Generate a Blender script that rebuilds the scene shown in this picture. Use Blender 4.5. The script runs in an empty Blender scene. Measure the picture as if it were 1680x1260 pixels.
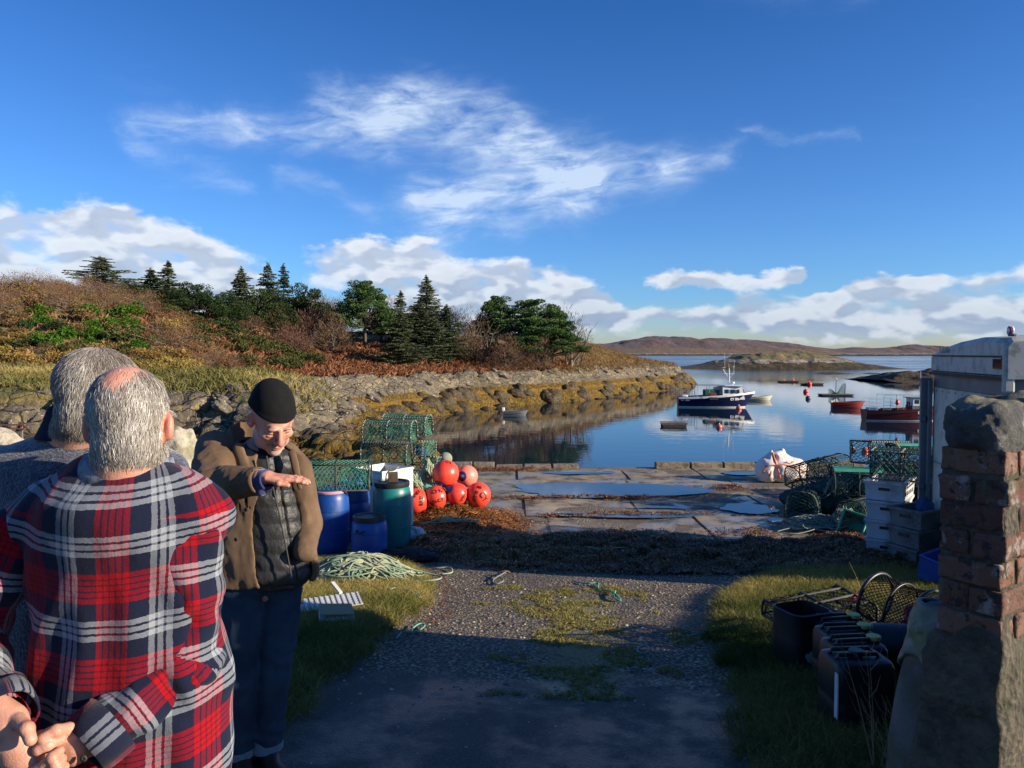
import bpy, bmesh, math, random
import numpy as np
from mathutils import Vector, Matrix, Euler
R = math.radians
random.seed(7); rng = np.random.default_rng(7)
scene = bpy.context.scene
# ------------------------------------------------------------ camera
CAM_H = 1.75; FPX = 1262.0; PITCH = math.atan((630 - 579) / FPX)
cam_data = bpy.data.cameras.new('camera'); cam = bpy.data.objects.new('camera', cam_data)
scene.collection.objects.link(cam); scene.camera = cam
cam.location = (0, 0, CAM_H); cam.rotation_euler = (math.pi / 2 - PITCH, 0, 0)
cam_data.sensor_width = 36; cam_data.lens = FPX / 1680 * 36
cam_data.clip_start = 0.05; cam_data.clip_end = 30000
def at(px, py, d):
    """world point seen at photo pixel (px, py) at forward distance d"""
    x = (px - 840) / FPX; y = (630 - py) / FPX
    fy = math.cos(PITCH) + y * math.sin(PITCH); fz = -math.sin(PITCH) + y * math.cos(PITCH)
    k = d / fy
    return Vector((x * k, d, CAM_H + fz * k))
# ------------------------------------------------------------ light
SUN_AZ = R(108.0)      # clockwise from +Y (the view direction)
SUN_EL = R(17.0)
sun_dir = Vector((math.sin(SUN_AZ) * math.cos(SUN_EL), math.cos(SUN_AZ) * math.cos(SUN_EL), math.sin(SUN_EL)))
sl = bpy.data.lights.new('sun', 'SUN'); so = bpy.data.objects.new('sun', sl); scene.collection.objects.link(so)
sl.energy = 5.0; sl.angle = R(0.5); sl.color = (1.0, 0.86, 0.66)
so.rotation_euler = (-sun_dir).to_track_quat('-Z', 'Y').to_euler()
scene.view_settings.view_transform = 'Standard'; scene.view_settings.look = 'None'
scene.view_settings.gamma = 1; scene.view_settings.exposure = 0.78; scene.view_settings.use_curve_mapping = False
scene.cycles.max_bounces = 6; scene.cycles.diffuse_bounces = 2; scene.cycles.glossy_bounces = 3
scene.cycles.transparent_max_bounces = 8; scene.cycles.caustics_reflective = False; scene.cycles.caustics_refractive = False
scene.cycles.use_adaptive_sampling = True

# ------------------------------------------------------------ node helper
class NT:
    def __init__(s, tree): s.t = tree; s.n = tree.nodes; s.l = tree.links
    def new(s, typ, **kw):
        n = s.n.new(typ)
        for k, v in kw.items(): setattr(n, k, v)
        return n
    def put(s, sock, v):
        if isinstance(v, bpy.types.NodeSocket): s.l.new(v, sock)
        elif v is not None:
            if hasattr(sock.default_value, '__len__') and not hasattr(v, '__len__'): v = (v,) * len(sock.default_value)
            if hasattr(v, '__len__') and len(sock.default_value) == 4 and len(v) == 3: v = (*v, 1)
            sock.default_value = v
    def m(s, op, a, b=None, c=None, clamp=False):
        n = s.new('ShaderNodeMath', operation=op); n.use_clamp = clamp
        s.put(n.inputs[0], a); s.put(n.inputs[1], b); s.put(n.inputs[2], c); return n.outputs[0]
    def vm(s, op, a, b=None, out=0, scale=None):
        n = s.new('ShaderNodeVectorMath', operation=op); s.put(n.inputs[0], a); s.put(n.inputs[1], b)
        if scale is not None: s.put(n.inputs['Scale'], scale)
        return n.outputs[out]
    def noise(s, vec=None, scale=5, detail=3, rough=0.5, dist=0.0, out='Fac'):
        n = s.new('ShaderNodeTexNoise'); s.put(n.inputs['Vector'], vec) if vec is not None else None
        s.put(n.inputs['Scale'], scale); n.inputs['Detail'].default_value = detail; n.inputs['Roughness'].default_value = rough
        n.inputs['Distortion'].default_value = dist; return n.outputs[out]
    def voro(s, vec=None, scale=5, feature='F1', out='Distance', rnd=1.0):
        n = s.new('ShaderNodeTexVoronoi', feature=feature); s.put(n.inputs['Vector'], vec) if vec is not None else None
        n.inputs['Scale'].default_value = scale; n.inputs['Randomness'].default_value = rnd; return n.outputs[out]
    def mr(s, v, a, b, c=0.0, d=1.0, smooth=False):
        n = s.new('ShaderNodeMapRange'); n.interpolation_type = 'SMOOTHSTEP' if smooth else 'LINEAR'
        for i, q in enumerate((v, a, b, c, d)): s.put(n.inputs[i], q)
        return n.outputs[0]
    def mix(s, f, a, b, blend='MIX'):
        n = s.new('ShaderNodeMix', data_type='RGBA', blend_type=blend)
        s.put(n.inputs[0], f); s.put(n.inputs[6], a); s.put(n.inputs[7], b); return n.outputs[2]
    def ramp(s, f, stops, interp='LINEAR'):
        n = s.new('ShaderNodeValToRGB'); r = n.color_ramp; r.interpolation = interp
        while len(r.elements) > 1: r.elements.remove(r.elements[-1])
        for i, (p, c) in enumerate(stops):
            e = r.elements[0] if i == 0 else r.elements.new(p)
            e.position = p; e.color = (*c, 1) if len(c) == 3 else c
        s.put(n.inputs[0], f); return n.outputs[0]
    def sep(s, v):
        n = s.new('ShaderNodeSeparateXYZ'); s.put(n.inputs[0], v); return n.outputs
    def comb(s, x, y, z):
        n = s.new('ShaderNodeCombineXYZ')
        for i, q in enumerate((x, y, z)): s.put(n.inputs[i], q)
        return n.outputs[0]

# ------------------------------------------------------------ sky
world = bpy.data.worlds.new('World'); scene.world = world; world.use_nodes = True
w = NT(world.node_tree); w.n.clear()
sky = w.new('ShaderNodeTexSky', sky_type='NISHITA'); sky.sun_disc = False
sky.sun_elevation = SUN_EL; sky.sun_rotation = SUN_AZ; sky.altitude = 0; sky.air_density = 1.0; sky.dust_density = 0.35; sky.ozone_density = 3.0
tc = w.new('ShaderNodeTexCoord'); D = tc.outputs['Generated']
dx, dy, dz = w.sep(D)
az = w.m('ARCTAN2', dx, dy); el = w.m('ARCSINE', dz)
def P2(px, py): return (math.atan((px - 840) / FPX), (579 - py) / math.hypot(FPX, px - 840))
wn = w.noise(w.comb(w.m('MULTIPLY', az, 1.0), w.m('MULTIPLY', el, 1.9), 0.3), 7, 5, 0.62, 0.4, 'Color')
wnx, wny, _ = w.sep(wn)
azd = w.m('ADD', az, w.m('MULTIPLY', w.m('SUBTRACT', wnx, 0.5), 0.11)); eld = w.m('ADD', el, w.m('MULTIPLY', w.m('SUBTRACT', wny, 0.5), 0.075))
def seg(p, q, r, s=1.0):
    (x0, y0), (x1, y1) = P2(*p), P2(*q); ex, ey = x1 - x0, y1 - y0; L = ex * ex + ey * ey
    ax_ = w.m('SUBTRACT', azd, x0); ay_ = w.m('SUBTRACT', eld, y0)
    t = w.m('DIVIDE', w.m('ADD', w.m('MULTIPLY', ax_, ex), w.m('MULTIPLY', ay_, ey)), L, clamp=True)
    ux = w.m('SUBTRACT', ax_, w.m('MULTIPLY', t, ex)); uy = w.m('SUBTRACT', ay_, w.m('MULTIPLY', t, ey))
    d2 = w.m('ADD', w.m('MULTIPLY', ux, ux), w.m('MULTIPLY', uy, uy))
    return w.m('MULTIPLY', w.m('POWER', 2.718, w.m('MULTIPLY', d2, -1.0 / (r / FPX) ** 2)), s)
def addall(l):
    o = l[0]
    for k in l[1:]: o = w.m('ADD', o, k)
    return o
cir = addall([seg((250, 240), (420, 215), 22, .55), seg((400, 225), (640, 235), 26, .6), seg((540, 190), (660, 195), 26, .75), seg((650, 200), (860, 250), 36, .85),
    seg((700, 175), (820, 200), 24, .4), seg((840, 250), (960, 290), 34, .8), seg((930, 300), (1110, 280), 30, .85), seg((1100, 285), (1190, 268), 18, .45), seg((690, 330), (950, 310), 34, 1.15),
    seg((715, 385), (750, 345), 30, 1.0), seg((1210, 230), (1390, 237), 7, .24), seg((470, 295), (620, 360), 14, .25), seg((820, 380), (890, 350), 12, .3), seg((1150, 30), (1400, 35), 16, .1),
    seg((240, 275), (400, 305), 12, .25), seg((930, 240), (1020, 255), 18, .3)])
rot = w.comb(w.m('ADD', w.m('MULTIPLY', az, 5.0), w.m('MULTIPLY', el, 2.5)), w.m('MULTIPLY', w.m('SUBTRACT', el, w.m('MULTIPLY', az, 0.12)), 17.0), 1.7)
cn = w.noise(rot, 3.0, 7, 0.6, 0.45)
cn2 = w.noise(w.comb(az, w.m('MULTIPLY', el, 1.3), 4.0), 34, 4, 0.6, 0.4)
# faint high cirrus elsewhere (same everywhere round the sky)
cirb = w.mr(w.noise(w.comb(w.m('MULTIPLY', az, 1.2), w.m('MULTIPLY', el, 4.0), 9.0), 3.0, 6, 0.65, 0.8), 0.62, 0.85, 0, 0.05)
cira = w.m('MULTIPLY', cir, w.mr(w.m('ADD', w.m('MULTIPLY', cn, .85), w.m('MULTIPLY', cn2, .15)), 0.34, 0.72, 0.12, 1.2))
cira = w.m('ADD', w.m('MULTIPLY', cira, 0.95), cirb)
cira = w.m('MINIMUM', w.m('MULTIPLY', cira, w.mr(cn, .3, .7, .62, 1.0)), 0.80)
# cumulus
cum = addall([seg((-30, 410), (120, 420), 62, 1.1), seg((150, 390), (165, 420), 44, 1.0), seg((250, 405), (330, 435), 52, 1.3), seg((0, 465), (400, 470), 50, 1.2), seg((60, 375), (200, 380), 26, .5),
    seg((530, 445), (700, 435), 38, 1.15), seg((600, 420), (640, 435), 34, .9), seg((700, 455), (880, 470), 38, 1.1), seg((860, 465), (960, 492), 36, 1.15), seg((640, 500), (1000, 520), 26, .6),
    seg((1060, 458), (1300, 450), 15, 1.0), seg((1110, 442), (1180, 442), 14, .5), seg((1400, 480), (1530, 462), 17, 1.0), seg((1350, 485), (1380, 485), 15, .6), seg((1580, 465), (1760, 450), 20, .8),
    seg((1000, 515), (1240, 525), 17, .8), seg((1240, 490), (1700, 510), 22, .6), seg((1200, 530), (1800, 540), 22, .7), seg((-400, 440), (-100, 430), 60, .9), seg((1800, 470), (2400, 480), 45, .8)])
band = w.m('MULTIPLY', w.mr(el, 0.0, 0.03, 0.2, 0.3), w.mr(el, 0.04, 0.09, 1, 0))
n1 = w.noise(w.comb(az, w.m('MULTIPLY', el, 1.9), 2.0), 17, 7, 0.55, 0.15)
n1b = w.noise(w.comb(w.m('SUBTRACT', az, 0.006), w.m('MULTIPLY', w.m('ADD', el, 0.008), 1.9), 2.0), 17, 7, 0.55, 0.15)
cumf = w.m('ADD', w.m('ADD', w.m('MULTIPLY', w.m('MINIMUM', cum, 1.1), 0.75), band), w.m('MULTIPLY', w.m('SUBTRACT', n1, 0.5), 1.6))
cuma = w.mr(cumf, 0.34, 0.84, 0, 1, True)
m1 = w.noise(w.comb(az, w.m('MULTIPLY', el, 1.9), 2.0), 17, 2.5, 0.5, 0.15); m1b = w.noise(w.comb(w.m('SUBTRACT', az, 0.010), w.m('MULTIPLY', w.m('ADD', el, 0.012), 1.9), 2.0), 17, 2.5, 0.5, 0.15)
lit = w.mr(w.m('ADD', w.m('MULTIPLY', w.m('SUBTRACT', m1, m1b), .8), w.m('MULTIPLY', w.m('SUBTRACT', n1, n1b), .35)), -0.075, 0.085, 0, 1, True)
thick = w.mr(cumf, 0.55, 1.25, 1.0, 0.25)
shade = w.m('MULTIPLY', w.m('ADD', w.m('MULTIPLY', lit, .55), w.m('MULTIPLY', thick, w.mr(el, .04, .12, .2, .6))), 1.0, clamp=True)
ccol = w.mix(shade, (1.9, 2.55, 3.7), (5.6, 5.9, 6.3))
skyc = w.mix(1.0, sky.outputs[0], w.mix(w.mr(el, 0.0, 0.07, 0, 1), (.78, .84, 1.02), w.mix(w.mr(el, 0.05, 0.42, 0, 1), (.50, .80, 1.27), (.24, .57, 1.03))), 'MULTIPLY')
s1 = w.mix(cira, skyc, (4.6, 5.5, 6.7))
s2 = w.mix(w.m('MULTIPLY', cuma, w.mr(el, -0.01, 0.03, 0.45, 0.93)), s1, ccol)
bg = w.new('ShaderNodeBackground'); w.l.new(s2, bg.inputs[0]); bg.inputs[1].default_value = 0.09
wo = w.new('ShaderNodeOutputWorld'); w.l.new(bg.outputs[0], wo.inputs[0])
world.cycles.sampling_method = 'MANUAL'; world.cycles.sample_map_resolution = 512

# ------------------------------------------------------------ materials
MATS = {}
def material(name):
    m = bpy.data.materials.new(name); m.use_nodes = True; t = NT(m.node_tree)
    b = t.n['Principled BSDF']; MATS[name] = m; return m, t, b
def bump(t, b, h, strength=0.5, dist=0.02):
    n = t.new('ShaderNodeBump'); n.inputs['Strength'].default_value = strength; n.inputs['Distance'].default_value = dist
    t.put(n.inputs['Height'], h); t.l.new(n.outputs[0], b.inputs['Normal'])
def simple(name, col, col2=None, rough=0.6, scale=8, bs=0.0, bscale=40, bd=0.01, metal=0.0, spec=0.5, det=4, coords='Object', lo=0.35, hi=0.65, rnd=0.0, trans=None, dirt=None, dirtscale=5, dlo=.5, dhi=.62):
    m, t, b = material(name)
    co = t.new('ShaderNodeTexCoord').outputs[coords]
    c = col
    if col2 is not None:
        c = t.mix(t.mr(t.noise(co, scale, det, 0.6), lo, hi), col, col2)
    if dirt is not None:
        c = t.mix(t.m('MULTIPLY', t.mr(t.noise(co, dirtscale, 6, 0.7), dlo, dhi), 0.75), c, dirt)
    if rnd:
        oi = t.new('ShaderNodeObjectInfo').outputs['Random']
        hv = t.new('ShaderNodeHueSaturation'); t.put(hv.inputs['Color'], c)
        t.put(hv.inputs['Value'], t.mr(oi, 0, 1, 1 - rnd, 1 + rnd)); t.put(hv.inputs['Hue'], t.mr(t.m('FRACT', t.m('MULTIPLY', oi, 7.3)), 0, 1, .5 - rnd * .05, .5 + rnd * .05)); c = hv.outputs[0]
    t.put(b.inputs['Base Color'], c); t.put(b.inputs['Roughness'], rough); b.inputs['Metallic'].default_value = metal
    b.inputs['Specular IOR Level'].default_value = spec
    if bs: bump(t, b, t.noise(co, bscale, 4, 0.6), bs, bd)
    return m
def attr(t, name, out='Fac'):
    n = t.new('ShaderNodeAttribute', attribute_name=name); return n.outputs[out]

# ------------------------------------------------------------ mesh helpers
def link(o, parent=None):
    scene.collection.objects.link(o)
    if parent is not None: o.parent = parent
    return o
def npmesh(name, verts, faces, mat=None, smooth=False):
    verts = np.asarray(verts, dtype=np.float32); faces = np.asarray(faces, dtype=np.int32)
    me = bpy.data.meshes.new(name); nv, nf, k = len(verts), len(faces), faces.shape[1]
    me.vertices.add(nv); me.vertices.foreach_set('co', verts.ravel())
    me.loops.add(nf * k); me.loops.foreach_set('vertex_index', faces.ravel())
    me.polygons.add(nf); me.polygons.foreach_set('loop_start', np.arange(0, nf * k, k, dtype=np.int32))
    me.polygons.foreach_set('loop_total', np.full(nf, k, dtype=np.int32))
    if smooth: me.polygons.foreach_set('use_smooth', np.ones(nf, dtype=bool))
    me.update(); me.validate()
    if mat is not None: me.materials.append(MATS[mat] if isinstance(mat, str) else mat)
    return me
def fattr(me, name, data, typ='FLOAT', dom='POINT'):
    a = me.attributes.new(name, typ, dom)
    a.data.foreach_set({'FLOAT': 'value', 'FLOAT_COLOR': 'color', 'FLOAT_VECTOR': 'vector'}[typ], np.asarray(data, dtype=np.float32).ravel())
def tag(o, label=None, cat=None, group=None, kind=None):
    if label: o['label'] = label
    if cat: o['category'] = cat
    if group: o['group'] = group
    if kind: o['kind'] = kind
    return o
def obj(name, me, parent=None, loc=None, rot=None, scale=None):
    o = bpy.data.objects.new(name, me); link(o, parent)
    if loc is not None: o.location = loc
    if rot is not None: o.rotation_euler = rot
    if scale is not None: o.scale = (scale,) * 3 if isinstance(scale, (int, float)) else scale
    return o
def thing(name, label, cat, loc=(0, 0, 0), rot=(0, 0, 0), group=None):
    o = bpy.data.objects.new(name, None); link(o); o.location = loc
    o.rotation_euler = rot if hasattr(rot, '__len__') else (0, 0, rot); o.empty_display_size = .1
    return tag(o, label, cat, group)
def kids(o): return [c for c in bpy.data.objects if c.parent == o]
def copy_tree(o, parent=None, ch=None):
    c = o.copy(); scene.collection.objects.link(c); c.parent = parent
    for k in list(o.children): copy_tree(k, c)
    return c
class MB:
    """collects shapes in one mesh"""
    def __init__(s): s.v = []; s.f = []; s.n = 0
    def add(s, v, f):
        v = [tuple(p) for p in v]; s.f += [tuple(i + s.n for i in q) for q in f]; s.v += v; s.n += len(v); return s
    def box(s, c, size, rot=None, taper=1.0, bev=0.0):
        x, y, z = [q / 2 for q in size]; c = Vector(c); M = Euler(rot).to_matrix() if rot is not None else Matrix.Identity(3)
        if bev > 0:
            bm = bmesh.new(); bmesh.ops.create_cube(bm, size=1)
            for q in bm.verts: q.co = Vector((q.co.x * 2 * x, q.co.y * 2 * y, q.co.z * 2 * z))
            bmesh.ops.bevel(bm, geom=list(bm.edges), offset=bev, segments=2, affect='EDGES', profile=.5)
            for q in bm.verts:
                k = taper + (1 - taper) * ((q.co.z + z) / (2 * z)) if taper != 1 else 1
                q.co = Vector((q.co.x * k, q.co.y * k, q.co.z))
            bm.verts.ensure_lookup_table(); vs = [c + M @ q.co for q in bm.verts]; fs = [[q.index for q in f.verts] for f in bm.faces]; bm.free()
            return s.add(vs, fs)
        vs = []
        for dz_, k in ((-z, taper), (z, 1.0)):
            for a, b in ((-x, -y), (x, -y), (x, y), (-x, y)): vs.append(c + M @ Vector((a * k, b * k, dz_)))
        return s.add(vs, [(3, 2, 1, 0), (4, 5, 6, 7), (0, 1, 5, 4), (1, 2, 6, 5), (2, 3, 7, 6), (3, 0, 4, 7)])
    def tube(s, pts, r, n=6, closed=False, caps=True, flat=1.0):
        pts = [Vector(p) for p in pts]; m = len(pts); rs = r if hasattr(r, '__len__') else [r] * m
        vs = []; up = None
        for i, p in enumerate(pts):
            a = pts[i - 1] if (i > 0 or closed) else p; b = pts[(i + 1) % m] if (i < m - 1 or closed) else p
            t = (b - a); t = t.normalized() if t.length > 1e-9 else Vector((0, 0, 1))
            if up is None: up = Vector((0, 0, 1)) if abs(t.z) < .9 else Vector((1, 0, 0))
            u = t.cross(up); u = u.normalized() if u.length > 1e-6 else t.orthogonal().normalized(); v = u.cross(t).normalized(); up = v
            for k in range(n):
                q = 2 * math.pi * k / n; vs.append(p + (u * math.cos(q) + v * (math.sin(q) * flat)) * rs[i])
        fs = []
        for i in range(m if closed else m - 1):
            j = (i + 1) % m
            for k in range(n): fs.append((i * n + k, i * n + (k + 1) % n, j * n + (k + 1) % n, j * n + k))
        if caps and not closed and n > 2: fs.append(tuple(range(n - 1, -1, -1))); fs.append(tuple((m - 1) * n + k for k in range(n)))
        return s.add(vs, fs)
    def lathe(s, prof, n=24, c=(0, 0, 0), M=None, caps=True):
        c = Vector(c); vs = []
        for r_, z_ in prof:
            for k in range(n):
                q = 2 * math.pi * k / n; p = Vector((r_ * math.cos(q), r_ * math.sin(q), z_)); vs.append(c + (M @ p if M else p))
        fs = []; m = len(prof)
        for i in range(m - 1):
            for k in range(n): fs.append((i * n + k, i * n + (k + 1) % n, (i + 1) * n + (k + 1) % n, (i + 1) * n + k))
        if caps: fs.append(tuple(range(n - 1, -1, -1))); fs.append(tuple((m - 1) * n + k for k in range(n)))
        return s.add(vs, fs)
    def loft(s, rings, closed=True, caps=True):
        n = len(rings[0]); vs = [p for r_ in rings for p in r_]; fs = []
        for i in range(len(rings) - 1):
            for k in range(n if closed else n - 1): fs.append((i * n + k, i * n + (k + 1) % n, (i + 1) * n + (k + 1) % n, (i + 1) * n + k))
        if caps: fs.append(tuple(range(n - 1, -1, -1))); fs.append(tuple((len(rings) - 1) * n + k for k in range(n)))
        return s.add(vs, fs)
    def mesh(s, name, mat=None, smooth=False, angle=None):
        me = bpy.data.meshes.new(name); me.from_pydata(s.v, [], s.f); me.validate()
        if smooth or angle:
            me.polygons.foreach_set('use_smooth', [True] * len(me.polygons))
            if angle: me.set_sharp_from_angle(angle=R(angle))
        me.update()
        if mat is not None: me.materials.append(MATS[mat] if isinstance(mat, str) else mat)
        return me
    def obj(s, name, mat, parent=None, smooth=False, angle=None, **kw): return obj(name, s.mesh(name, mat, smooth, angle), parent, **kw)

# ------------------------------------------------------------ noise in numpy
def _h(ix, iy, iz, seed):
    n = (ix * 374761393 + iy * 668265263 + iz * 2147483647 + seed * 1274126177) & 0xffffffff
    n = ((n ^ (n >> 13)) * 1274126177) & 0xffffffff; n = n ^ (n >> 16)
    return (n & 0xffff) / 65535.0
def vnoise(x, y, z=0.0, seed=0):
    x, y, z = np.broadcast_arrays(np.asarray(x, float), np.asarray(y, float), np.asarray(z, float))
    ix, iy, iz = np.floor(x).astype(np.int64), np.floor(y).astype(np.int64), np.floor(z).astype(np.int64)
    fx, fy, fz = x - ix, y - iy, z - iz; fx = fx * fx * (3 - 2 * fx); fy = fy * fy * (3 - 2 * fy); fz = fz * fz * (3 - 2 * fz); o = 0
    for a in (0, 1):
        for b in (0, 1):
            for c in (0, 1):
                o = o + _h(ix + a, iy + b, iz + c, seed) * (fx if a else 1 - fx) * (fy if b else 1 - fy) * (fz if c else 1 - fz)
    return o - 0.5
def fbm(x, y, z=0.0, oct=4, seed=0, g=0.5):
    o = 0; a = 1.0; f = 1.0
    for i in range(oct): o = o + a * vnoise(np.asarray(x) * f, np.asarray(y) * f, np.asarray(z) * f, seed + i * 17); a *= g; f *= 2.03
    return o
def worley(x, y, z=0.0, seed=0):
    """F1, F2 and cell id of cellular noise"""
    x, y, z = np.broadcast_arrays(np.asarray(x, float), np.asarray(y, float), np.asarray(z, float))
    ix, iy, iz = np.floor(x).astype(np.int64), np.floor(y).astype(np.int64), np.floor(z).astype(np.int64)
    f1 = np.full(x.shape, 9.0); f2 = f1.copy(); cid = np.zeros(x.shape)
    for a in (-1, 0, 1):
        for b in (-1, 0, 1):
            for c in (-1, 0, 1):
                jx, jy, jz = ix + a, iy + b, iz + c
                d = np.sqrt((jx + _h(jx, jy, jz, seed) - x) ** 2 + (jy + _h(jx, jy, jz, seed + 5) - y) ** 2 + (jz + _h(jx, jy, jz, seed + 9) - z) ** 2)
                near = d < f1; f2 = np.where(near, f1, np.minimum(f2, d)); cid = np.where(near, _h(jx, jy, jz, seed + 31), cid); f1 = np.where(near, d, f1)
    return f1, f2, cid
def sstep(a, b, x): t = np.clip((x - a) / (b - a), 0, 1); return t * t * (3 - 2 * t)
def grid(xs, ys, zf):
    X, Y = np.meshgrid(xs, ys); Z = zf(X, Y); nx, ny = len(xs), len(ys)
    v = np.stack([X.ravel(), Y.ravel(), Z.ravel()], 1); i = np.arange(nx * ny).reshape(ny, nx)
    f = np.stack([i[:-1, :-1].ravel(), i[:-1, 1:].ravel(), i[1:, 1:].ravel(), i[1:, :-1].ravel()], 1)
    return v, f

# ------------------------------------------------------------ implicit surfaces
def smin(a, b, k): h = np.clip(0.5 + 0.5 * (b - a) / k, 0, 1); return b + (a - b) * h - k * h * (1 - h)
def smax(a, b, k): return -smin(-a, -b, k)
def s_ell(P, c, r, M=None):
    q = P - np.array(c)
    if M is not None: q = q @ np.array(M)
    r = np.array(r); k0 = np.linalg.norm(q / r, axis=-1); k1 = np.linalg.norm(q / (r * r), axis=-1) + 1e-9
    return k0 * (k0 - 1) / k1
def s_cone(P, a, b, ra, rb, axis=None, fl=1.0):
    a = np.array(a, float); b = np.array(b, float); ab = b - a; q = P - a
    h = np.clip(q @ ab / (ab @ ab), 0, 1); w_ = q - h[..., None] * ab
    if axis is not None:
        ax = np.array(axis, float); ax /= np.linalg.norm(ax); c = w_ @ ax; w_ = w_ + (c * (1 / fl - 1))[..., None] * ax
    return np.linalg.norm(w_, axis=-1) - (ra + (rb - ra) * h)
def surfnet(f, lo, hi, res):
    lo = np.array(lo, float); hi = np.array(hi, float); n = np.ceil((hi - lo) / res).astype(int) + 1
    ax = [lo[i] + np.arange(n[i]) * res for i in range(3)]
    G = np.stack(np.meshgrid(*ax, indexing='ij'), -1); D = f(G.reshape(-1, 3)).reshape(n)
    s = D < 0
    c = np.zeros(tuple(n - 1), dtype=np.int8)
    for a in (0, 1):
        for b in (0, 1):
            for d in (0, 1): c += s[a:n[0] - 1 + a, b:n[1] - 1 + b, d:n[2] - 1 + d]
    act = (c > 0) & (c < 8); idx = np.argwhere(act); vid = -np.ones(act.shape, dtype=np.int64); vid[act] = np.arange(len(idx))
    acc = np.zeros((len(idx), 3)); cnt = np.zeros(len(idx)); I, J, K = idx.T
    cs = [(a, b, d) for a in (0, 1) for b in (0, 1) for d in (0, 1)]
    for p in cs:
        for q in cs:
            if sum(abs(p[i] - q[i]) for i in range(3)) == 1 and p < q:
                dp = D[I + p[0], J + p[1], K + p[2]]; dq = D[I + q[0], J + q[1], K + q[2]]; m = (dp < 0) != (dq < 0)
                t = np.where(m, dp / np.where(m, dp - dq, 1), 0)
                for i in range(3): acc[:, i] += np.where(m, p[i] + t * (q[i] - p[i]), 0)
                cnt += m
    V = lo + (idx + acc / cnt[:, None]) * res
    F = []
    for axn in range(3):
        s0 = [slice(None)] * 3; s1 = [slice(None)] * 3; s0[axn] = slice(0, -1); s1[axn] = slice(1, None)
        a = s[tuple(s0)]; b = s[tuple(s1)]; e = np.argwhere(a != b)
        o1, o2 = [(1, 2), (2, 0), (0, 1)][axn]
        ok = (e[:, o1] > 0) & (e[:, o2] > 0) & (e[:, o1] < n[o1] - 1) & (e[:, o2] < n[o2] - 1); e = e[ok]
        def g(da, db):
            q = e.copy(); q[:, o1] += da; q[:, o2] += db; return vid[q[:, 0], q[:, 1], q[:, 2]]
        quad = np.stack([g(-1, -1), g(0, -1), g(0, 0), g(-1, 0)], 1)
        inside = a[e[:, 0], e[:, 1], e[:, 2]]; quad[~inside] = quad[~inside][:, ::-1]; F.append(quad)
    return V, np.concatenate(F)
def relax(V, F, it=2, k=0.5):
    E = np.concatenate([F[:, [0, 1]], F[:, [1, 2]], F[:, [2, 3]], F[:, [3, 0]]]); E = np.concatenate([E, E[:, ::-1]])
    for _ in range(it):
        s = np.zeros_like(V); c = np.bincount(E[:, 0], minlength=len(V))
        for i in range(3): s[:, i] = np.bincount(E[:, 0], weights=V[E[:, 1], i], minlength=len(V))
        V = V + k * (s / np.maximum(c, 1)[:, None] - V)
    return V
def vnormals(V, F):
    n = np.cross(V[F[:, 2]] - V[F[:, 0]], V[F[:, 3 % F.shape[1]]] - V[F[:, 1]]) if F.shape[1] == 4 else np.cross(V[F[:, 1]] - V[F[:, 0]], V[F[:, 2]] - V[F[:, 0]])
    N = np.zeros_like(V)
    for k in range(F.shape[1]):
        for i in range(3): N[:, i] += np.bincount(F[:, k], weights=n[:, i], minlength=len(V))
    return N / (np.linalg.norm(N, axis=1)[:, None] + 1e-12)
def text_mesh(s, size, mat, extrude=0.0, font_off=0.0):
    cu = bpy.data.curves.new('lettering', 'FONT'); cu.body = s; cu.size = size; cu.align_x = 'CENTER'; cu.align_y = 'CENTER'; cu.extrude = extrude; cu.offset = font_off
    o = bpy.data.objects.new('t', cu); scene.collection.objects.link(o); dg = bpy.context.evaluated_depsgraph_get()
    me = bpy.data.meshes.new_from_object(o.evaluated_get(dg)); bpy.data.objects.remove(o); me.materials.clear(); me.materials.append(MATS[mat]); me.name = 'lettering'; return me
# ============================================================ SETTING
WZ = -4.25          # water level
QZ = -0.90          # quay level
def road_z(y): return QZ * sstep(1.5, 11.0, np.asarray(y, float))
def edge_l(y): return np.interp(y, [2, 3.7, 5, 6.2, 7.4, 8.6, 9.4], [-1.15, -1.08, -0.92, -0.78, -0.72, -1.0, -1.7])
def edge_r(y): return np.interp(y, [2, 3.3, 4.5, 6.3, 7.6, 8.6, 9.6], [.85, .98, 1.22, 1.62, 2.1, 2.9, 4.4])
def verge(x, y):
    x = np.asarray(x, float); y = np.asarray(y, float); n = fbm(x * 2.2, y * 2.2, 0, 3, 3) * .22
    l = sstep(-0.05, 0.22, edge_l(y) - x + n * .6) * sstep(9.6, 8.8, y + n) ; r = sstep(-0.05, 0.25, x - edge_r(y) + n) * sstep(9.9, 9.0, y + n)
    return l, r
def g(x, y):
    l, r = verge(x, y); x = np.asarray(x, float); y = np.asarray(y, float)
    return road_z(y) - 2.6 * sstep(-2.75, -3.4, x) * sstep(11.9, 13.6, y) + 0.09 * l + 0.05 * r + fbm(np.asarray(x) * 1.3, np.asarray(y) * 1.3, 0, 3, 11) * 0.02 * sstep(11, 9, np.asarray(y, float))
def gz(x, y): return float(g(np.array([x]), np.array([y]))[0])

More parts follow.
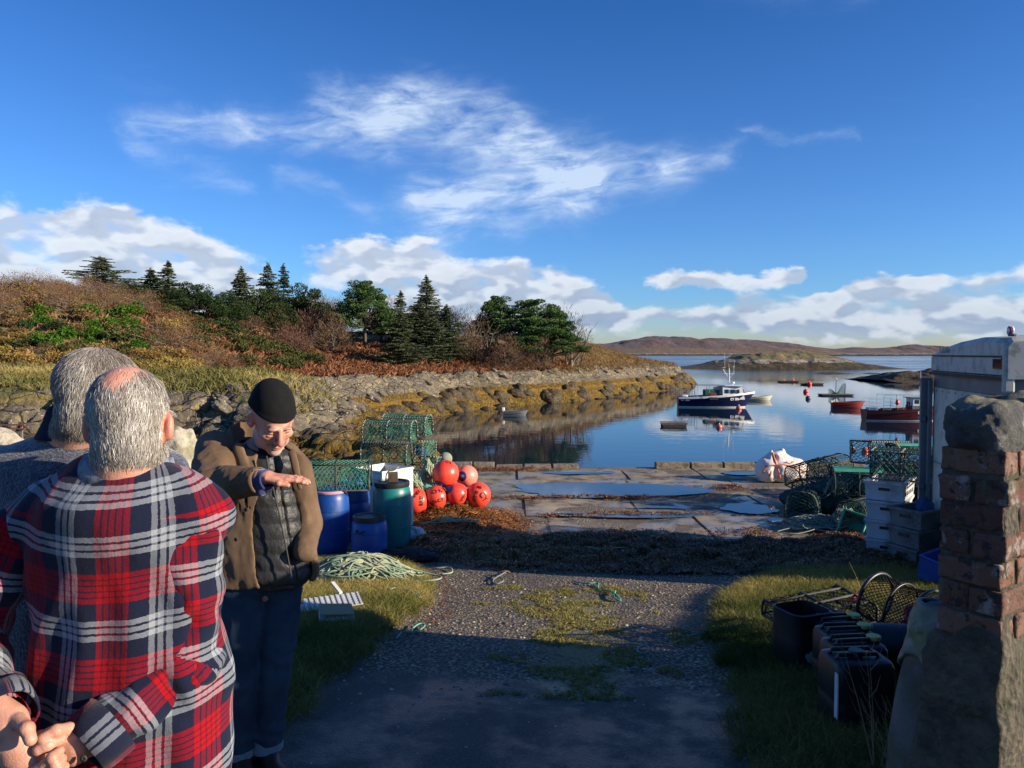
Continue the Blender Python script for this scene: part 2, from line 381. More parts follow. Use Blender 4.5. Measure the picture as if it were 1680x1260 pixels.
# ---- ground material: wet tarmac, gravel, turf soil, moss, concrete grit
m, t, b = material('ground')
co = t.new('ShaderNodeTexCoord').outputs['Object']; X, Y, Z = t.sep(co)
fine = t.noise(co, 60, 4, .7); mid = t.noise(co, 7, 5, .6); big = t.noise(co, 1.3, 5, .6)
peb = t.voro(co, 38, 'F1'); pebc = t.voro(co, 38, 'F1', 'Color')
pv, _, _ = t.sep(pebc)
grav = t.mix(pv, (0.17, 0.122, 0.070), (0.48, 0.365, 0.225))
grav = t.mix(t.mr(peb, 0.25, 0.6), grav, (0.045, 0.04, 0.036))
tarm = t.mix(t.mr(t.noise(co, 110, 3, .7), .4, .7), (0.033, 0.030, 0.028), (0.11, 0.098, 0.082))
gl = attr(t, 'loose'); wetm = t.m('SUBTRACT', 1.0, attr(t, 'loose'))
c = t.mix(t.mr(t.m('ADD', gl, t.m('MULTIPLY', t.m('SUBTRACT', mid, .5), .9)), .35, .6), tarm, grav)
c = t.mix(t.m('MULTIPLY', t.mr(t.noise(co, .9, 6, .7), .45, .6), .55), c, (0.075, 0.058, 0.042)); c = t.mix(t.mr(t.noise(co, 2.6, 7, .75), .60, .68), c, (0.10, 0.05, 0.03))
moss = t.mr(t.m('ADD', attr(t, 'moss'), t.m('MULTIPLY', t.m('SUBTRACT', t.noise(co, 6, 7, .8), .5), 3.2)), .62, .95)
c = t.mix(moss, c, t.mix(t.mr(fine, .35, .65), (0.12, 0.10, 0.04), (0.28, 0.235, 0.09)))
c = t.mix(attr(t, 'turf'), c, t.mix(t.mr(mid, .4, .6), (0.035, 0.045, 0.014), (0.085, 0.07, 0.03)))
conc = t.mix(t.mr(big, .4, .62), (0.24, 0.195, 0.14), (0.13, 0.105, 0.075)); conc = t.mix(t.mr(t.noise(co, 25, 5, .75), .45, .7), conc, (0.05, 0.038, 0.026))
c = t.mix(attr(t, 'quay'), c, conc)
t.put(b.inputs['Base Color'], c)
wr = t.mr(t.noise(co, 3.0, 5, .65), .42, .6, 0.75, 0.36)
t.put(b.inputs['Roughness'], t.m('MAXIMUM', t.mix(attr(t, 'wet'), .9, wr), 0.05))
bump(t, b, t.m('ADD', t.m('MULTIPLY', peb, t.m('MULTIPLY', gl, -1.0)), t.m('MULTIPLY', fine, .6)), 0.9, 0.02)

xs = np.unique(np.concatenate([np.arange(-40, -4, 1.0), np.arange(-4, 5, .06), np.arange(5, 10, .2), np.arange(10, 40, 1.0)]))
ys = np.unique(np.concatenate([np.arange(-20, 2, 1.0), np.arange(2, 10, .06), np.arange(10, 17.75, .18), [17.75]]))
v, f = grid(xs, ys, g); me = npmesh('ground', v, f, 'ground', True)
l, r = verge(v[:, 0], v[:, 1]); n = fbm(v[:, 0] * .9, v[:, 1] * .9, 0, 4, 40)
fattr(me, 'turf', np.clip(l + r, 0, 1)); fattr(me, 'wet', sstep(4.9, 4.3, v[:, 1] + n * .5) * (v[:, 1] < 6))
fattr(me, 'loose', np.clip(sstep(4.0, 5.0, v[:, 1] + n) * .8 + sstep(.5, 1.3, v[:, 0]) * .5 * sstep(4.0, 4.4, v[:, 1]), 0, 1))
mossm = np.exp(-((v[:, 0] - .45 - .1 * (v[:, 1] - 5)) / .42) ** 2) * sstep(3.9, 4.4, v[:, 1]) * sstep(8.4, 6.9, v[:, 1])
fattr(me, 'moss', mossm); fattr(me, 'quay', sstep(9.0, 10.4, v[:, 1] + n * .8))
ground = tag(obj('ground', me), kind='structure')
# vertical face of the quay down to the water
simple('wall_concrete', (0.2, 0.18, 0.15), (0.07, 0.06, 0.05), .85, 2, .6, 18, .03)
tag(MB().box((0, 17.45, -2.95), (80, .58, 4.0)).obj('quay_wall', 'wall_concrete'), kind='structure')

# ---- water
m, t, b = material('water')
co = t.new('ShaderNodeTexCoord').outputs['Object']; X, Y, Z = t.sep(co)
b.inputs['Base Color'].default_value = (0.006, 0.02, 0.035, 1); b.inputs['IOR'].default_value = 1.33
b.inputs['Specular IOR Level'].default_value = 0.62
far = t.mr(Y, 170, 330)
pat = t.mr(t.noise(t.comb(t.m('MULTIPLY', X, .004), t.m('MULTIPLY', Y, .02), 0), 1.0, 4, .6), .4, .65)
t.put(b.inputs['Roughness'], t.mr(t.m('MULTIPLY', far, t.m('ADD', .35, pat)), 0, 1, 0.015, 0.20))
rip = t.m('ADD', t.m('MULTIPLY', t.noise(t.comb(X, t.m('MULTIPLY', Y, 1.6), 0), .55, 3, .5), 0.6), t.m('MULTIPLY', t.noise(t.comb(X, t.m('MULTIPLY', Y, 1.5), 3), 2.6, 2, .5), .10))
n_ = t.new('ShaderNodeBump'); n_.inputs['Distance'].default_value = 1.0
t.put(n_.inputs['Strength'], t.mr(far, 0, 1, 0.012, 0.30)); t.put(n_.inputs['Height'], rip); t.l.new(n_.outputs[0], b.inputs['Normal'])
ysw = np.concatenate([[-3000, 10, 17.7], np.geomspace(18, 14000, 60)]); v, f = grid(np.linspace(-14000, 14000, 41), ysw, lambda x, y: 0 * x + WZ)
tag(obj('water', npmesh('water', v, f, 'water')), kind='structure')
simple('seabed_mud', (0.05, 0.045, 0.03), None, .9)
v, f = grid(np.linspace(-15000, 15000, 3), np.linspace(-4000, 15000, 3), lambda x, y: 0 * x - 9.0)
tag(obj('seabed', npmesh('seabed', v, f, 'seabed_mud')), kind='structure')

# ---- coast
COAST = np.array([(-90, 12), (-40, 20), (-22, 22.5), (-12, 23), (-6, 22), (-3.4, 24), (-2.6, 29), (-2.9, 36), (-3.6, 42), (-7, 46), (-11, 50), (-14.5, 55), (-15, 59), (-11, 65), (-7, 72), (-4, 81), (0.7, 88),
    (8.5, 96), (14, 105), (20, 115), (28, 128), (32.5, 138), (36, 150), (37, 168), (22, 182), (0, 195), (-60, 215), (-300, 240), (-300, 12)], float)
def coast_s(x, y):
    """signed distance to the shoreline, positive inland"""
    P = np.stack([x.ravel(), y.ravel()], 1); d = np.full(len(P), 1e9); ins = np.zeros(len(P), bool); n = len(COAST)
    for i in range(n):
        a, b2 = COAST[i], COAST[(i + 1) % n]; e = b2 - a; h = np.clip(((P - a) @ e) / (e @ e), 0, 1)
        d = np.minimum(d, np.linalg.norm(P - a - h[:, None] * e, axis=1))
        cr = (a[1] > P[:, 1]) != (b2[1] > P[:, 1])
        ins ^= cr & (P[:, 0] < (b2[0] - a[0]) * (P[:, 1] - a[1]) / (b2[1] - a[1] + 1e-12) + a[0])
    return np.where(ins, d, -d).reshape(x.shape)
def land_h(x, y, s=None):
    x = np.asarray(x, float); y = np.asarray(y, float); s = coast_s(x, y) if s is None else s
    near = sstep(56, 50, y); n = fbm(x * .25, y * .25, 0, 4, 5)
    hn = np.interp(s, [-4, 0, 2, 4.2, 5.4, 6.4, 9, 20], [-6.5, WZ, -2.5, -1.15, -.55, 0.05, .42, .55])
    hf = np.interp(s, [-4, 0, 1.0, 1.8, 3.2, 4.4, 10, 20, 40], [-6.5, WZ, -3.0, -2.35, -1.1, -.35, .1, 1.1, 1.6])
    ap = np.interp(y, [11.5, 13, 16, 20, 25, 28], [-1.6, -1.05, -1.30, -1.50, -1.35, -1.2]) + fbm(x * .9, y * .9, 0, 3, 55) * .35 - 3.2 * sstep(-3.1, -1.7, x + .10 * np.maximum(0, y - 18)); hn = np.maximum(hn, np.where(y < 30, ap, -9))
    h = near * hn + (1 - near) * hf
    xr = x * np.where(y > 60, 60 / np.maximum(y, 1), 1)
    A = np.interp(xr, [-130, -60, -50, -35, -27, -21.6, -17.0, -14], [9, 7.2, 6.6, 5.8, 4.6, 2.4, .2, 0])
    h = h + A * sstep(42, 78, y) * (1 - .35 * sstep(82, 96, y)) * sstep(3, 12, s)
    h = h + 1.6 * np.exp(-((x + 32) / 17) ** 2 - ((y - 118) / 20) ** 2) * sstep(4, 20, s)
    h = h + 2.9 * np.exp(-((x - 6) / 19) ** 2 - ((y - 132) / 22) ** 2) * sstep(4, 20, s) + 1.6 * np.exp(-((x + 22) / 12) ** 2 - ((y - 112) / 10) ** 2) * sstep(5, 15, s) + 1.2 * np.exp(-((x + 8) / 16) ** 2 - ((y - 104) / 14) ** 2) * sstep(5, 15, s)
    return h + n * np.clip(s / 8, 0, 1) * .55 + fbm(x * .06, y * .06, 0, 2, 8) * np.clip(s / 20, 0, 1) * 1.2
def hz(x, y): return float(land_h(np.array([x]), np.array([y]))[0])

# ---- land material
m, t, b = material('land')
co = t.new('ShaderNodeTexCoord').outputs['Object']; X, Y, Z = t.sep(co)
n1_ = t.noise(co, 3.0, 6, .7); n2_ = t.noise(co, .35, 5, .6); n3_ = t.noise(co, 14, 5, .7)
# rock: grey schist, lichen whites, dark cracks
crk = t.voro(t.vm('MULTIPLY', t.vm('ADD', co, t.vm('SCALE', t.noise(co, .8, 3, .6, out='Color'), scale=.8)), (1.0, 1.0, 2.2)), .9, 'DISTANCE_TO_EDGE')
rock = t.mix(t.mr(n2_, .35, .65), (0.10, 0.083, 0.060), (0.27, 0.215, 0.135)); rock = t.mix(t.mr(n1_, .42, .65), rock, (0.10, 0.088, 0.075))
lich = t.mr(t.noise(co, 5.5, 6, .75), .57, .63)
rock = t.mix(t.m('MULTIPLY', lich, t.mr(n2_, .3, .6)), rock, (0.62, 0.56, 0.44))
rock = t.mix(t.mr(t.noise(co, 1.2, 5, .7), .56, .66), rock, (0.36, 0.27, 0.10))
rock = t.mix(t.mr(crk, 0.0, 0.045, 1, 0), rock, (0.03, 0.027, 0.025))
# weed
stre = t.noise(t.comb(t.m('MULTIPLY', X, 3.2), t.m('MULTIPLY', Y, 1.2), t.m('MULTIPLY', Z, .7)), 2.2, 6, .7, .6)
weed = t.ramp(stre, [(0, (0.015, 0.011, 0.004)), (.40, (0.05, 0.033, 0.007)), (.54, (0.15, 0.092, 0.015)), (.70, (0.30, 0.18, 0.028))])
wl = attr(t, 'tide')      # metres above water
weed = t.mix(t.m('MULTIPLY', t.mr(t.m('ADD', wl, t.m('MULTIPLY', n1_, .5)), 1.55, 1.8), t.mr(t.m('ADD', wl, t.m('MULTIPLY', n1_, .5)), 2.05, 1.95)), weed, (0.20, 0.115, 0.02))
c = t.mix(t.mr(t.m('ADD', wl, t.m('MULTIPLY', t.m('SUBTRACT', n1_, .5), 1.0)), attr(t, 'weedline'), t.m('ADD', attr(t, 'weedline'), .22), 1, 0), rock, weed)
gr = t.mix(t.mr(t.noise(co, 1.1, 6, .7), .38, .62), (0.10, 0.115, 0.03), (0.31, 0.22, 0.085)); gr = t.mix(t.mr(n3_, .5, .75), gr, (0.06, 0.07, 0.02))
br = t.mix(t.mr(t.noise(co, .8, 6, .75), .35, .62), (0.09, 0.04, 0.018), (0.22, 0.12, 0.05)); br = t.mix(t.mr(n3_, .5, .75), br, (0.06, 0.028, 0.012))
moor = t.mix(t.mr(t.noise(co, .25, 7, .75), .38, .62), (0.20, 0.12, 0.045), (0.34, 0.20, 0.075)); moor = t.mix(t.mr(n1_, .5, .72), moor, (0.13, 0.07, 0.03))
vg = t.mix(attr(t, 'bracken'), gr, br); vg = t.mix(attr(t, 'moor'), vg, moor)
c = t.mix(t.mr(t.m('ADD', attr(t, 'veg'), t.m('MULTIPLY', t.m('SUBTRACT', n1_, .5), 1.1)), .42, .6), c, vg)
t.put(b.inputs['Base Color'], c); b.inputs['Roughness'].default_value = .85; b.inputs['Specular IOR Level'].default_value = .25
bump(t, b, t.m('ADD', t.m('MULTIPLY', n3_, .5), t.m('ADD', n1_, t.mr(crk, 0, .06, -.6, 0))), 0.9, 0.16)

def land_mesh(name, xs, ys, amp, cell, weedline, mask=None):
    X, Y = np.meshgrid(xs, ys); S = coast_s(X, Y); H = land_h(X, Y, S)
    v = np.stack([X.ravel(), Y.ravel(), H.ravel()], 1); ny, nx = X.shape; i = np.arange(nx * ny).reshape(ny, nx)
    f = np.stack([i[:-1, :-1].ravel(), i[:-1, 1:].ravel(), i[1:, 1:].ravel(), i[1:, :-1].ravel()], 1)
    s = S.ravel(); N = vnormals(v, f); near = sstep(56, 50, v[:, 1])
    veg = sstep(5.4, 7.2, s + fbm(v[:, 0] * .5, v[:, 1] * .5, 0, 3, 60) * 2.2) * near + (1 - near) * sstep(4.6, 6.4, s + fbm(v[:, 0] * .35, v[:, 1] * .35, 0, 3, 61) * 2.4)
    rk = (1 - veg) ; c_, s_ = math.cos(.5), math.sin(.5)
    q = v + .35 * np.stack([vnoise(v[:, 0], v[:, 1], v[:, 2], k) for k in (1, 2, 3)], 1) / cell
    a = (q[:, 0] * c_ + q[:, 2] * s_) * cell; bq = q[:, 1] * cell; cq = (-q[:, 0] * s_ + q[:, 2] * c_) * cell * 1.9
    f1, f2, cid = worley(a, bq, cq, 4); g1, g2, gid = worley(a * 2.6, bq * 2.6, cq * 2.6, 14)
    dsp = ((cid - .5) * 1.0 - .55 * sstep(.12, 0, f2 - f1) + (gid - .5) * .4 - .22 * sstep(.14, 0, g2 - g1) + fbm(a * 3, bq * 3, cq * 3, 3, 90) * .35) * amp * rk
    hw = v[:, 2] - WZ; dsp = dsp * np.clip(.25 + hw * .5, 0.2, 1)
    soft = sstep(3.2, 2.4, hw); dsp = dsp * (1 - .55 * soft)
    lump = (np.abs(fbm(v[:, 0] * 1.1, v[:, 1] * 1.1, 0, 3, 77)) * -1.6 + .35) * .55 * sstep(2.6, 1.2, hw) * rk
    v = v + N * (dsp + lump)[:, None] + np.stack([0 * s, 0 * s, fbm(v[:, 0] * 2.4, v[:, 1] * 2.4, 0, 3, 33) * .12 * veg], 1)
    keep = (s > -3.0) | ((v[:, 1] < 30) & (v[:, 2] > -3.2))
    if mask is not None: keep &= mask(v)
    fk = keep[f].all(1); f = f[fk]; used = np.unique(f); mp = -np.ones(len(v), int); mp[used] = np.arange(len(used))
    me = npmesh(name, v[used], mp[f], 'land', False); x_, y_, s2 = v[used, 0], v[used, 1], s[used]
    fattr(me, 'veg', veg[used]); fattr(me, 'tide', v[used, 2] - WZ); fattr(me, 'weedline', np.full(len(used), weedline) + .0 * x_ + .9 * near[used] * 1.0)
    brk = sstep(52, 62, y_) * sstep(26, 10, s2 + fbm(x_ * .1, y_ * .1, 0, 2, 71) * 14) * sstep(14, 2, x_ + (y_ - 100) * .1)
    fattr(me, 'bracken', brk); fattr(me, 'moor', sstep(70, 95, y_) * (1 - brk) * sstep(-18, -4, x_))
    return obj(name, me)
near_shore = tag(land_mesh('rocky_shore', np.arange(-34, -1.2, .15), np.concatenate([np.arange(11.6, 20, .13), np.arange(20, 54, .17)]), .42, .55, 2.15), kind='structure')
far_shore = tag(land_mesh('wooded_headland', np.concatenate([np.arange(-130, -30, 2.0), np.arange(-30, 40, .34)]), np.arange(52.2, 175, .40), .55, .42, 2.15, lambda v: v[:, 2] > -6), kind='structure')
v, f = grid(np.concatenate([np.arange(-150, -33.9, 2.2)]), np.arange(14, 54, 1.3), lambda x, y: land_h(x, y)); me = npmesh('hill_foot', v, f, 'land', True)
for a_, q_ in (('veg', 1), ('tide', 6), ('weedline', 1), ('bracken', 0), ('moor', 0)): fattr(me, a_, np.full(len(v), float(q_)))
tag(obj('pasture', me), kind='structure')

# ---- far land
def ridge(name, pts, d, depth, mat, back=1.0, rough=1.0, nx=260, ny=34, seed=0):
    """an island or hill range: crest line given in the view, built at distance d with real depth"""
    P = [at(px, py, d) for px, py in pts]; cx = np.array([p.x for p in P]); cz = np.array([p.z for p in P])
    xs = np.linspace(cx[0], cx[-1], nx); ys = np.linspace(-1, 1, ny)
    def zf(X, Yn):
        c = np.interp(X, cx, cz) - WZ; prof = np.clip(1 - np.abs(Yn) ** 1.8, 0, 1)
        nn = fbm(X / depth * 5, Yn * 3, 0, 5, seed) * rough
        return WZ - .3 * (np.abs(Yn) > .98) + c * prof * (1 + .35 * nn * (1 - prof * .6)) + nn * np.minimum(c, depth * .05) * .12
    v, f = grid(xs, ys, zf); v[:, 1] = d + v[:, 1] * depth; me = npmesh(name, v, f, mat, True)
    return tag(obj(name, me), kind='structure')
def isle_mat(name, weed_h, rock_h, ca, cb, sc):
    m, t, b = material(name); co = t.new('ShaderNodeTexCoord').outputs['Object']; X, Y, Z = t.sep(co); h = t.m('SUBTRACT', Z, WZ)
    hn = t.m('ADD', h, t.m('MULTIPLY', t.m('SUBTRACT', t.noise(co, sc * 2, 5, .7), .5), rock_h * 1.2))
    top = t.mix(t.mr(t.noise(co, sc, 6, .7), .4, .6), ca, cb)
    rk = t.mix(t.mr(t.noise(co, sc * 4, 6, .75), .42, .6), (0.10, .085, .065), (.38, .33, .26))
    wd = t.mix(t.mr(t.noise(co, sc * 3, 6, .7), .4, .6), (0.02, .015, .006), (.09, .06, .018))
    c = t.mix(t.mr(hn, weed_h, weed_h + .3), wd, rk); c = t.mix(t.mr(hn, rock_h, rock_h + .5), c, top)
    t.put(b.inputs['Base Color'], c); b.inputs['Roughness'].default_value = .9; bump(t, b, t.noise(co, sc * 4, 6, .75), 1.0, 2.0 / sc * .08); return m
isle_mat('isle', 2.3, 3.6, (0.11, 0.105, 0.035), (0.27, 0.19, 0.07), .12)
isle_mat('skerry', 9, 40, (0.03, 0.03, 0.02), (0.06, 0.05, 0.03), .3)
isle_mat('far_hill', 3.0, 6.0, (0.19, 0.105, 0.065), (0.12, 0.10, 0.10), .012)
isle_mat('far_low', 3.0, 5.0, (0.22, 0.12, 0.055), (0.16, 0.12, 0.07), .02)
ridge('islet', [(1090, 604), (1135, 600), (1165, 594), (1195, 588), (1215, 582), (1240, 578), (1285, 579), (1320, 577), (1345, 580), (1370, 586), (1395, 592), (1410, 596), (1435, 600), (1462, 604)], 303, 22, 'isle', seed=3)
ridge('distant_hills', [(600, 575), (800, 568), (900, 563), (965, 562), (1000, 561), (1040, 556), (1070, 551), (1095, 550), (1120, 553), (1135, 557), (1160, 555), (1195, 557), (1220, 557), (1262, 561), (1290, 567), (1325, 571), (1370, 575), (1400, 580)], 2600, 500, 'far_hill', rough=1.2, seed=5, nx=400)
ridge('distant_moor', [(700, 577), (1000, 574), (1080, 570), (1130, 571), (1200, 573), (1260, 570), (1320, 573), (1350, 577), (1380, 579), (1400, 581)], 1900, 200, 'far_low', rough=.5, seed=6)
ridge('distant_island', [(1320, 577), (1360, 574), (1400, 570), (1440, 571), (1470, 569), (1500, 566), (1530, 568), (1570, 573), (1640, 577), (1700, 579)], 3600, 300, 'far_hill', rough=1.0, seed=9)
ridge('distant_shoal', [(1260, 581.4), (1340, 579.5), (1420, 579.0), (1500, 579.5), (1540, 580)], 1500, 60, 'far_low', rough=1.0, seed=10)
ridge('skerry', [(1335, 613.8), (1350, 611), (1365, 610), (1380, 611.5), (1400, 613.5), (1412, 614)], 220, 3, 'skerry', seed=11, nx=60)
ridge('skerry', [(1412, 613.8), (1425, 611.5), (1440, 612), (1452, 614)], 222, 2, 'skerry', seed=12, nx=40)
ridge('reef', [(1428, 622), (1445, 616), (1470, 612), (1500, 611), (1530, 608), (1600, 604), (1700, 598), (1800, 596)], 165, 14, 'skerry', seed=13, nx=160, rough=3.0)
# ============================================================ VEGETATION
def veg_mat(name, ca, cb, cc=None, rnd=.18, rough=.7, trans=0.25, sc=1.5):
    m, t, b = material(name); co = t.new('ShaderNodeTexCoord').outputs['Object']
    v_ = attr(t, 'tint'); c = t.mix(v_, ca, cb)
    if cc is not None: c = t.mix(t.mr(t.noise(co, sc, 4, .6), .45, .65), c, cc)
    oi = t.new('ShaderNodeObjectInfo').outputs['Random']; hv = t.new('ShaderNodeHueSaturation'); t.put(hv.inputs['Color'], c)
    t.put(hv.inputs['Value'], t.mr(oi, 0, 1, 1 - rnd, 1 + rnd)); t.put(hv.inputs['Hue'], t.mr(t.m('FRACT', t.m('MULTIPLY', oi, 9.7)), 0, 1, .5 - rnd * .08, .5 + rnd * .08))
    t.put(b.inputs['Base Color'], hv.outputs[0]); b.inputs['Roughness'].default_value = rough; b.inputs['Specular IOR Level'].default_value = .2
    tr = t.new('ShaderNodeBsdfTranslucent'); t.l.new(hv.outputs[0], tr.inputs[0]); mx = t.new('ShaderNodeMixShader'); mx.inputs[0].default_value = trans
    t.l.new(b.outputs[0], mx.inputs[1]); t.l.new(tr.outputs[0], mx.inputs[2]); t.l.new(mx.outputs[0], t.n['Material Output'].inputs[0]); return m
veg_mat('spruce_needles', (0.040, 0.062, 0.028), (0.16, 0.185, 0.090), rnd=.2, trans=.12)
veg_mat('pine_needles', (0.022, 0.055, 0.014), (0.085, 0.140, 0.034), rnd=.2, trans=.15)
veg_mat('dark_leaves', (0.014, 0.032, 0.010), (0.045, 0.075, 0.020), rnd=.25, trans=.15)
veg_mat('gorse_leaves', (0.030, 0.038, 0.010), (0.095, 0.100, 0.028), rnd=.25, trans=.15)
veg_mat('bright_leaves', (0.035, 0.085, 0.008), (0.095, 0.20, 0.020), rnd=.2, trans=.3)
veg_mat('brown_twigs', (0.065, 0.036, 0.022), (0.19, 0.105, 0.062), rnd=.28, trans=.05)
veg_mat('rust_leaves', (0.10, 0.058, 0.024), (0.29, 0.18, 0.075), rnd=.25, trans=.2)
veg_mat('yellow_leaves', (0.14, 0.092, 0.022), (0.40, 0.27, 0.07), rnd=.22, trans=.3)
veg_mat('bracken_fronds', (0.11, 0.042, 0.018), (0.30, 0.125, 0.055), rnd=0, trans=.2)
veg_mat('bracken_dark', (0.05, 0.016, 0.008), (0.13, 0.045, 0.02), rnd=0, trans=.1)
veg_mat('moor_grass', (0.14, 0.085, 0.030), (0.34, 0.225, 0.09), rnd=0, trans=.3)
veg_mat('shore_grass', (0.09, 0.10, 0.022), (0.42, 0.33, 0.12), rnd=0, trans=.3)
veg_mat('verge_grass', (0.050, 0.085, 0.014), (0.40, 0.32, 0.10), rnd=0, trans=.35)
veg_mat('dry_stalk', (0.30, 0.22, 0.12), (0.45, 0.36, 0.22), rnd=.1, trans=.1)
simple('bark', (0.12, 0.09, 0.07), (0.05, 0.04, 0.03), .9, 6, .5, 30, .02)
simple('pale_bark', (0.24, 0.20, 0.15), (0.10, 0.08, 0.06), .9, 6, .5, 30, .02)
def leaves(P, size, rg, stretch=1.0, up=0.0, dirs=None, spread=1.0):
    """n leaf-sized rhombs at points P"""
    n = len(P); d = rg.normal(size=(n, 3)) * spread
    if dirs is not None: d = d * .55 + dirs
    d[:, 2] += up; d /= np.linalg.norm(d, axis=1)[:, None] + 1e-9
    s = rg.normal(size=(n, 3)); s = np.cross(d, s); s /= np.linalg.norm(s, axis=1)[:, None] + 1e-9
    L = (size * rg.uniform(.6, 1.3, n))[:, None]; W = L / stretch * .5
    v = np.stack([P - d * L * .5, P + s * W, P + d * L * .5, P - s * W], 1).reshape(-1, 3); return v, np.arange(n * 4).reshape(n, 4)
def leafmesh(name, P, size, mat, rg, tint, **kw):
    v, f = leaves(P, size, rg, **kw); me = npmesh(name, v, f, mat); fattr(me, 'tint', np.repeat(np.clip(tint, 0, 1), 4)); return me
def spruce_meshes(seed, H=10, Rb=2.6, droop=.25, sparse=1.0, lean=0, top=.0):
    rg = np.random.default_rng(seed); P = []; Dr = []; T = []; br = MB(); z = H * .06
    while z < H * .985:
        k = 1 - z / H; rad = Rb * (k ** .62) * rg.uniform(.72, 1.12); nb = max(4, int(8 * sparse * (0.5 + k * .7)))
        a0 = rg.uniform(0, 6.28)
        for i in range(nb):
            a = a0 + i * 6.283 / nb + rg.normal() * .2; L = rad * rg.uniform(.42, 1.22) * (1 + .22 * math.sin(a * 2 + z * 1.3 + seed))
            if rg.random() < .13: continue
            m_ = max(4, int(L / .13)); t_ = np.linspace(.08, 1, m_)
            x = np.cos(a) * L * t_; y = np.sin(a) * L * t_; zz = z + L * (-droop * t_ + .38 * droop * t_ ** 2.5) + .25 * k * t_
            br.tube([(0, 0, z), (x[m_ // 2], y[m_ // 2], zz[m_ // 2]), (x[-1], y[-1], zz[-1])], [.03, .018, .006], 3, caps=False)
            side = np.array([-np.sin(a), np.cos(a), 0])
            for s in (-1, 0, 1):
                cnt = m_ * (4 if s else 2); tt = rg.uniform(.1, 1, cnt); wd = .36 * L * (1 - tt * .65) * rg.uniform(0, 1, cnt) * s
                xi = np.interp(tt, t_, x); yi = np.interp(tt, t_, y); zi = np.interp(tt, t_, zz)
                P.append(np.stack([xi + side[0] * wd, yi + side[1] * wd, zi - np.abs(wd) * .25 + rg.normal(size=cnt) * .04], 1))
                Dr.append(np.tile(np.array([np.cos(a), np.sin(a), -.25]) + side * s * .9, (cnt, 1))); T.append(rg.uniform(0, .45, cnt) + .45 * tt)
        z += H * .032 * rg.uniform(.7, 1.3) * (0.6 + .6 * k)
    P.append(np.stack([rg.normal(size=40) * .06, rg.normal(size=40) * .06, rg.uniform(H * .9, H * 1.03, 40)], 1)); Dr.append(np.tile([0, 0, 1.], (40, 1))); T.append(np.full(40, .6))
    P = np.concatenate(P); P[:, 0] += lean * (P[:, 2] / H) ** 1.5 * H
    tr = MB(); tr.tube([(lean * (k / 6) ** 1.5 * H, 0, H * k / 6 - (.4 if k == 0 else 0)) for k in range(7)], [.20, .16, .13, .10, .07, .04, .01], 7)
    tr.v += [(v.x, v.y, v.z) if isinstance(v, Vector) else v for v in br.v]; tr.f += [tuple(i + tr.n for i in f) for f in br.f]
    return tr.mesh('trunk', 'bark'), leafmesh('crown', P, .27, 'spruce_needles', rg, np.concatenate(T), stretch=2.6, dirs=np.concatenate(Dr))
def broad_meshes(seed, H, W, mat, leaf=.22, nleaf=7000, trunks=1, clump=.75, nclump=34, base=.35, flat=.8, barkm='bark', wind=0.0, stretch=1.7, dome=True, fill=.5):
    """tree with limbs that carry leaf clumps; gaps are left between the clumps"""
    rg = np.random.default_rng(seed); tr = MB(); P = []; T = []; C = []
    for i in range(nclump):
        a = rg.uniform(0, 6.28); r_ = math.sqrt(rg.random()) * W / 2 * .92; top = H * (1 - (r_ / (W / 2)) ** 2 * (1 - base) * .75)
        z = rg.uniform(max(H * base, top * .62), top) - clump * .3
        C.append(np.array([r_ * math.cos(a) + wind * (z / H) * W * .3, r_ * math.sin(a) * .8, z]))
    forks = [np.array([rg.normal() * W * .05, rg.normal() * W * .05, H * rg.uniform(.16, .3)]) for _ in range(trunks)]
    for fk in forks: tr.tube([(fk[0] * .3, fk[1] * .3, -.4), tuple(fk * [.8, .8, .5]), tuple(fk)], [.16 + H * .012, .14 + .006 * H, .11 + H * .004], 7)
    for c in C:
        fk = forks[rg.integers(len(forks))]; mid = fk * .45 + c * .55 + rg.normal(size=3) * .2 - [0, 0, H * .03]; tr.tube([tuple(fk), tuple(mid), tuple(c)], [.07 + .004 * H, .05, .015], 4, caps=False)
        for _ in range(3):
            e = c + rg.normal(size=3) * clump * .6; tr.tube([tuple(mid * .4 + c * .6), tuple(e)], [.02, .008], 3, caps=False)
        n = int(nleaf / nclump); d = rg.normal(size=(n, 3)); d /= np.linalg.norm(d, axis=1)[:, None]; rr = rg.uniform(fill, 1.0, n) ** .7
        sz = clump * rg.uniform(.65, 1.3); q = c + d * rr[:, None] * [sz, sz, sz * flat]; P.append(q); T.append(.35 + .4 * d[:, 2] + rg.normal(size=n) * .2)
    return tr.mesh('trunk', barkm), leafmesh('crown', np.concatenate(P), leaf, mat, rg, np.concatenate(T), stretch=stretch, up=.3)
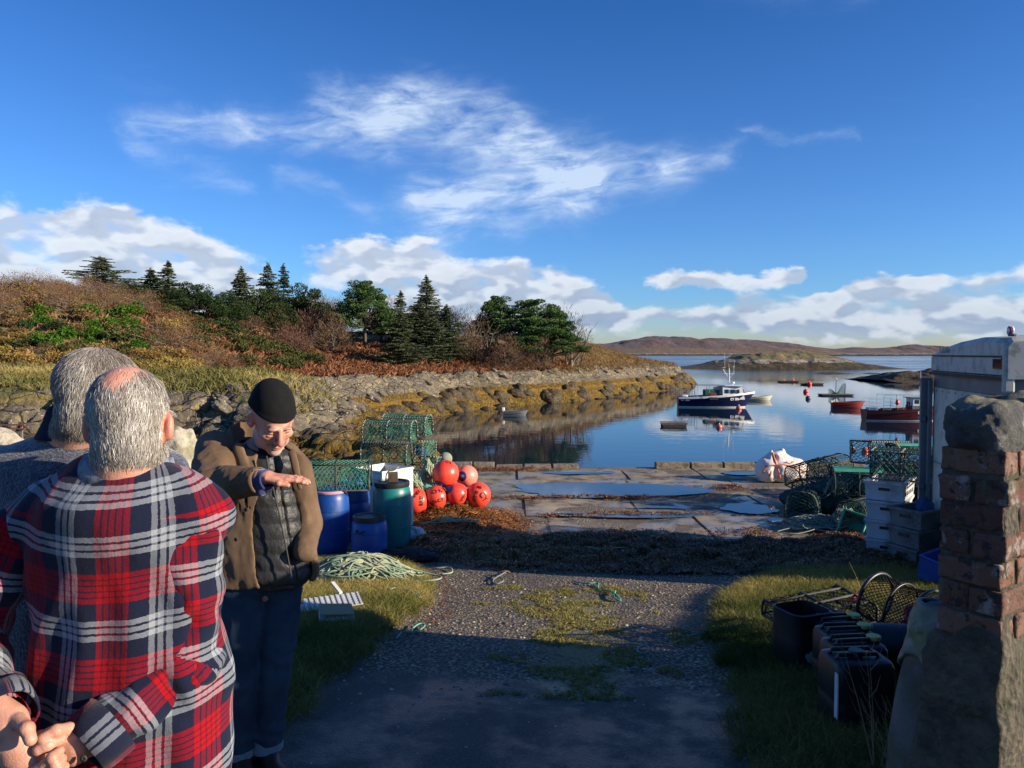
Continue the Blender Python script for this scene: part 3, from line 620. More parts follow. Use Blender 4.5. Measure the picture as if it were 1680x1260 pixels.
def twig_meshes(seed, H, W, mat, n=900, leaf=0.0, nleaf=0, barkm='pale_bark', trunks=3, lmat=None, thick=1.0):
    """bare shrub or tree: limbs and a haze of thin twigs, with a few dead leaves"""
    rg = np.random.default_rng(seed); tr = MB(); Q = []
    tips = []
    for i in range(trunks):
        a = rg.uniform(0, 6.28); b0 = Vector((rg.normal() * W * .06, rg.normal() * W * .06, -.3)); p = b0; d = Vector((math.cos(a) * .35, math.sin(a) * .35, 1)).normalized(); pts = [p]
        for k in range(4): p = p + d * H * .17; d = (d + Vector(rg.normal(size=3)) * .28 + Vector((0, 0, .1))).normalized(); pts.append(p)
        tr.tube(pts, [(.05 + H * .009) * thick * q for q in (1, .8, .6, .42, .25)], 5, caps=False)
        for k in range(1, 5):
            for _ in range(4):
                e = pts[k] + Vector((rg.normal() * W * .2, rg.normal() * W * .2, abs(rg.normal()) * H * .14 + .05 * H)); m_ = (pts[k] + e) / 2 + Vector((0, 0, -.02 * H))
                tr.tube([pts[k], m_, e], [.03 * thick, .02 * thick, .01], 3, caps=False); tips.append(e)
    d = rg.normal(size=(n, 3)); d /= np.linalg.norm(d, axis=1)[:, None]; d[:, 2] = np.abs(d[:, 2]); rr = rg.uniform(.35, 1, n) ** .6
    lump = 1 + .25 * fbm(d[:, 0] * 2 + seed, d[:, 1] * 2, d[:, 2] * 2, 3, seed)
    P = d * (rr * lump)[:, None] * [W / 2, W / 2, H * .92] + [0, 0, H * .06]
    dr = d * [1, 1, .5] + [0, 0, .75]
    v, f = leaves(P, H * .10, rg, stretch=14, dirs=dr); me = npmesh('crown', v, f, mat); fattr(me, 'tint', np.repeat(np.clip(.3 + .5 * rr * d[:, 2] + rg.normal(size=n) * .25, 0, 1), 4))
    if nleaf:
        P = d[rg.integers(0, n, nleaf)] * rg.uniform(.6, 1.02, nleaf)[:, None] * [W / 2, W / 2, H * .92] + [0, 0, H * .05]; v2, f2 = leaves(P, leaf, rg, stretch=1.6)
        me = npmesh('crown', np.concatenate([v, v2]), np.concatenate([f, f2 + len(v)]), mat); me.materials.append(MATS[lmat or mat])
        me.polygons.foreach_set('material_index', np.r_[np.zeros(len(f)), np.ones(len(f2))].astype(np.int32)); fattr(me, 'tint', np.clip(np.r_[np.repeat(.3 + .5 * rr + 0 * d[:, 2], 4), np.repeat(rg.uniform(0, 1, nleaf), 4)], 0, 1))
    return tr.mesh('trunk', barkm), me
def bush_mesh(seed, mat, leaf=.16, n=1500, flat=.75, lobes=7, stretch=1.6, fill=.7):
    """unit shrub about 1 m radius built of leafy lobes"""
    rg = np.random.default_rng(seed); P = []; T = []
    for i in range(lobes):
        a = rg.uniform(0, 6.28); r_ = rg.uniform(0, .7); c = np.array([math.cos(a) * r_, math.sin(a) * r_, rg.uniform(.25, .75) * (1 - r_ * .4)]); k = n // lobes
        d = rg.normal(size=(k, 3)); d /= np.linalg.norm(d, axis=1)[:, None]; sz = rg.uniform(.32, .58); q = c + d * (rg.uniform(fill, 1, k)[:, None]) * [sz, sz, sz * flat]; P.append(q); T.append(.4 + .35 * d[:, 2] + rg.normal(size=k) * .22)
    P = np.concatenate(P); ok = P[:, 2] > -.1
    return leafmesh('foliage', P[ok], leaf, mat, rg, np.concatenate(T)[ok], stretch=stretch, up=.4)
def place_tree(name, label, cat, meshes, x, y, s=1.0, rz=None, group=None, sink=.1, sz=1.0):
    t_ = thing(name, label, cat, (x, y, hz(x, y) - sink), rz if rz is not None else random.uniform(0, 6.28), group)
    obj('trunk', meshes[0], t_); obj('crown', meshes[1], t_); w_ = max(s * 1.25, 1.35) if name == 'spruce_tree' else max(s * 1.2, 1.15) if name == 'pine_tree' else max(s, .95); t_.scale = (w_, w_, s * sz); return t_
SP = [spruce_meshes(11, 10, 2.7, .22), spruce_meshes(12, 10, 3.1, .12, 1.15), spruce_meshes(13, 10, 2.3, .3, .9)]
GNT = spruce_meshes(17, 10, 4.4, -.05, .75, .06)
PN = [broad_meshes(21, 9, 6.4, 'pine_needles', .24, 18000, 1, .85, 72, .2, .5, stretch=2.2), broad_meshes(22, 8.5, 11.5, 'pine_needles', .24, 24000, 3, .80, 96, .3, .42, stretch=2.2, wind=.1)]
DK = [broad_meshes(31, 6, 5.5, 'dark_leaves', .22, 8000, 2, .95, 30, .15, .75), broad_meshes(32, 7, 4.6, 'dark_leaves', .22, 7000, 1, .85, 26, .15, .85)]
BR = [twig_meshes(41, 6, 7, 'brown_twigs', 4200), twig_meshes(42, 5, 5.5, 'brown_twigs', 3200), twig_meshes(43, 7, 4.5, 'brown_twigs', 500, .16, 160, lmat='gorse_leaves', trunks=3, thick=1.3)]
def tx(px, y): return (px - 840) / FPX * y
G1 = 'conifers along the skyline of the hill'
def by_top(px, top, y, base_h):  # scale so that the tree top reaches photo row `top`
    x = tx(px, y); z0 = hz(x, y) - .1; return x, y, (CAM_H + (579 - top) / FPX * y - z0) / base_h
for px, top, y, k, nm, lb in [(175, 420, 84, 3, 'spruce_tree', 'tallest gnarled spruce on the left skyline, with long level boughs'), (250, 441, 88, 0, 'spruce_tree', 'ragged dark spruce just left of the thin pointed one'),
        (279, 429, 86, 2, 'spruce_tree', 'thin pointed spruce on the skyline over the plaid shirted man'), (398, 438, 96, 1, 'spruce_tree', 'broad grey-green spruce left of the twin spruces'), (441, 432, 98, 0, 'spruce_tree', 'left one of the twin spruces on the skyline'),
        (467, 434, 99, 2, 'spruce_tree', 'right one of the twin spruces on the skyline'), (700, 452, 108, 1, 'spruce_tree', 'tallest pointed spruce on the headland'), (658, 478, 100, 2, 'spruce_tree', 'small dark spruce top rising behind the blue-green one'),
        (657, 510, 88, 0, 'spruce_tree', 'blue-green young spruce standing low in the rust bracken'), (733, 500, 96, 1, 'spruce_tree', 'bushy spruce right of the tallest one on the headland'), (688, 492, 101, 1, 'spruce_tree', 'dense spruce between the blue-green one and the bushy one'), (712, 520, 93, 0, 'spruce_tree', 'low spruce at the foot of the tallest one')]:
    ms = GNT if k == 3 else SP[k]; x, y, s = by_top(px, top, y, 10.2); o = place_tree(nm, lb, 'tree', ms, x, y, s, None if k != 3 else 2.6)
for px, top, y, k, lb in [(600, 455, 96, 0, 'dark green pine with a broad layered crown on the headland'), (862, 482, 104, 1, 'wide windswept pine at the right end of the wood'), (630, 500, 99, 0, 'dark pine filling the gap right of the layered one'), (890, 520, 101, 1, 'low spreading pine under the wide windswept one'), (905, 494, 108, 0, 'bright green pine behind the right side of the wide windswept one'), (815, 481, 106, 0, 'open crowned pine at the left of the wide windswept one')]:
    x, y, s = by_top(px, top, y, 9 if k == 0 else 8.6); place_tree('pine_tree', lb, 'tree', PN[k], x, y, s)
for px, top, y, k, lb in [(310, 462, 80, 0, 'rounded dark evergreen on the ridge between the thin spruce and the broad spruce'), (345, 465, 83, 1, 'small dark evergreen right of the rounded one on the ridge'), (285, 470, 78, 1, 'dark evergreen under the thin pointed spruce'), (420, 472, 92, 0, 'dark evergreen below the twin spruces'),
        (500, 464, 100, 0, 'dark evergreen right of the twin spruces'), (375, 480, 86, 0, 'dark evergreen under the broad grey-green spruce'), (455, 475, 94, 0, 'dark evergreen in front of the twin spruces'), (225, 462, 82, 0, 'dark evergreen between the two leftmost spruces')]:
    x, y, s = by_top(px, top, y, 6.1 if k == 0 else 7); place_tree('evergreen_tree', lb, 'tree', DK[k], x, y, s)
for px, top, y, k, lb in [(770, 500, 102, 2, 'thin bare tree with sparse leaves left of the wide pine'), (935, 500, 108, 2, 'slender sparse tree at the very end of the wood'), (950, 515, 111, 2, 'shorter sparse tree leaning at the end of the wood'), (790, 510, 99, 2, 'twisted bare tree under the wide pine'), (120, 465, 80, 2, 'bare pale tree on the left skyline')]:
    x, y, s = by_top(px, top, y, 7); place_tree('bare_tree', lb, 'tree', BR[2], x, y, s)
GB = 'bare brown trees in the shaded hollow'
for px, top, y, k in [(430, 488, 100, 0), (475, 478, 104, 0), (520, 474, 106, 0), (555, 486, 103, 1), (455, 505, 92, 1), (505, 500, 95, 0), (545, 510, 92, 1), (640, 484, 112, 1), (680, 500, 106, 1), (745, 498, 108, 0), (410, 515, 88, 1), (480, 530, 84, 1), (530, 480, 110, 0), (765, 530, 97, 1), (830, 545, 95, 1), (880, 545, 98, 1)]:
    x, y, s = by_top(px, top, y, 6.2 if k == 0 else 5.2); place_tree('bare_tree', 'bare brown leafless tree ' + ('low under the twin spruces' if px < 500 and top > 500 else 'right behind the broad grey-green spruce' if px < 450 else 'just right of the twin spruces' if px < 500 else 'in the middle of the shaded hollow' if px < 540 else 'left beside the dark layered pine' if px < 600 else 'behind the blue-green young spruce' if px < 660 else 'behind the dense spruce' if px < 700 else 'behind the bushy spruce' if px < 750 else 'left under the wide windswept pine' if px < 800 else 'low before the wide windswept pine'), 'tree', BR[k], x, y, s, group=GB)
# ---- shrubs on the hill
BU = {'gorse': [bush_mesh(51 + i, 'gorse_leaves', .15, 1500) for i in range(3)], 'green': [bush_mesh(55 + i, 'bright_leaves', .15, 1300) for i in range(2)], 'dark': [bush_mesh(58 + i, 'dark_leaves', .15, 1300) for i in range(2)],
      'yellow': [bush_mesh(61 + i, 'yellow_leaves', .11, 1300, fill=.45) for i in range(3)], 'rust': [bush_mesh(65 + i, 'rust_leaves', .12, 1300, fill=.4) for i in range(3)],
      'brown': [twig_meshes(71 + i, 1.25, 2.1, 'brown_twigs', 1500, .07, 300, lmat='rust_leaves', thick=.35, trunks=3) for i in range(3)]}
scatter_stuff_later = 1
LB = {'gorse': 'olive green gorse bush on the hillside among others like it', 'green': 'bright green leafy shrub in the green patch on the hillside', 'dark': 'dark green shrub on the hillside among the brown ones', 'yellow': 'yellowing autumn shrub on the lower hillside', 'rust': 'rust brown leafy shrub on the hillside', 'brown': 'bare brown twiggy shrub on the hillside'}
GRP = {'gorse': 'gorse bushes on the hill', 'green': 'bright green shrubs on the hill', 'dark': 'dark green shrubs on the hill', 'yellow': 'yellowing shrubs on the hill', 'rust': 'rust brown shrubs on the hill', 'brown': 'bare brown shrubs on the hill'}
rs = random.Random(5); nsh = 0; used = []
LK = {'gorse': 'olive green gorse bush', 'green': 'bright green leafy shrub', 'dark': 'dark green shrub', 'yellow': 'yellowing autumn shrub', 'rust': 'rust brown leafy shrub', 'brown': 'bare brown twiggy shrub'}
def lbl(kind, x, y, z):
    px = 840 + x / y * FPX; py = 579 - (z + .8 - CAM_H) / y * FPX
    v_ = 'on the skyline' if py < 500 else 'high on the slope' if py < 530 else 'halfway up the slope' if py < 560 else 'low on the slope' if py < 590 else 'at the foot of the hill'
    h_ = 'at the left edge' if px < 60 else 'left of the gnarled spruce' if px < 140 else 'under the gnarled spruce' if px < 225 else 'under the thin pointed spruce' if px < 310 else 'left of the beanie' if px < 380 else 'above the beanie' if px < 450 else 'at the right end of the hill'
    return f'{LK[kind]} {v_}, {h_}'
def shrub(kind, x, y, s):
    global nsh
    z = hz(x, y); q = rs.choice(BU[kind]); t_ = None
    if isinstance(q, tuple):
        t_ = thing('shrub', lbl(kind, x, y, z), 'shrub', (x, y, z - .1), rs.uniform(0, 6.3), GRP[kind]); obj('stems', q[0], t_); obj('foliage', q[1], t_); t_.scale = (s, s, s * rs.uniform(.9, 1.15))
    else:
        t_ = obj('shrub', q, None, (x, y, z - .15 * s), (rs.uniform(-.1, .1), rs.uniform(-.1, .1), rs.uniform(0, 6.3)), (s, s, s * rs.uniform(.75, 1.1))); tag(t_, lbl(kind, x, y, z), 'shrub', GRP[kind])
    nsh += 1
tries = 0
while nsh < 285 and tries < 30000:
    tries += 1
    y = rs.uniform(43, 92); px = rs.uniform(-60, 520); x = tx(px, y)
    h_ = hz(x, y)
    if h_ < .35 or y < 45: continue
    rx = x
    if px > 470 and h_ < .6: continue
    s = rs.uniform(.9, 1.9) * (.7 + .5 * (y - 43) / 50)
    if any((x - a) ** 2 + (y - b_) ** 2 < (.62 * (s + c_)) ** 2 for a, b_, c_ in used): continue
    py = 579 - (h_ - CAM_H) / y * FPX
    rn = rs.random()
    ridge_d = px - np.interp(py, [470, 505, 560, 610], [250, 330, 410, 490])
    if 60 < px < 255 and 515 < py < 575 and rn < .8: k = 'green' if px < 215 or rn < .4 else 'dark'
    elif ridge_d > -75 and rn < .82: k = 'gorse'
    elif ridge_d > -160 and rn < .45: k = 'brown'
    elif py > 560 and rn < .72: k = 'yellow'
    elif py < 530 and rn < .72: k = 'brown'
    else: k = rs.choice(['rust', 'rust', 'brown', 'yellow', 'gorse', 'dark'])
    used.append((x, y, s)); shrub(k, x, y, s)
# ---- undergrowth that nobody could count
def scatter_stuff(name, n, xr, yr, mat, hgt, accept, per=5, stretch=6, tint=lambda x, y, r_: r_.uniform(0, 1, len(x)), seed=1, zf=None, spread=.45, lift=.4):
    rg = np.random.default_rng(seed); x = rg.uniform(*xr, n); y = rg.uniform(*yr, n); ok = accept(x, y); x, y = x[ok], y[ok]; z = (zf or land_h)(x, y)
    tn = tint(x, y, rg); x, y, z, tn = [np.repeat(q, per) for q in (x, y, z, tn)]; k = len(x); x = x + rg.normal(size=k) * hgt * .3; y = y + rg.normal(size=k) * hgt * .3
    d = rg.normal(size=(k, 3)) * spread; d[:, 2] = 1; d /= np.linalg.norm(d, axis=1)[:, None]; L = hgt * rg.uniform(.5, 1.25, k); s = np.cross(d, rg.normal(size=(k, 3))); s /= np.linalg.norm(s, axis=1)[:, None]
    W = (L / stretch)[:, None]; P = np.stack([x, y, z], 1); bend = rg.normal(size=(k, 3)) * .25 * L[:, None]; bend[:, 2] = -abs(bend[:, 2]) * .5
    m_ = P + d * L[:, None] * .55; e = P + d * L[:, None] + bend
    v = np.stack([P - s * W * .5, P + s * W * .5, m_ + s * W * .5, m_ - s * W * .5, e + s * W * .12, e - s * W * .12], 1).reshape(-1, 3); i = np.arange(k)[:, None] * 6
    f = np.concatenate([i + [0, 1, 2, 3], i + [3, 2, 4, 5]]); me = npmesh(name, v, f, mat); fattr(me, 'tint', np.repeat(np.clip(tn + rg.normal(size=k) * .12, 0, 1), 6)); return tag(obj(name, me), kind='stuff')
def s_at(x, y): return coast_s(x, y)
scatter_stuff('bracken', 9000, (-32, 20), (60, 112), 'bracken_fronds', .6, lambda x, y: (s_at(x, y) > 4.5) & (s_at(x, y) < 25 + fbm(x * .1, y * .1, 0, 2, 3) * 12) & (x < tx(930, y)), 6, 5, seed=3, spread=.8)
scatter_stuff('undergrowth', 9000, (-75, -8), (44, 90), 'rust_leaves', .5, lambda x, y: (s_at(x, y) > 10) & (x > tx(-60, y)) & (x < tx(500, y)), 6, 5, seed=4, spread=.9)
scatter_stuff('moor_grass', 16000, (-5, 38), (88, 150), 'moor_grass', .45, lambda x, y: (s_at(x, y) > 3.6) & (x > tx(900, y)), 4, 7, seed=5)
scatter_stuff('bank_grass', 16000, (-32, -4), (26, 56), 'shore_grass', .32, lambda x, y: (s_at(x, y) > 6.3 + fbm(x * .5, y * .5, 0, 3, 60) * 2.2) & (x > tx(-40, y)), 6, 9, seed=6, tint=lambda x, y, r_: .45 + fbm(x * .3, y * .3, 0, 3, 7) * 1.1 + r_.normal(size=len(x)) * .1)
# ---- verges beside the road
vt = lambda x, y, r_: .42 + fbm(x * 1.4, y * 1.4, 0, 3, 17) * .9 + np.exp(-((y - 6.9) / .9) ** 2) * .42 * (x < 0) + r_.normal(size=len(x)) * .12
scatter_stuff('verge_grass', 34000, (-3.6, -.4), (3.3, 9.3), 'verge_grass', .085, lambda x, y: verge(x, y)[0] > .15 + .6 * np.abs(fbm(x * 6, y * 6, 0, 2, 44)) * 2, 8, 26, seed=8, zf=g, tint=vt, spread=.7)
scatter_stuff('verge_grass', 36000, (.7, 4.8), (2.7, 9.4), 'verge_grass', .09, lambda x, y: verge(x, y)[1] > .15 + .6 * np.abs(fbm(x * 6, y * 6, 0, 2, 45)) * 2, 8, 28, seed=9, zf=g, tint=lambda x, y, r_: .28 + fbm(x * 1.4, y * 1.4, 0, 3, 19) * .9 + sstep(6, 7.5, y) * .25, spread=.8)
scatter_stuff('moss_tufts', 9000, (-.4, 1.4), (4.2, 7.9), 'verge_grass', .028, lambda x, y: np.exp(-((x - .45 - .1 * (y - 5)) / .42) ** 2) * .75 + fbm(x * 4, y * 4, 0, 4, 23) * 1.7 > .62, 5, 5, seed=10, zf=g, tint=lambda x, y, r_: r_.uniform(.4, .9, len(x)), spread=1.2)

simple('shore_rock', (0.21, 0.17, 0.11), (0.09, 0.075, 0.055), .9, 2.5, .9, 9, .08, dirt=(0.60, 0.55, 0.44), dirtscale=5, dlo=.58, dhi=.64, rnd=.15)
simple('weedy_rock', (0.022, 0.015, 0.005), (0.15, 0.095, 0.02), .6, 5, .9, 14, .1, lo=.4, hi=.75, rnd=.15)
def rockmesh(seed, mat, fl=.7, k=.22, n=14):
    def f(P):
        q = P / np.array([1, .75, fl]); w1, w2, wc = worley(q[:, 0] * 1.3 + seed, q[:, 1] * 1.3, q[:, 2] * 1.9, seed); return np.linalg.norm(q, axis=1) - 1 - .35 * fbm(q[:, 0], q[:, 1], q[:, 2], 4, seed) + k * w1 * 1.2 + .12 * sstep(.12, 0, w2 - w1) - .1
    V, F = surfnet(f, (-1.5, -1.3, -1.2), (1.5, 1.3, 1.2), 1.0 / n); return npmesh('rock', V, F, mat, False)
RK = [rockmesh(s, 'shore_rock', .50, .34, 9) for s in range(6)]; WR = [rockmesh(20 + s, 'weedy_rock', .8, .05, 8) for s in range(4)]
rk = random.Random(8)
def strew(n, parent, meshes, yr, srange, size, seed, hcond=None, sink=.25, pxr=(-60, 1140)):
    c_ = 0; k = 0
    while c_ < n and k < 40000:
        k += 1; y = rk.uniform(*yr); px = rk.uniform(*pxr); x = tx(px, y); s = float(coast_s(np.array([x]), np.array([y]))[0])
        if not (srange[0] < s < srange[1]): continue
        z = hz(x, y)
        if hcond and not hcond(z): continue
        q = rk.uniform(*size); obj('rock', rk.choice(meshes), parent, (x, y, z - q * sink), (rk.uniform(-.3, .1), rk.uniform(.1, .6), rk.uniform(-.5, .5)), (q, q, q * rk.uniform(.7, 1))); c_ += 1
strew(42, near_shore, RK, (22, 44), (3.8, 7.0), (.35, 1.0), 1, lambda z: z > -1.0); strew(26, near_shore, RK, (24, 44), (6.5, 8.5), (.2, .5), 2, None, .5); strew(60, near_shore, WR, (14, 44), (-12, 4.2), (.25, .75), 3, lambda z: -2.9 < z < -1.1, .35, (-60, 760))
strew(26, far_shore, RK, (62, 138), (2.2, 4.8), (.5, 1.7), 4, lambda z: z > -1.9, .35, (500, 1140)); strew(90, far_shore, WR, (62, 138), (-.6, 2.0), (.5, 1.3), 5, lambda z: z < -1.9, .35, (500, 1140))
# ============================================================ QUAY SURFACE
simple('slab_concrete', (0.31, 0.255, 0.165), (0.18, 0.145, 0.095), .8, 2.2, .5, 30, .01, dirt=(0.035, 0.024, 0.014), dirtscale=2.2, rnd=.14)
m = MATS['slab_concrete']; t = NT(m.node_tree); b = t.n['Principled BSDF']; co = t.new('ShaderNodeTexCoord').outputs['Object']
t.put(b.inputs['Roughness'], t.mr(t.noise(co, 1.6, 5, .65), .46, .58, .8, .22))
m, t, b = material('puddle'); b.inputs['Base Color'].default_value = (0.02, 0.022, 0.022, 1); b.inputs['Roughness'].default_value = .02; b.inputs['IOR'].default_value = 1.33; b.inputs['Specular IOR Level'].default_value = .7
quay = tag(MB().box((3.2, 14.1, QZ - .09), (11.4, 7.0, .12)).obj('quay_apron', 'slab_concrete'), kind='structure')
rows = [(10.75, 12.35), (12.4, 14.25), (14.3, 15.9), (15.95, 17.5)]; cuts = [[-1.6, .55, 2.9, 4.7, 8.8], [-1.9, .2, 2.1, 4.35, 8.8], [-2.0, .9, 2.35, 4.5, 8.8], [-2.2, .1, 2.45, 4.1, 6.1, 8.8]]
for (y0, y1), cx in zip(rows, cuts):
    for x0, x1 in zip(cx[:-1], cx[1:]):
        v, f = grid(np.linspace(x0 + .03, x1 - .03, 14), np.linspace(y0 + .02, y1 - .02, 12), lambda X, Y: QZ + .012 + fbm(X * 1.1, Y * 1.1, 0, 3, 6) * .035)
        tp = MB(); n_ = 14 * 12; tp.add([tuple(p) for p in v], [tuple(q) for q in f])
        for a_, b_ in [((x0 + .03, y0 + .02), (x1 - .03, y0 + .02)), ((x1 - .03, y0 + .02), (x1 - .03, y1 - .02)), ((x1 - .03, y1 - .02), (x0 + .03, y1 - .02)), ((x0 + .03, y1 - .02), (x0 + .03, y0 + .02))]:
            pa = [(a_[0] + (b_[0] - a_[0]) * k / 6, a_[1] + (b_[1] - a_[1]) * k / 6) for k in range(7)]; zt = [QZ + .012 + float(fbm(np.array(x), np.array(y), 0, 3, 6)) * .035 for x, y in [(p[0] * 1.1, p[1] * 1.1) for p in pa]]
            for k in range(6): tp.add([(pa[k][0], pa[k][1], QZ - .06), (pa[k + 1][0], pa[k + 1][1], QZ - .06), (*pa[k + 1], zt[k + 1]), (*pa[k], zt[k])], [(0, 1, 2, 3)])
        tp.obj('concrete_slab', 'slab_concrete', quay)
def blob_flat(name, c, rx, ry, seed, z, mat, n=80, parent=None, amp=.5):
    th = np.linspace(0, 2 * np.pi, n, endpoint=False); r_ = 1 + amp * fbm(np.cos(th) * 1.6 + seed, np.sin(th) * 1.6, 0, 4, seed)
    v = [(c[0], c[1], z)] + [(c[0] + rx * r_[k] * math.cos(th[k]), c[1] + ry * r_[k] * math.sin(th[k]), z) for k in range(n)]
    mb = MB().add(v, [(0, k + 1, (k + 1) % n + 1) for k in range(n)]); return tag(mb.obj(name, mat, parent), kind='structure')
for i, (px0, px1, y0, y1) in enumerate([(835, 1175, 794, 818), (1180, 1262, 774, 781), (890, 1010, 775, 779), (1185, 1285, 828, 846), (960, 1165, 846, 852), (1040, 1140, 833, 836), (910, 970, 842, 850), (1262, 1290, 852, 860)]):
    Y0 = 2.62 * FPX / (y1 - 579); Y1 = 2.62 * FPX / (y0 - 579); c = ((px0 + px1) / 2 - 840) / FPX * (Y0 + Y1) / 2
    blob_flat('puddle', (c, (Y0 + Y1) / 2), (px1 - px0) / 2 / FPX * (Y0 + Y1) / 2, (Y1 - Y0) / 2, 20 + i, QZ + .036 + .001 * i, 'puddle')
simple('kerb_concrete', (0.30, 0.24, 0.17), (0.15, 0.12, 0.085), .9, 6, .7, 25, .02, dirt=(0.06, 0.05, 0.03), dirtscale=8)
kr = random.Random(3)
for i, (p0, p1) in enumerate([(735, 775), (776, 812), (813, 858), (859, 905), (906, 950), (1075, 1132), (1133, 1186), (1187, 1240), (1241, 1300), (1301, 1360), (1361, 1420)]):
    x0, x1 = tx(p0, 17.6), tx(p1, 17.6); h = .14 if p0 > 1000 or p0 < 780 else .05 + .05 * kr.random()
    MB().box(((x0 + x1) / 2, 17.6, QZ + h / 2 - .03), (x1 - x0 - .03, .22, h + .06), (0, kr.uniform(-.01, .01), kr.uniform(-.02, .02)), bev=.015).obj('kerb_stone', 'kerb_concrete', quay)
# ---- seaweed wrack
m, t, b = material('wrack'); tn = attr(t, 'tint'); t.put(b.inputs['Base Color'], t.ramp(tn, [(0, (0.055, 0.024, 0.008)), (.4, (0.20, 0.080, 0.020)), (.8, (0.33, 0.145, 0.036)), (1, (0.46, 0.23, 0.06))])); b.inputs['Roughness'].default_value = .42
def wrack_d(x, y):
    n = fbm(x * 1.5, y * 1.5, 0, 4, 91)
    c = n * .5 + np.interp(x, [-1.5, 0, 1.5, 3, 4.5, 6], [10.6, 9.95, 9.7, 9.75, 9.7, 10.1]); wv = np.interp(x, [-1.5, 0, 2, 5], [.7, .95, 1.05, 1.1])
    d = np.exp(-np.abs((y - c) / wv) ** 3) * sstep(-1.75, -1.2, x) * sstep(5.4, 4.8, x)
    d = np.maximum(d, 1.0 * np.exp(-((x + .8) / .72) ** 2 - ((y - 11.75) / .85) ** 2))
    d = np.maximum(d, .42 * np.exp(-((y - 13.75 - .06 * x + n * .4) / .11) ** 2) * sstep(-1.6, -1.1, x) * sstep(3.4, 2.2, x)); d = np.maximum(d, .5 * np.exp(-((x + .2) / 1.1) ** 2 - ((y - 17.2) / .2) ** 2))
    d = np.maximum(d, .45 * np.exp(-((x - 4.2) / .5) ** 2 - ((y - 14.9) / .22) ** 2)); d = np.maximum(d, .4 * np.exp(-((y - 12.4 + n * .3) / .07) ** 2) * (x > .4) * (x < 3.4))
    return np.clip(d + n * .35 * (d > .12), 0, 1)
def wrack_h(x, y): return g(x, y) * (y < 10.75) + (QZ + .02) * (y >= 10.75) + wrack_d(x, y) ** 1.2 * (.11 + .12 * fbm(x * 5, y * 5, 0, 3, 8)) + .13 * np.exp(-((x + .95) / .55) ** 2 - ((y - 12.25) / .38) ** 2)
v, f = grid(np.arange(-1.8, 5.6, .045), np.arange(8.6, 17.5, .045), wrack_h); kp = wrack_d(v[:, 0], v[:, 1]) > .34; f = f[kp[f].all(1)]; us = np.unique(f); mp = -np.ones(len(v), int); mp[us] = np.arange(len(us))
me = npmesh('seaweed_bed', v[us], mp[f], 'wrack', True); fattr(me, 'tint', np.clip(.18 + fbm(v[us, 0] * 14, v[us, 1] * 14, 0, 3, 5) * .5, 0, 1)); tag(obj('seaweed', me), kind='stuff')
rg = np.random.default_rng(31); x = rg.uniform(-1.8, 5.5, 420000); y = rg.uniform(8.6, 17.4, 420000); ok = wrack_d(x, y) > rg.uniform(.03, 1.0, len(x)); x, y = x[ok][:110000], y[ok][:110000]; k = len(x)
z = wrack_h(x, y); a = rg.uniform(0, 6.28, k); L = rg.uniform(.018, .055, k); el_ = rg.uniform(-.1, .8, k); W = rg.uniform(.0025, .006, k)
P = np.stack([x, y, z], 1); d1 = np.stack([np.cos(a) * np.cos(el_), np.sin(a) * np.cos(el_), np.sin(el_)], 1); a2 = a + rg.normal(size=k) * .9; d2 = np.stack([np.cos(a2), np.sin(a2), -rg.uniform(.1, .8, k)], 1); s = np.stack([-np.sin(a), np.cos(a), rg.normal(size=k) * .5], 1)
M1 = P + d1 * L[:, None]; E = M1 + d2 * L[:, None] * .8; W = W[:, None]
v = np.stack([P - s * W, P + s * W, M1 + s * W, M1 - s * W, E + s * W * .4, E - s * W * .4], 1).reshape(-1, 3); i = np.arange(k)[:, None] * 6
me = npmesh('seaweed', v, np.concatenate([i + [0, 1, 2, 3], i + [3, 2, 4, 5]]), 'wrack'); fattr(me, 'tint', np.repeat(np.clip(rg.beta(2, 3.2, k) + .25 * np.exp(-((x + .3) / .9) ** 2), 0, 1), 6)); tag(obj('seaweed', me), kind='stuff')
scatter_stuff('dead_weed', 9000, (-1.5, 4.0), (4.2, 9.2), 'bracken_fronds', .022, lambda x, y: (verge(x, y)[0] + verge(x, y)[1] < .5) & ((np.exp(-((x - edge_l(y) - .12) / .14) ** 2) * sstep(5.2, 6, y) + fbm(x * 1.6, y * 1.6, 0, 4, 66) * 1.2) > .62), 3, 4, seed=14, zf=g, spread=1.4)
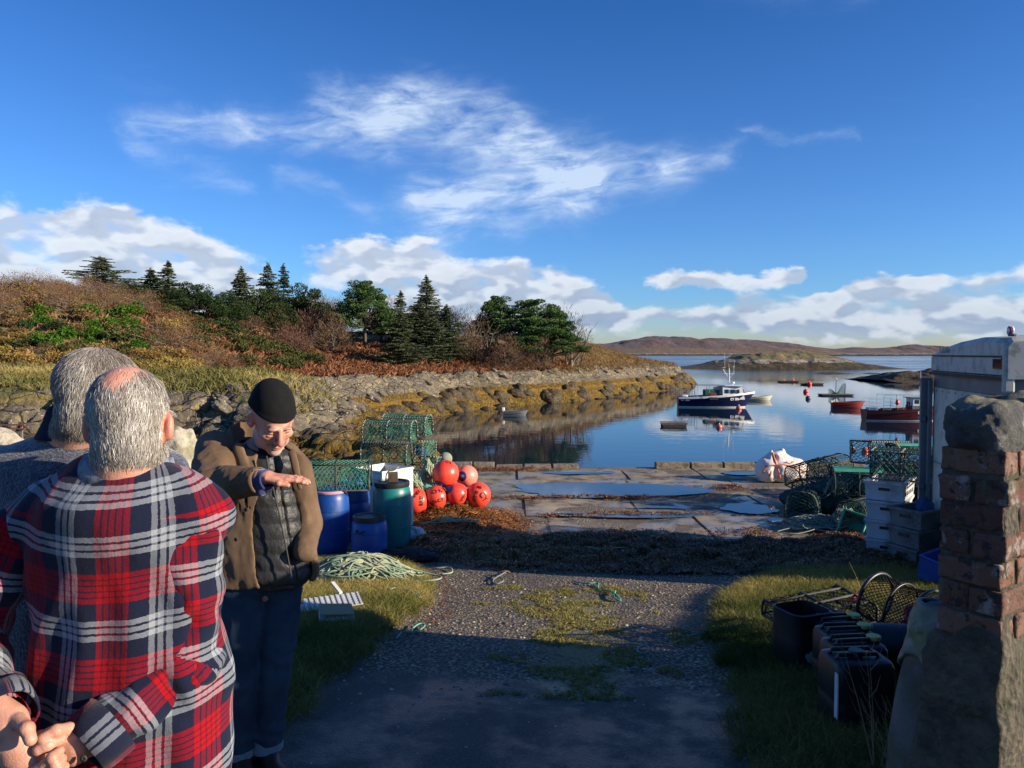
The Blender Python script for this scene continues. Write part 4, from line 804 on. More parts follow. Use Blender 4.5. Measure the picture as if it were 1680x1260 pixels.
# ---- pebbles
def pebbles(name, n, xr, yr, acc, mat, smin_, smax_, seed, flat=.55):
    rg = np.random.default_rng(seed); x = rg.uniform(*xr, n); y = rg.uniform(*yr, n); ok = acc(x, y, rg); x, y = x[ok], y[ok]; k = len(x)
    th = np.arange(6) / 6 * 2 * np.pi; base = np.concatenate([np.stack([np.cos(th), np.sin(th), 0 * th], 1), np.stack([np.cos(th + .5) * .62, np.sin(th + .5) * .62, 0 * th + 1], 1), [[0, 0, 1.15]]])
    fs = [(i, (i + 1) % 6, 6 + i) for i in range(6)] + [((i + 1) % 6, 6 + (i + 1) % 6, 6 + i) for i in range(6)] + [(6 + i, 6 + (i + 1) % 6, 12) for i in range(6)]
    s = smin_ + (smax_ - smin_) * rg.beta(1.2, 5, k); a = rg.uniform(0, 6.28, k); ex = rg.uniform(.65, 1.2, k)
    B = base[None] * (1 + rg.normal(size=(k, 13, 1)) * .12); X_ = B[..., 0] * ex[:, None]; Y_ = B[..., 1]
    V = np.stack([x[:, None] + s[:, None] * (X_ * np.cos(a)[:, None] - Y_ * np.sin(a)[:, None]), y[:, None] + s[:, None] * (X_ * np.sin(a)[:, None] + Y_ * np.cos(a)[:, None]), g(x, y)[:, None] - .003 + B[..., 2] * (s * flat)[:, None]], -1)
    F = (np.array(fs)[None] + (np.arange(k) * 13)[:, None, None]).reshape(-1, 3); me = npmesh(name, V.reshape(-1, 3), F, mat, True); fattr(me, 'tint', np.repeat(rg.random(k), 13)); return tag(obj(name, me), kind='stuff')
m, t, b = material('pebble'); t.put(b.inputs['Base Color'], t.ramp(attr(t, 'tint'), [(0, (0.09, 0.075, 0.06)), (.6, (0.27, 0.21, 0.145)), (.9, (0.38, 0.31, 0.22)), (1, (.48, .40, .30))])); b.inputs['Roughness'].default_value = .75
def pa(x, y, rg_):
    l, r = verge(x, y); d = .35 + .5 * sstep(.5, 1.6, x) * sstep(4, 4.6, y) * sstep(6.8, 5.5, y) + fbm(x * 2, y * 2, 0, 3, 9) * .8; return (l + r < .3) & (rg_.random(len(x)) < d * sstep(3.8, 4.6, y + fbm(x, y, 0, 2, 40) * .5))
pebbles('gravel', 26000, (-1.6, 4.5), (3.8, 9.4), pa, 'pebble', .004, .030, 5)
pebbles('gravel', 3500, (-1.6, 4.2), (2.9, 9.4), lambda x, y, r_: verge(x, y)[0] + verge(x, y)[1] < .3, 'pebble', .004, .014, 6)
pebbles('grit', 9000, (-1.6, 5), (9.6, 17), lambda x, y, r_: (wrack_d(x, y) < .3) & (fbm(x * .9, y * .9, 0, 3, 4) > .12), 'pebble', .006, .028, 7)

# ============================================================ SHARED MATERIALS
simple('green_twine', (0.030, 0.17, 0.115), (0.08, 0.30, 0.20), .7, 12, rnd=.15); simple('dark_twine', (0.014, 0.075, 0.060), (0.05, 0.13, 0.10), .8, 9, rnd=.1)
simple('pale_binding', (0.34, 0.33, 0.24), (0.16, 0.20, 0.15), .9, 20); simple('frame_rubber', (0.022, 0.026, 0.028), (0.07, 0.06, 0.045), .75, 14)
simple('green_plastic_mesh', (0.04, 0.30, 0.17), (0.07, 0.36, 0.22), .5, 5); simple('rope_pale', (0.15, 0.25, 0.17), (0.42, 0.42, 0.26), .85, 7, .4, 300, .003)
simple('rope_green', (0.06, 0.30, 0.22), (0.18, 0.45, 0.34), .8, 9); simple('rope_grey', (0.13, 0.20, 0.17), (0.28, 0.30, 0.24), .85, 7); simple('rope_orange', (0.6, 0.22, 0.05), None, .8)
simple('blue_plastic', (0.004, 0.048, 0.23), (0.010, 0.075, 0.31), .42, 2.5, .12, 9, .01, dirt=(0.07, 0.11, 0.16), dirtscale=4, dlo=.50, dhi=.72)
simple('teal_plastic', (0.004, 0.13, 0.135), (0.008, 0.17, 0.16), .4, 2.5, .08, 6, .01, dirt=(0.06, 0.12, 0.10), dirtscale=4, dlo=.50, dhi=.72)
simple('black_plastic', (0.012, 0.012, 0.014), (0.025, 0.025, 0.028), .42, 4, .1, 9, .01, dirt=(0.06, 0.055, 0.045), dirtscale=4, dlo=.58, dhi=.8)
simple('pink_lid', (0.55, 0.28, 0.33), None, .5); simple('white_plastic', (0.72, 0.70, 0.64), (0.60, 0.57, 0.50), .5, 4, .1, 8, .01, dirt=(0.32, 0.28, 0.2), dirtscale=3, dlo=.6, dhi=.8)
simple('dull_white_plastic', (0.58, 0.58, 0.60), (0.46, 0.46, 0.47), .55, 4, dirt=(0.25, 0.24, 0.2), dirtscale=3); simple('grey_plastic', (0.16, 0.165, 0.17), (0.09, 0.095, 0.10), .6, 5, dirt=(0.05, 0.05, 0.045), dirtscale=4)
simple('buoy_orange', (0.90, 0.045, 0.028), (0.90, 0.075, 0.042), .33, 3, rnd=.04, dirt=(0.55, 0.12, 0.08), dirtscale=4.5, dlo=.52, dhi=.72); simple('buoy_faded', (0.86, 0.20, 0.13), (0.84, 0.26, 0.18), .4, 3)
simple('navy_plastic', (0.02, 0.022, 0.09), None, .35); simple('marker_ink', (0.05, 0.006, 0.006), None, .6); simple('wood_dark', (0.05, 0.03, 0.02), (0.10, 0.065, 0.04), .85, 9, .4, 30, .01)
simple('wood_grey', (0.22, 0.19, 0.15), (0.11, 0.09, 0.07), .9, 7, .5, 30, .01); simple('yellow_cap', (0.55, 0.48, 0.14), None, .5); simple('card_brown', (0.34, 0.23, 0.12), None, .8); simple('rusty_steel', (0.22, 0.08, 0.04), (0.10, 0.05, 0.03), .8, 8, .5, 40, .01)
simple('black_net', (0.008, 0.009, 0.010), (0.02, 0.021, 0.022), .8, 12, .8, 60, .02); simple('red_net', (0.5, 0.03, 0.05), None, .6)
# ============================================================ GEAR BUILDERS
def strands(mb, fn, nu, nv, r, seg=10):
    for sgn in (1, -1):
        for k in range(-nv, nu + 1):
            pts = []
            for j in range(seg + 1):
                v_ = j / seg; u = (k + (v_ if sgn > 0 else 1 - v_) * nv) / nu
                if -1e-6 <= u <= 1 + 1e-6: pts.append(fn(min(max(u, 0), 1), v_))
            if len(pts) > 1: mb.tube(pts, r, 3, caps=False)
def creel_parts(L, W, H, twine, top=None, bind=True, r=.0042, box=False, nu=None, seed=0, plastic_ends=False):
    rg_ = random.Random(seed); hw = W / 2
    def prof(u):      # around the arch, from one bottom edge over to the other
        if box:
            P_ = [(-hw, 0), (-hw, H), (hw, H), (hw, 0)]; Ls = [H, W, H]; s_ = u * sum(Ls)
            for i in range(3):
                if s_ <= Ls[i] or i == 2: q = s_ / Ls[i]; return P_[i][0] + (P_[i + 1][0] - P_[i][0]) * q, P_[i][1] + (P_[i + 1][1] - P_[i][1]) * q
                s_ -= Ls[i]
        a = math.pi * (1 - u); return hw * (abs(math.cos(a)) ** .62) * (1 if math.cos(a) > 0 else -1), H * (math.sin(a) ** .62 if 0 < a < math.pi else 0)
    wob = lambda: rg_.uniform(-.006, .006); hoops = []
    for x_ in (-L / 2, 0, L / 2):
        hoops.append(MB().tube([(x_ + wob(), *prof(k / 14)) for k in range(15)], .011, 6).mesh('hoop', 'frame_rubber', True))
    base = MB().tube([(-L / 2, -hw, 0), (L / 2, -hw, 0), (L / 2, hw, 0), (-L / 2, hw, 0)], .013, 6, closed=True)
    for k in range(1, 6): base.tube([(-L / 2 + L * k / 6, -hw, 0), (-L / 2 + L * k / 6, hw, 0)], .008, 4)
    rail = [MB().tube([(-L / 2, *prof(u)), (0, prof(u)[0] + wob(), prof(u)[1] + wob()), (L / 2, *prof(u))], .010, 6).mesh('rail', 'frame_rubber', True) for u in (.3, .5, .7)]
    net = MB(); n_ = nu or max(8, int(L / .075)); nv_ = max(7, int((W + 2 * H) / .085))
    strands(net, lambda u, v_: (-L / 2 + L * u, *prof(v_)), n_, nv_, r, 14)
    for sx in (-L / 2, L / 2): strands(net, lambda u, v_: (sx * (1 - .25 * math.sin(math.pi * v_) * math.sin(math.pi * u)), prof(u)[0], prof(u)[1] * v_), 8, 7, r, 8)
    out = [('hoop', h, 'frame_rubber', None) for h in hoops] + [('base', base.mesh('base', 'frame_rubber', True), None, None)] + [('rail', q, None, None) for q in rail] + [('netting', net.mesh('netting', twine), None, 'stuff')]
    eye = MB().tube([(L * .22 + .06 * math.cos(a), -hw * .72, H * .5 + .07 * math.sin(a)) for a in [k * .524 for k in range(12)]], .007, 4, closed=True); strands(eye, lambda u, v_: (L * .22 + (.06 + .10 * v_) * math.cos(u * 6.283), -hw * .72 - hw * .25 * v_, H * .5 + (.07 + .07 * v_) * math.sin(u * 6.283)), 14, 3, r * .8, 3)
    out.append(('entrance', eye.mesh('entrance', twine), None, None))
    if bind:
        bd = MB()
        for (p, q) in [((-L / 2, -hw, 0), (L / 2, -hw, 0)), ((-L / 2, *prof(.3)), (L / 2, *prof(.3))), ((-L / 2, hw, 0), (L / 2, hw, 0)), ((-L / 2, *prof(.7)), (L / 2, *prof(.7)))]:
            p, q = Vector(p), Vector(q); n2 = int((q - p).length / .045)
            for k in range(n2):
                c = p.lerp(q, (k + .5) / n2); bd.tube([c + Vector((-.012, 0, -.006)), c + Vector((.012, 0, .006))], .0155, 5)
        for x_ in (-L / 2, 0, L / 2):
            for k in range(14): c = Vector((x_, *prof((k + .5) / 14))); bd.tube([c + Vector((0, -.008, -.011)), c + Vector((0, .008, .011))], .014, 5)
        out.append(('binding', bd.mesh('binding', 'pale_binding'), None, 'stuff'))
    if top:
        v_ = [(x_, *prof(u)) for x_ in (-L / 2, L / 2) for u in (.34, .42, .5, .58, .66)]; v_ = [(a_, b_, c_ + .012) for a_, b_, c_ in v_]; out.append(('flap', MB().add(v_, [(i, i + 1, i + 6, i + 5) for i in range(4)]).mesh('flap', top), None, None))
    return out
def assemble(name, label, cat, parts, loc, rot=(0, 0, 0), group=None, scale=1):
    t_ = thing(name, label, cat, loc, rot, group); t_.scale = (scale,) * 3
    for nm, me_, _, kd in parts:
        o = obj(nm, me_, t_)
        if kd: o['kind'] = kd
    return t_
def barrel(label, px, d, dia, h, mat, lid='black_plastic', lidh=.05, zoff=0, handle=False):
    x = tx(px, d); z = gz(x, d) + .01 + zoff; t_ = thing('barrel', label, 'barrel', (x, d, z), random.uniform(0, 6), 'plastic drums beside the rope heap'); r = dia / 2
    pr = [(r * .86, 0), (r * .91, .02), (r * .95, h * .12), (r, h * .32), (r, h * .34), (r * .985, h * .345), (r * .985, h * .36), (r, h * .365), (r * 1.0, h * .64), (r * .985, h * .645), (r * .985, h * .66), (r, h * .665), (r * .97, h * .84), (r * .90, h * .92), (r * .80, h * .955), (r * .80, h * .99)]
    MB().lathe(pr, 40).obj('body', mat, t_, angle=40)
    MB().lathe([(r * .82, h * .93), (r * .90, h * .935), (r * .92, h * .945), (r * .92, h * .945 + lidh), (r * .89, h * .955 + lidh), (r * .80, h * .955 + lidh), (r * .78, h * .945 + lidh * .8), (0.001, h * .945 + lidh * .8)], 40).obj('lid', lid, t_, angle=35)
    if handle:
        for s in (-1, 1): MB().tube([(s * r * .99, -.05, h * .75), (s * (r + .035), -.04, h * .71), (s * (r + .035), .04, h * .71), (s * r * .99, .05, h * .75)], .010, 5).obj('handle', 'black_plastic', t_, True)
    return t_
def rope_path(c, n, rad, zh, seed, r0=None, step=.5):
    rg_ = np.random.default_rng(seed); p = []; a = rg_.uniform(0, 6.28); q = np.array([0., 0.]); cen = np.array([0., 0.]); cr = rg_.uniform(.3, .9)
    for i in range(n):
        if i % 11 == 0: cen = rg_.normal(size=2) * .36 * np.array(rad); cr = rg_.uniform(.25, .75); ecc = rg_.uniform(.5, 1)
        a += step * rg_.uniform(.7, 1.3); tgt = cen + np.array([math.cos(a) * rad[0], math.sin(a) * rad[1] * ecc]) * cr; q = q * .45 + tgt * .55
        rr = min(1, math.hypot(q[0] / rad[0], q[1] / rad[1])); hh = zh * (1 - rr ** 2) * rg_.uniform(.35, 1.05)
        p.append((c[0] + q[0], c[1] + q[1], c[2] + .012 + max(hh, 0)))
    P_ = np.array(p); t0 = np.arange(n); tt = np.linspace(0, n - 1, n * 3); out = np.stack([np.interp(tt, t0, P_[:, k]) for k in range(3)], 1)
    for _ in range(3): out[1:-1] = out[1:-1] * .5 + .25 * (out[:-2] + out[2:])
    return out
def rope_heap(label, c, rad, zh, mat, n=12, pts=60, r=.008, seed=0, name='rope_heap', extra=(), group=None):
    mb = MB()
    for k in range(n): mb.tube([Vector(q) for q in rope_path(c, pts, rad, zh, seed * 97 + k)], r, 5, caps=False)
    for e in extra: mb.tube(smooth_pts(e), r, 5, caps=False)
    o = mb.obj(name, mat, None, True); return tag(o, label, 'rope', group)
def smooth_pts(p, k=4):
    P_ = np.array([tuple(q) for q in p]); n = len(P_); tt = np.linspace(0, n - 1, (n - 1) * k + 1); out = np.stack([np.interp(tt, np.arange(n), P_[:, i]) for i in range(3)], 1)
    for _ in range(k): out[1:-1] = out[1:-1] * .5 + .25 * (out[:-2] + out[2:])
    return [Vector(q) for q in out]
def on_ground(px, py, lift=.008):
    """point where the view through that pixel meets the ground"""
    d = 3.0
    for _ in range(40):
        p = at(px, py, d); e = p.z - gz(p.x, p.y); d = min(max(d + e * FPX / max(py - 579, 30) * .8, 1.5), 17.4)
    p = at(px, py, d); return Vector((p.x, p.y, gz(p.x, p.y) + lift))
# ============================================================ LEFT GEAR
barrel('tall blue drum with a pink lid under the flat green creel', 540, 10.1, .49, .83, 'blue_plastic', 'pink_lid', .02)
barrel('tall blue drum half hidden between the pink lidded drum and the short one', 578, 10.85, .47, .84, 'blue_plastic', 'blue_plastic', .02)
barrel('short blue drum with a black lid and side handle', 604, 9.72, .455, .50, 'blue_plastic', 'black_plastic', .05, handle=True)
barrel('tall teal drum with a black lid and a wooden block on it', 642, 10.4, .52, .88, 'teal_plastic', 'black_plastic', .05)
x, d = tx(644, 10.4), 10.4; zb = gz(x, d) + .01 + .88 * .945 + .05
tag(MB().box((x - .0, d - .02, zb + .065), (.13, .10, .13), (0, 0, .2), bev=.006).obj('wooden_block', 'wood_dark'), 'dark wooden block standing on the lid of the teal drum', 'block')
tag(MB().tube(smooth_pts([(x - .10, d, zb), (x - .10, d, zb + .09), (x - .06, d - .02, zb + .155), (x - .01, d - .03, zb + .15), (x + .04, d - .03, zb + .17), (x + .07, d, zb + .20)]), .009, 6).obj('rope', 'rope_pale', None, True), 'short end of pale rope lying over the wooden block', 'rope')
# white insulated box behind
def open_box(t_, w_, l_, h_, th, mat, z0=0, lip=.02, name='shell'):
    mb = MB(); mb.box((0, 0, z0 + th / 2), (w_, l_, th))
    for s in (-1, 1): mb.box((s * (w_ / 2 - th / 2), 0, z0 + h_ / 2 + th / 2), (th, l_, h_ - th)); mb.box((0, s * (l_ / 2 - th / 2), z0 + h_ / 2 + th / 2), (w_ - 2 * th - .002, th, h_ - th))
    mb.obj(name, mat, t_)
    if lip: MB().tube([(-w_ / 2, -l_ / 2, z0 + h_), (w_ / 2, -l_ / 2, z0 + h_), (w_ / 2, l_ / 2, z0 + h_), (-w_ / 2, l_ / 2, z0 + h_)], lip, 4, closed=True).obj('rim', mat, t_)
tb = thing('fish_tub', 'big white insulated tub behind the teal drum, pink and cream in the sun', 'tub', (tx(628, 11.45), 11.45, gz(tx(628, 11.45), 11.45)), R(-38)); open_box(tb, .62, .62, .92, .04, 'white_plastic', 0, .022)
for s in (-1, 1): MB().box((s * .322, 0, .6), (.02, .34, .10), bev=.006).obj('handle', 'white_plastic', tb)
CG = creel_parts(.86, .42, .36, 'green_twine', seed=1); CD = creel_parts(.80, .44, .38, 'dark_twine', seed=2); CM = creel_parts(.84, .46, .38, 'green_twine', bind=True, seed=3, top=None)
CB = creel_parts(.86, .36, .37, 'green_twine', bind=False, seed=4, nu=15, r=.005)
LC = 'lobster creels piled at the left of the slip'
x, d = tx(552, 10.15), 10.15; assemble('creel', 'bright green creel lying across the pink lidded blue drum', 'creel', CB, (x, d, gz(x, d) + .83), (0, 0, R(4)), LC)
zq = QZ + .02
assemble('creel', 'green netted creel with pale binding on top of the left pile', 'creel', CG, at(640, 724, 13.3), (0, 0, R(-10)), LC)
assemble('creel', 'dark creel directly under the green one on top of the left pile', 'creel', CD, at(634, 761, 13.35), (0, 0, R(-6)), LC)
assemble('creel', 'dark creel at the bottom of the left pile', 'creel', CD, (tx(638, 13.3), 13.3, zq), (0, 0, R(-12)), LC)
assemble('creel', 'dark green creel stacked behind the topmost green one', 'creel', CM, at(668, 714, 14.1), (0, 0, R(-14)), LC)
assemble('creel', 'creel standing on end behind the left pile, rounded top highest', 'creel', CM, at(697, 760, 13.9), (R(0), R(-86), R(62)), LC)
assemble('creel', 'creel with a rounded green end leaning right of the tallest upright one', 'creel', CG, at(714, 790, 13.7), (R(0), R(-80), R(70)), LC)
assemble('creel', 'rightmost creel of the left pile, its green edge showing over the buoys', 'creel', CM, at(728, 800, 14.0), (R(0), R(-84), R(80)), LC, .8)
rope_heap('tangled heap of pale rope hanging over the left creels beside the teal drum', (tx(672, 12.3), 12.3, -.62), (.30, .3), .50, 'rope_pale', 12, 60, .009, 1)
rope_heap('old rope bunched on the dark creel at the right of the pile', (tx(703, 12.9), 12.9, -.5), (.17, .2), .5, 'rope_pale', 7, 40, .010, 2)
rope_heap('green twine bundle lying on the buoys beside the teal drum', (tx(700, 12.3), 12.3, -.46), (.18, .12), .08, 'rope_green', 7, 40, .008, 3)
rope_heap('rope tangle across the bottom dark creel of the left pile', (tx(625, 12.8), 12.8, -.30), (.36, .15), .1, 'rope_grey', 5, 40, .008, 4)
# ---- buoys
def buoy(label, px, py, d, r, mat='buoy_orange', axis=(0, 0, 1), texts=(), cap=True, grp='orange net buoys heaped beside the drums', spin=0):
    r *= 1.07; c = at(px, py, d); t_ = thing('buoy', label, 'buoy', c, 0, grp); q = Vector(axis).normalized().to_track_quat('Z', 'Y').to_matrix()
    prof = [(max(.001, r * math.sin(a)), -r * math.cos(a) * 1.03) for a in np.linspace(0.02, math.pi - .02, 26)]; MB().lathe(prof, 36, M=q, caps=False).obj('shell', mat, t_, True)
    if cap: MB().lathe([(r * .50, r * .86), (r * .44, r * .94), (r * .30, r * 1.04), (r * .22, r * 1.10), (r * .17, r * 1.30), (r * .10, r * 1.32), (.001, r * 1.32)], 20, M=q, caps=False).obj('eye_cap', 'navy_plastic', t_, True)
    for s, size, ax, ay, rl in texts:    # offsets in radians on the side that faces the slip
        me_ = text_mesh(s, size * r, 'marker_ink', 0, .012 * r); cr, sr = math.cos(rl), math.sin(rl); base = Vector((-c.x, -c.y, CAM_H - c.z)).normalized(); rt = Vector((0, 0, 1)).cross(base).normalized(); up = base.cross(rt)
        bm_ = bmesh.new(); bm_.from_mesh(me_); bmesh.ops.triangulate(bm_, faces=bm_.faces)
        for _ in range(1): bmesh.ops.subdivide_edges(bm_, edges=[e for e in bm_.edges if e.calc_length() > .12 * r], cuts=2)
        for v_ in bm_.verts:
            x_, y_ = v_.co.x / r, v_.co.y / r; x_, y_ = x_ * cr - y_ * sr + ax, x_ * sr + y_ * cr + ay; v_.co = (rt * math.sin(x_) * math.cos(y_) + up * math.sin(y_) + base * math.cos(x_) * math.cos(y_)) * (r * 1.045)
        bm_.to_mesh(me_); bm_.free(); obj('lettering', me_, t_)
    return t_
buoy('largest bright orange buoy on top of the heap', 731, 777, 12.45, .203, axis=(-.35, -.55, -.75), texts=[('CY', .5, .42, .95, -.5)])
buoy('paler orange buoy behind the top one, its navy eye facing the slip', 766, 781, 12.75, .170, 'buoy_faded', axis=(-.42, -.9, .12))
buoy('orange buoy beside the teal drum with a name in capitals', 683, 822, 12.15, .188, texts=[('KINN', .42, -.05, .55, -2.4), ('BREI', .40, .42, .0, 1.57)], cap=False)
buoy('orange buoy with upside down black letters and digits', 716, 816, 12.2, .172, texts=[('96 CY', .46, .05, .55, 3.3), ('96 CY', .40, .15, -.30, .25), ('KAN', .36, -.6, -.5, -.6)], cap=False)
buoy('orange buoy in the middle of the bottom row under the top one', 750, 811, 12.25, .170, texts=[('STELLA', .30, .62, -.15, 1.2)], axis=(-.7, -.45, .55), cap=True)
buoy('rightmost orange buoy lettered with large black capitals', 785, 812, 12.3, .186, texts=[('CY', .62, .45, -.15, -.9), ('CY B', .40, -.25, -.1, 1.25), ('ME', .34, .1, .62, -.3)], cap=False)
buoy('small part of an orange buoy showing behind the green twine', 703, 776, 13.0, .13, 'buoy_faded', texts=[('CY', .5, 0, .2, 0)], cap=False)
tag(MB().lathe([(max(.001, .12 * math.sin(a)), -.11 * math.cos(a)) for a in np.linspace(.02, 3.12, 14)], 20, c=at(731, 752, 13.6), caps=False).obj('net_float', 'pale_binding', None, True), 'round weathered net float behind the largest orange buoy', 'float')
rope_heap('loose loops of green rope on the seaweed in front of the buoys', (tx(742, 11.2), 11.2, QZ + .14), (.42, .22), .10, 'rope_pale', 4, 26, .008, 5)
rope_heap('thin rope lying on the wrack under the rightmost buoy', (tx(775, 11.8), 11.8, QZ + .12), (.18, .1), .1, 'rope_orange', 1, 16, .006, 6)
# plastic bag, black net, blue strip, big rope heap
def crumple(name, label, cat, c, r, mat, seed, amp=.3, res=None, freq=4, base=True):
    c = Vector(c); r = np.array(r); res = res or min(r) / 9
    def f(P): q = P / r; return (np.linalg.norm(q, axis=1) - 1 - amp * fbm(q[:, 0] * freq * .5, q[:, 1] * freq * .5, q[:, 2] * freq * .5, 4, seed)) * min(r)
    V, F = surfnet(f, -r * 1.5, r * 1.5, res)
    if base: V[:, 2] = np.maximum(V[:, 2], -r[2] * .8)
    o = obj(name, npmesh(name, V, F, mat, True), None, c + Vector((0, 0, r[2] * .8 if base else 0))); return tag(o, label, cat)
simple('clear_bag', (0.55, 0.52, 0.50), (0.35, 0.36, 0.42), .25, 14, .6, 20, .02)
crumple('plastic_bag', 'crumpled pale plastic bag beside the foot of the teal drum', 'bag', (tx(680, 10.6), 10.6, gz(tx(680, 10.6), 10.6) + .02), (.15, .13, .12), 'clear_bag', 3, .5)
crumple('black_net', 'heap of black netting in the shade before the teal drum', 'net', (tx(672, 9.5), 9.5, gz(tx(672, 9.5), 9.5)), (.33, .22, .085), 'black_net', 5, .6)
p = on_ground(727, 912); tag(MB().box((p.x, p.y, p.z + .03), (.34, .07, .02), (0, R(-8), R(28)), bev=.004).box((p.x + .005, p.y + .03, p.z + .055), (.34, .012, .04), (0, R(-8), R(28))).obj('plastic_strip', 'blue_plastic', None), 'bright blue plastic strip lying on the ground by the black net', 'plastic strip')
rope_heap('large heap of pale green rope on the grass beside the blue drums', (tx(592, 7.9), 7.75, gz(-1.6, 7.75) + .03), (.62, .36), .24, 'rope_pale', 24, 56, .0085, 7,
    extra=[[on_ground(*q, .05) for q in [(640, 945), (665, 965), (690, 985), (692, 992), (675, 978), (652, 972), (640, 975)]], [on_ground(*q, .05) for q in [(650, 950), (680, 940), (705, 950), (690, 965), (668, 955)]]])
GR = 'scraps of rope lying on the slip'
for i, (lb, pts, mt, r_) in enumerate([('pale rope end trailing from the heap towards the blue strip', [(690, 930), (715, 936), (740, 934), (745, 942), (725, 945)], 'rope_pale', .009), ('thin cord looped on the dark ground beside the blue strip', [(748, 925), (775, 912), (810, 905), (835, 912), (812, 922), (780, 920)], 'rope_grey', .005),
        ('green twine knot lying by the grass edge below the rope heap', [(650, 1050), (660, 1040), (672, 1046), (690, 1036), (700, 1030), (688, 1028), (670, 1040)], 'rope_green', .006), ('green rope scrap zigzagging across the middle of the road', [(942, 956), (965, 962), (985, 960), (978, 970), (1000, 972), (1012, 982), (1022, 990), (1005, 985), (1010, 975)], 'rope_green', .008),
        ('frayed bluish rope scrap on the gravel in the lower road', [(1030, 1058), (1048, 1062), (1070, 1070), (1058, 1078), (1040, 1072), (1062, 1064)], 'rope_grey', .007), ('green rope running from the right verge into the road', [(1130, 1046), (1165, 1040), (1205, 1036), (1240, 1030), (1252, 1010), (1275, 1002)], 'rope_green', .007),
        ('green twine caught in the edge of the dark seaweed', [(960, 912), (985, 918), (1010, 916), (1035, 915), (1028, 908)], 'rope_green', .007), ('cord with pale loops on the ground at the end of the grass', [(800, 945), (820, 950), (830, 958), (812, 962), (806, 955), (826, 946), (832, 938)], 'rope_grey', .006)]):
    z_ = .12 if 900 < pts[0][1] < 920 and pts[0][0] > 900 else .012
    tag(MB().tube(smooth_pts([on_ground(*q, z_) + Vector((0, 0, .012 * (k % 3))) for k, q in enumerate(pts)]), r_, 5).obj('rope_scrap', mt, None, True), lb, 'rope', GR)
# broken box and white mat in the grass
p = on_ground(552, 1022); t_ = thing('broken_box', 'broken white box with a brown cardboard flap in the grass', 'box', (p.x, p.y, p.z - .05), R(14)); MB().box((0, 0, .07), (.26, .2, .08), (R(6), R(4), 0), bev=.006).obj('shell', 'dull_white_plastic', t_); MB().box((0, .02, .14), (.25, .18, .008), (R(8), R(6), .1)).obj('flap', 'card_brown', t_)
p = on_ground(545, 1006); t_ = thing('plastic_mat', 'white slatted plastic mat lying on the broken box', 'mat', (p.x - .02, p.y + .02, p.z + .075), (R(9), R(-4), R(12)))
for k in range(11): MB().box((0, -.10 + .02 * k, 0), (.52 - .012 * k, .012, .008), (0, 0, R(1.5 * (k % 2)))).obj('slat', 'white_plastic', t_)
for k in range(12): MB().box((-.23 + .042 * k, 0, .006), (.014, .22, .006), (0, 0, R(9))).obj('cross_strip', 'white_plastic', t_)
tag(MB().box((p.x - .02, p.y + .25, p.z + .12), (.03, .16, .02), (R(20), 0, R(40))).obj('plastic_offcut', 'white_plastic', None), 'white plastic offcut sticking up behind the slatted mat', 'offcut')
# boulders, rail
simple('pale_rock', (0.50, 0.44, 0.33), (0.30, 0.26, 0.2), .9, 3, .8, 12, .05, dirt=(0.16, 0.17, 0.08), dirtscale=2.5)
def boulder(label, c, r, mat, seed, name='boulder'):
    r = np.array(r, float)
    def f(P):
        q = P / r; w1, w2, wc = worley(q[:, 0] * 1.1 + seed, q[:, 1] * 1.1, q[:, 2] * 1.1, seed); return (np.linalg.norm(q, axis=1) - 1 - .3 * fbm(q[:, 0], q[:, 1], q[:, 2], 5, seed) + .22 * w1 - .1) * min(r)
    V, F = surfnet(f, -r * 1.5, r * 1.5, min(r) / 12); return tag(obj(name, npmesh(name, V, F, mat, False), None, c), label, 'rock')
boulder('pale rounded boulder standing behind the plaid shirted man', (tx(291, 16), 16, -.45), (.42, .4, .66), 'pale_rock', 2)
boulder('pale flat boulder at the left edge beneath the rusty rail', (tx(-10, 17), 17, -.65), (.85, .5, .72), 'pale_rock', 5)
p0 = at(-60, 697, 19.5); p1 = at(41, 696, 19.5); t_ = thing('rusty_rail', 'low rusty rail on short posts at the left edge', 'rail', (p0.x, p0.y, p0.z - .9), 0)
for k, z_ in enumerate((.9, .8)): MB().box(((p1.x - p0.x) / 2, 0, z_), (p1.x - p0.x, .05, .035)).obj('bar', 'rusty_steel', t_)
for k in range(4): MB().box((.1 + k * .45, .04, .45), (.05, .04, .9)).obj('post', 'wood_grey', t_)
simple('blue_net', (0.012, 0.03, 0.11), (0.03, 0.06, 0.18), .8, 10, .8, 40, .03); crumple('net_bundle', 'dark blue net bundle lying on the rocks at the tip of the near bank', 'net', (at(684, 672, 34).x, 34, hz(at(684, 672, 34).x, 34)), (.45, .4, .35), 'blue_net', 8, .4)
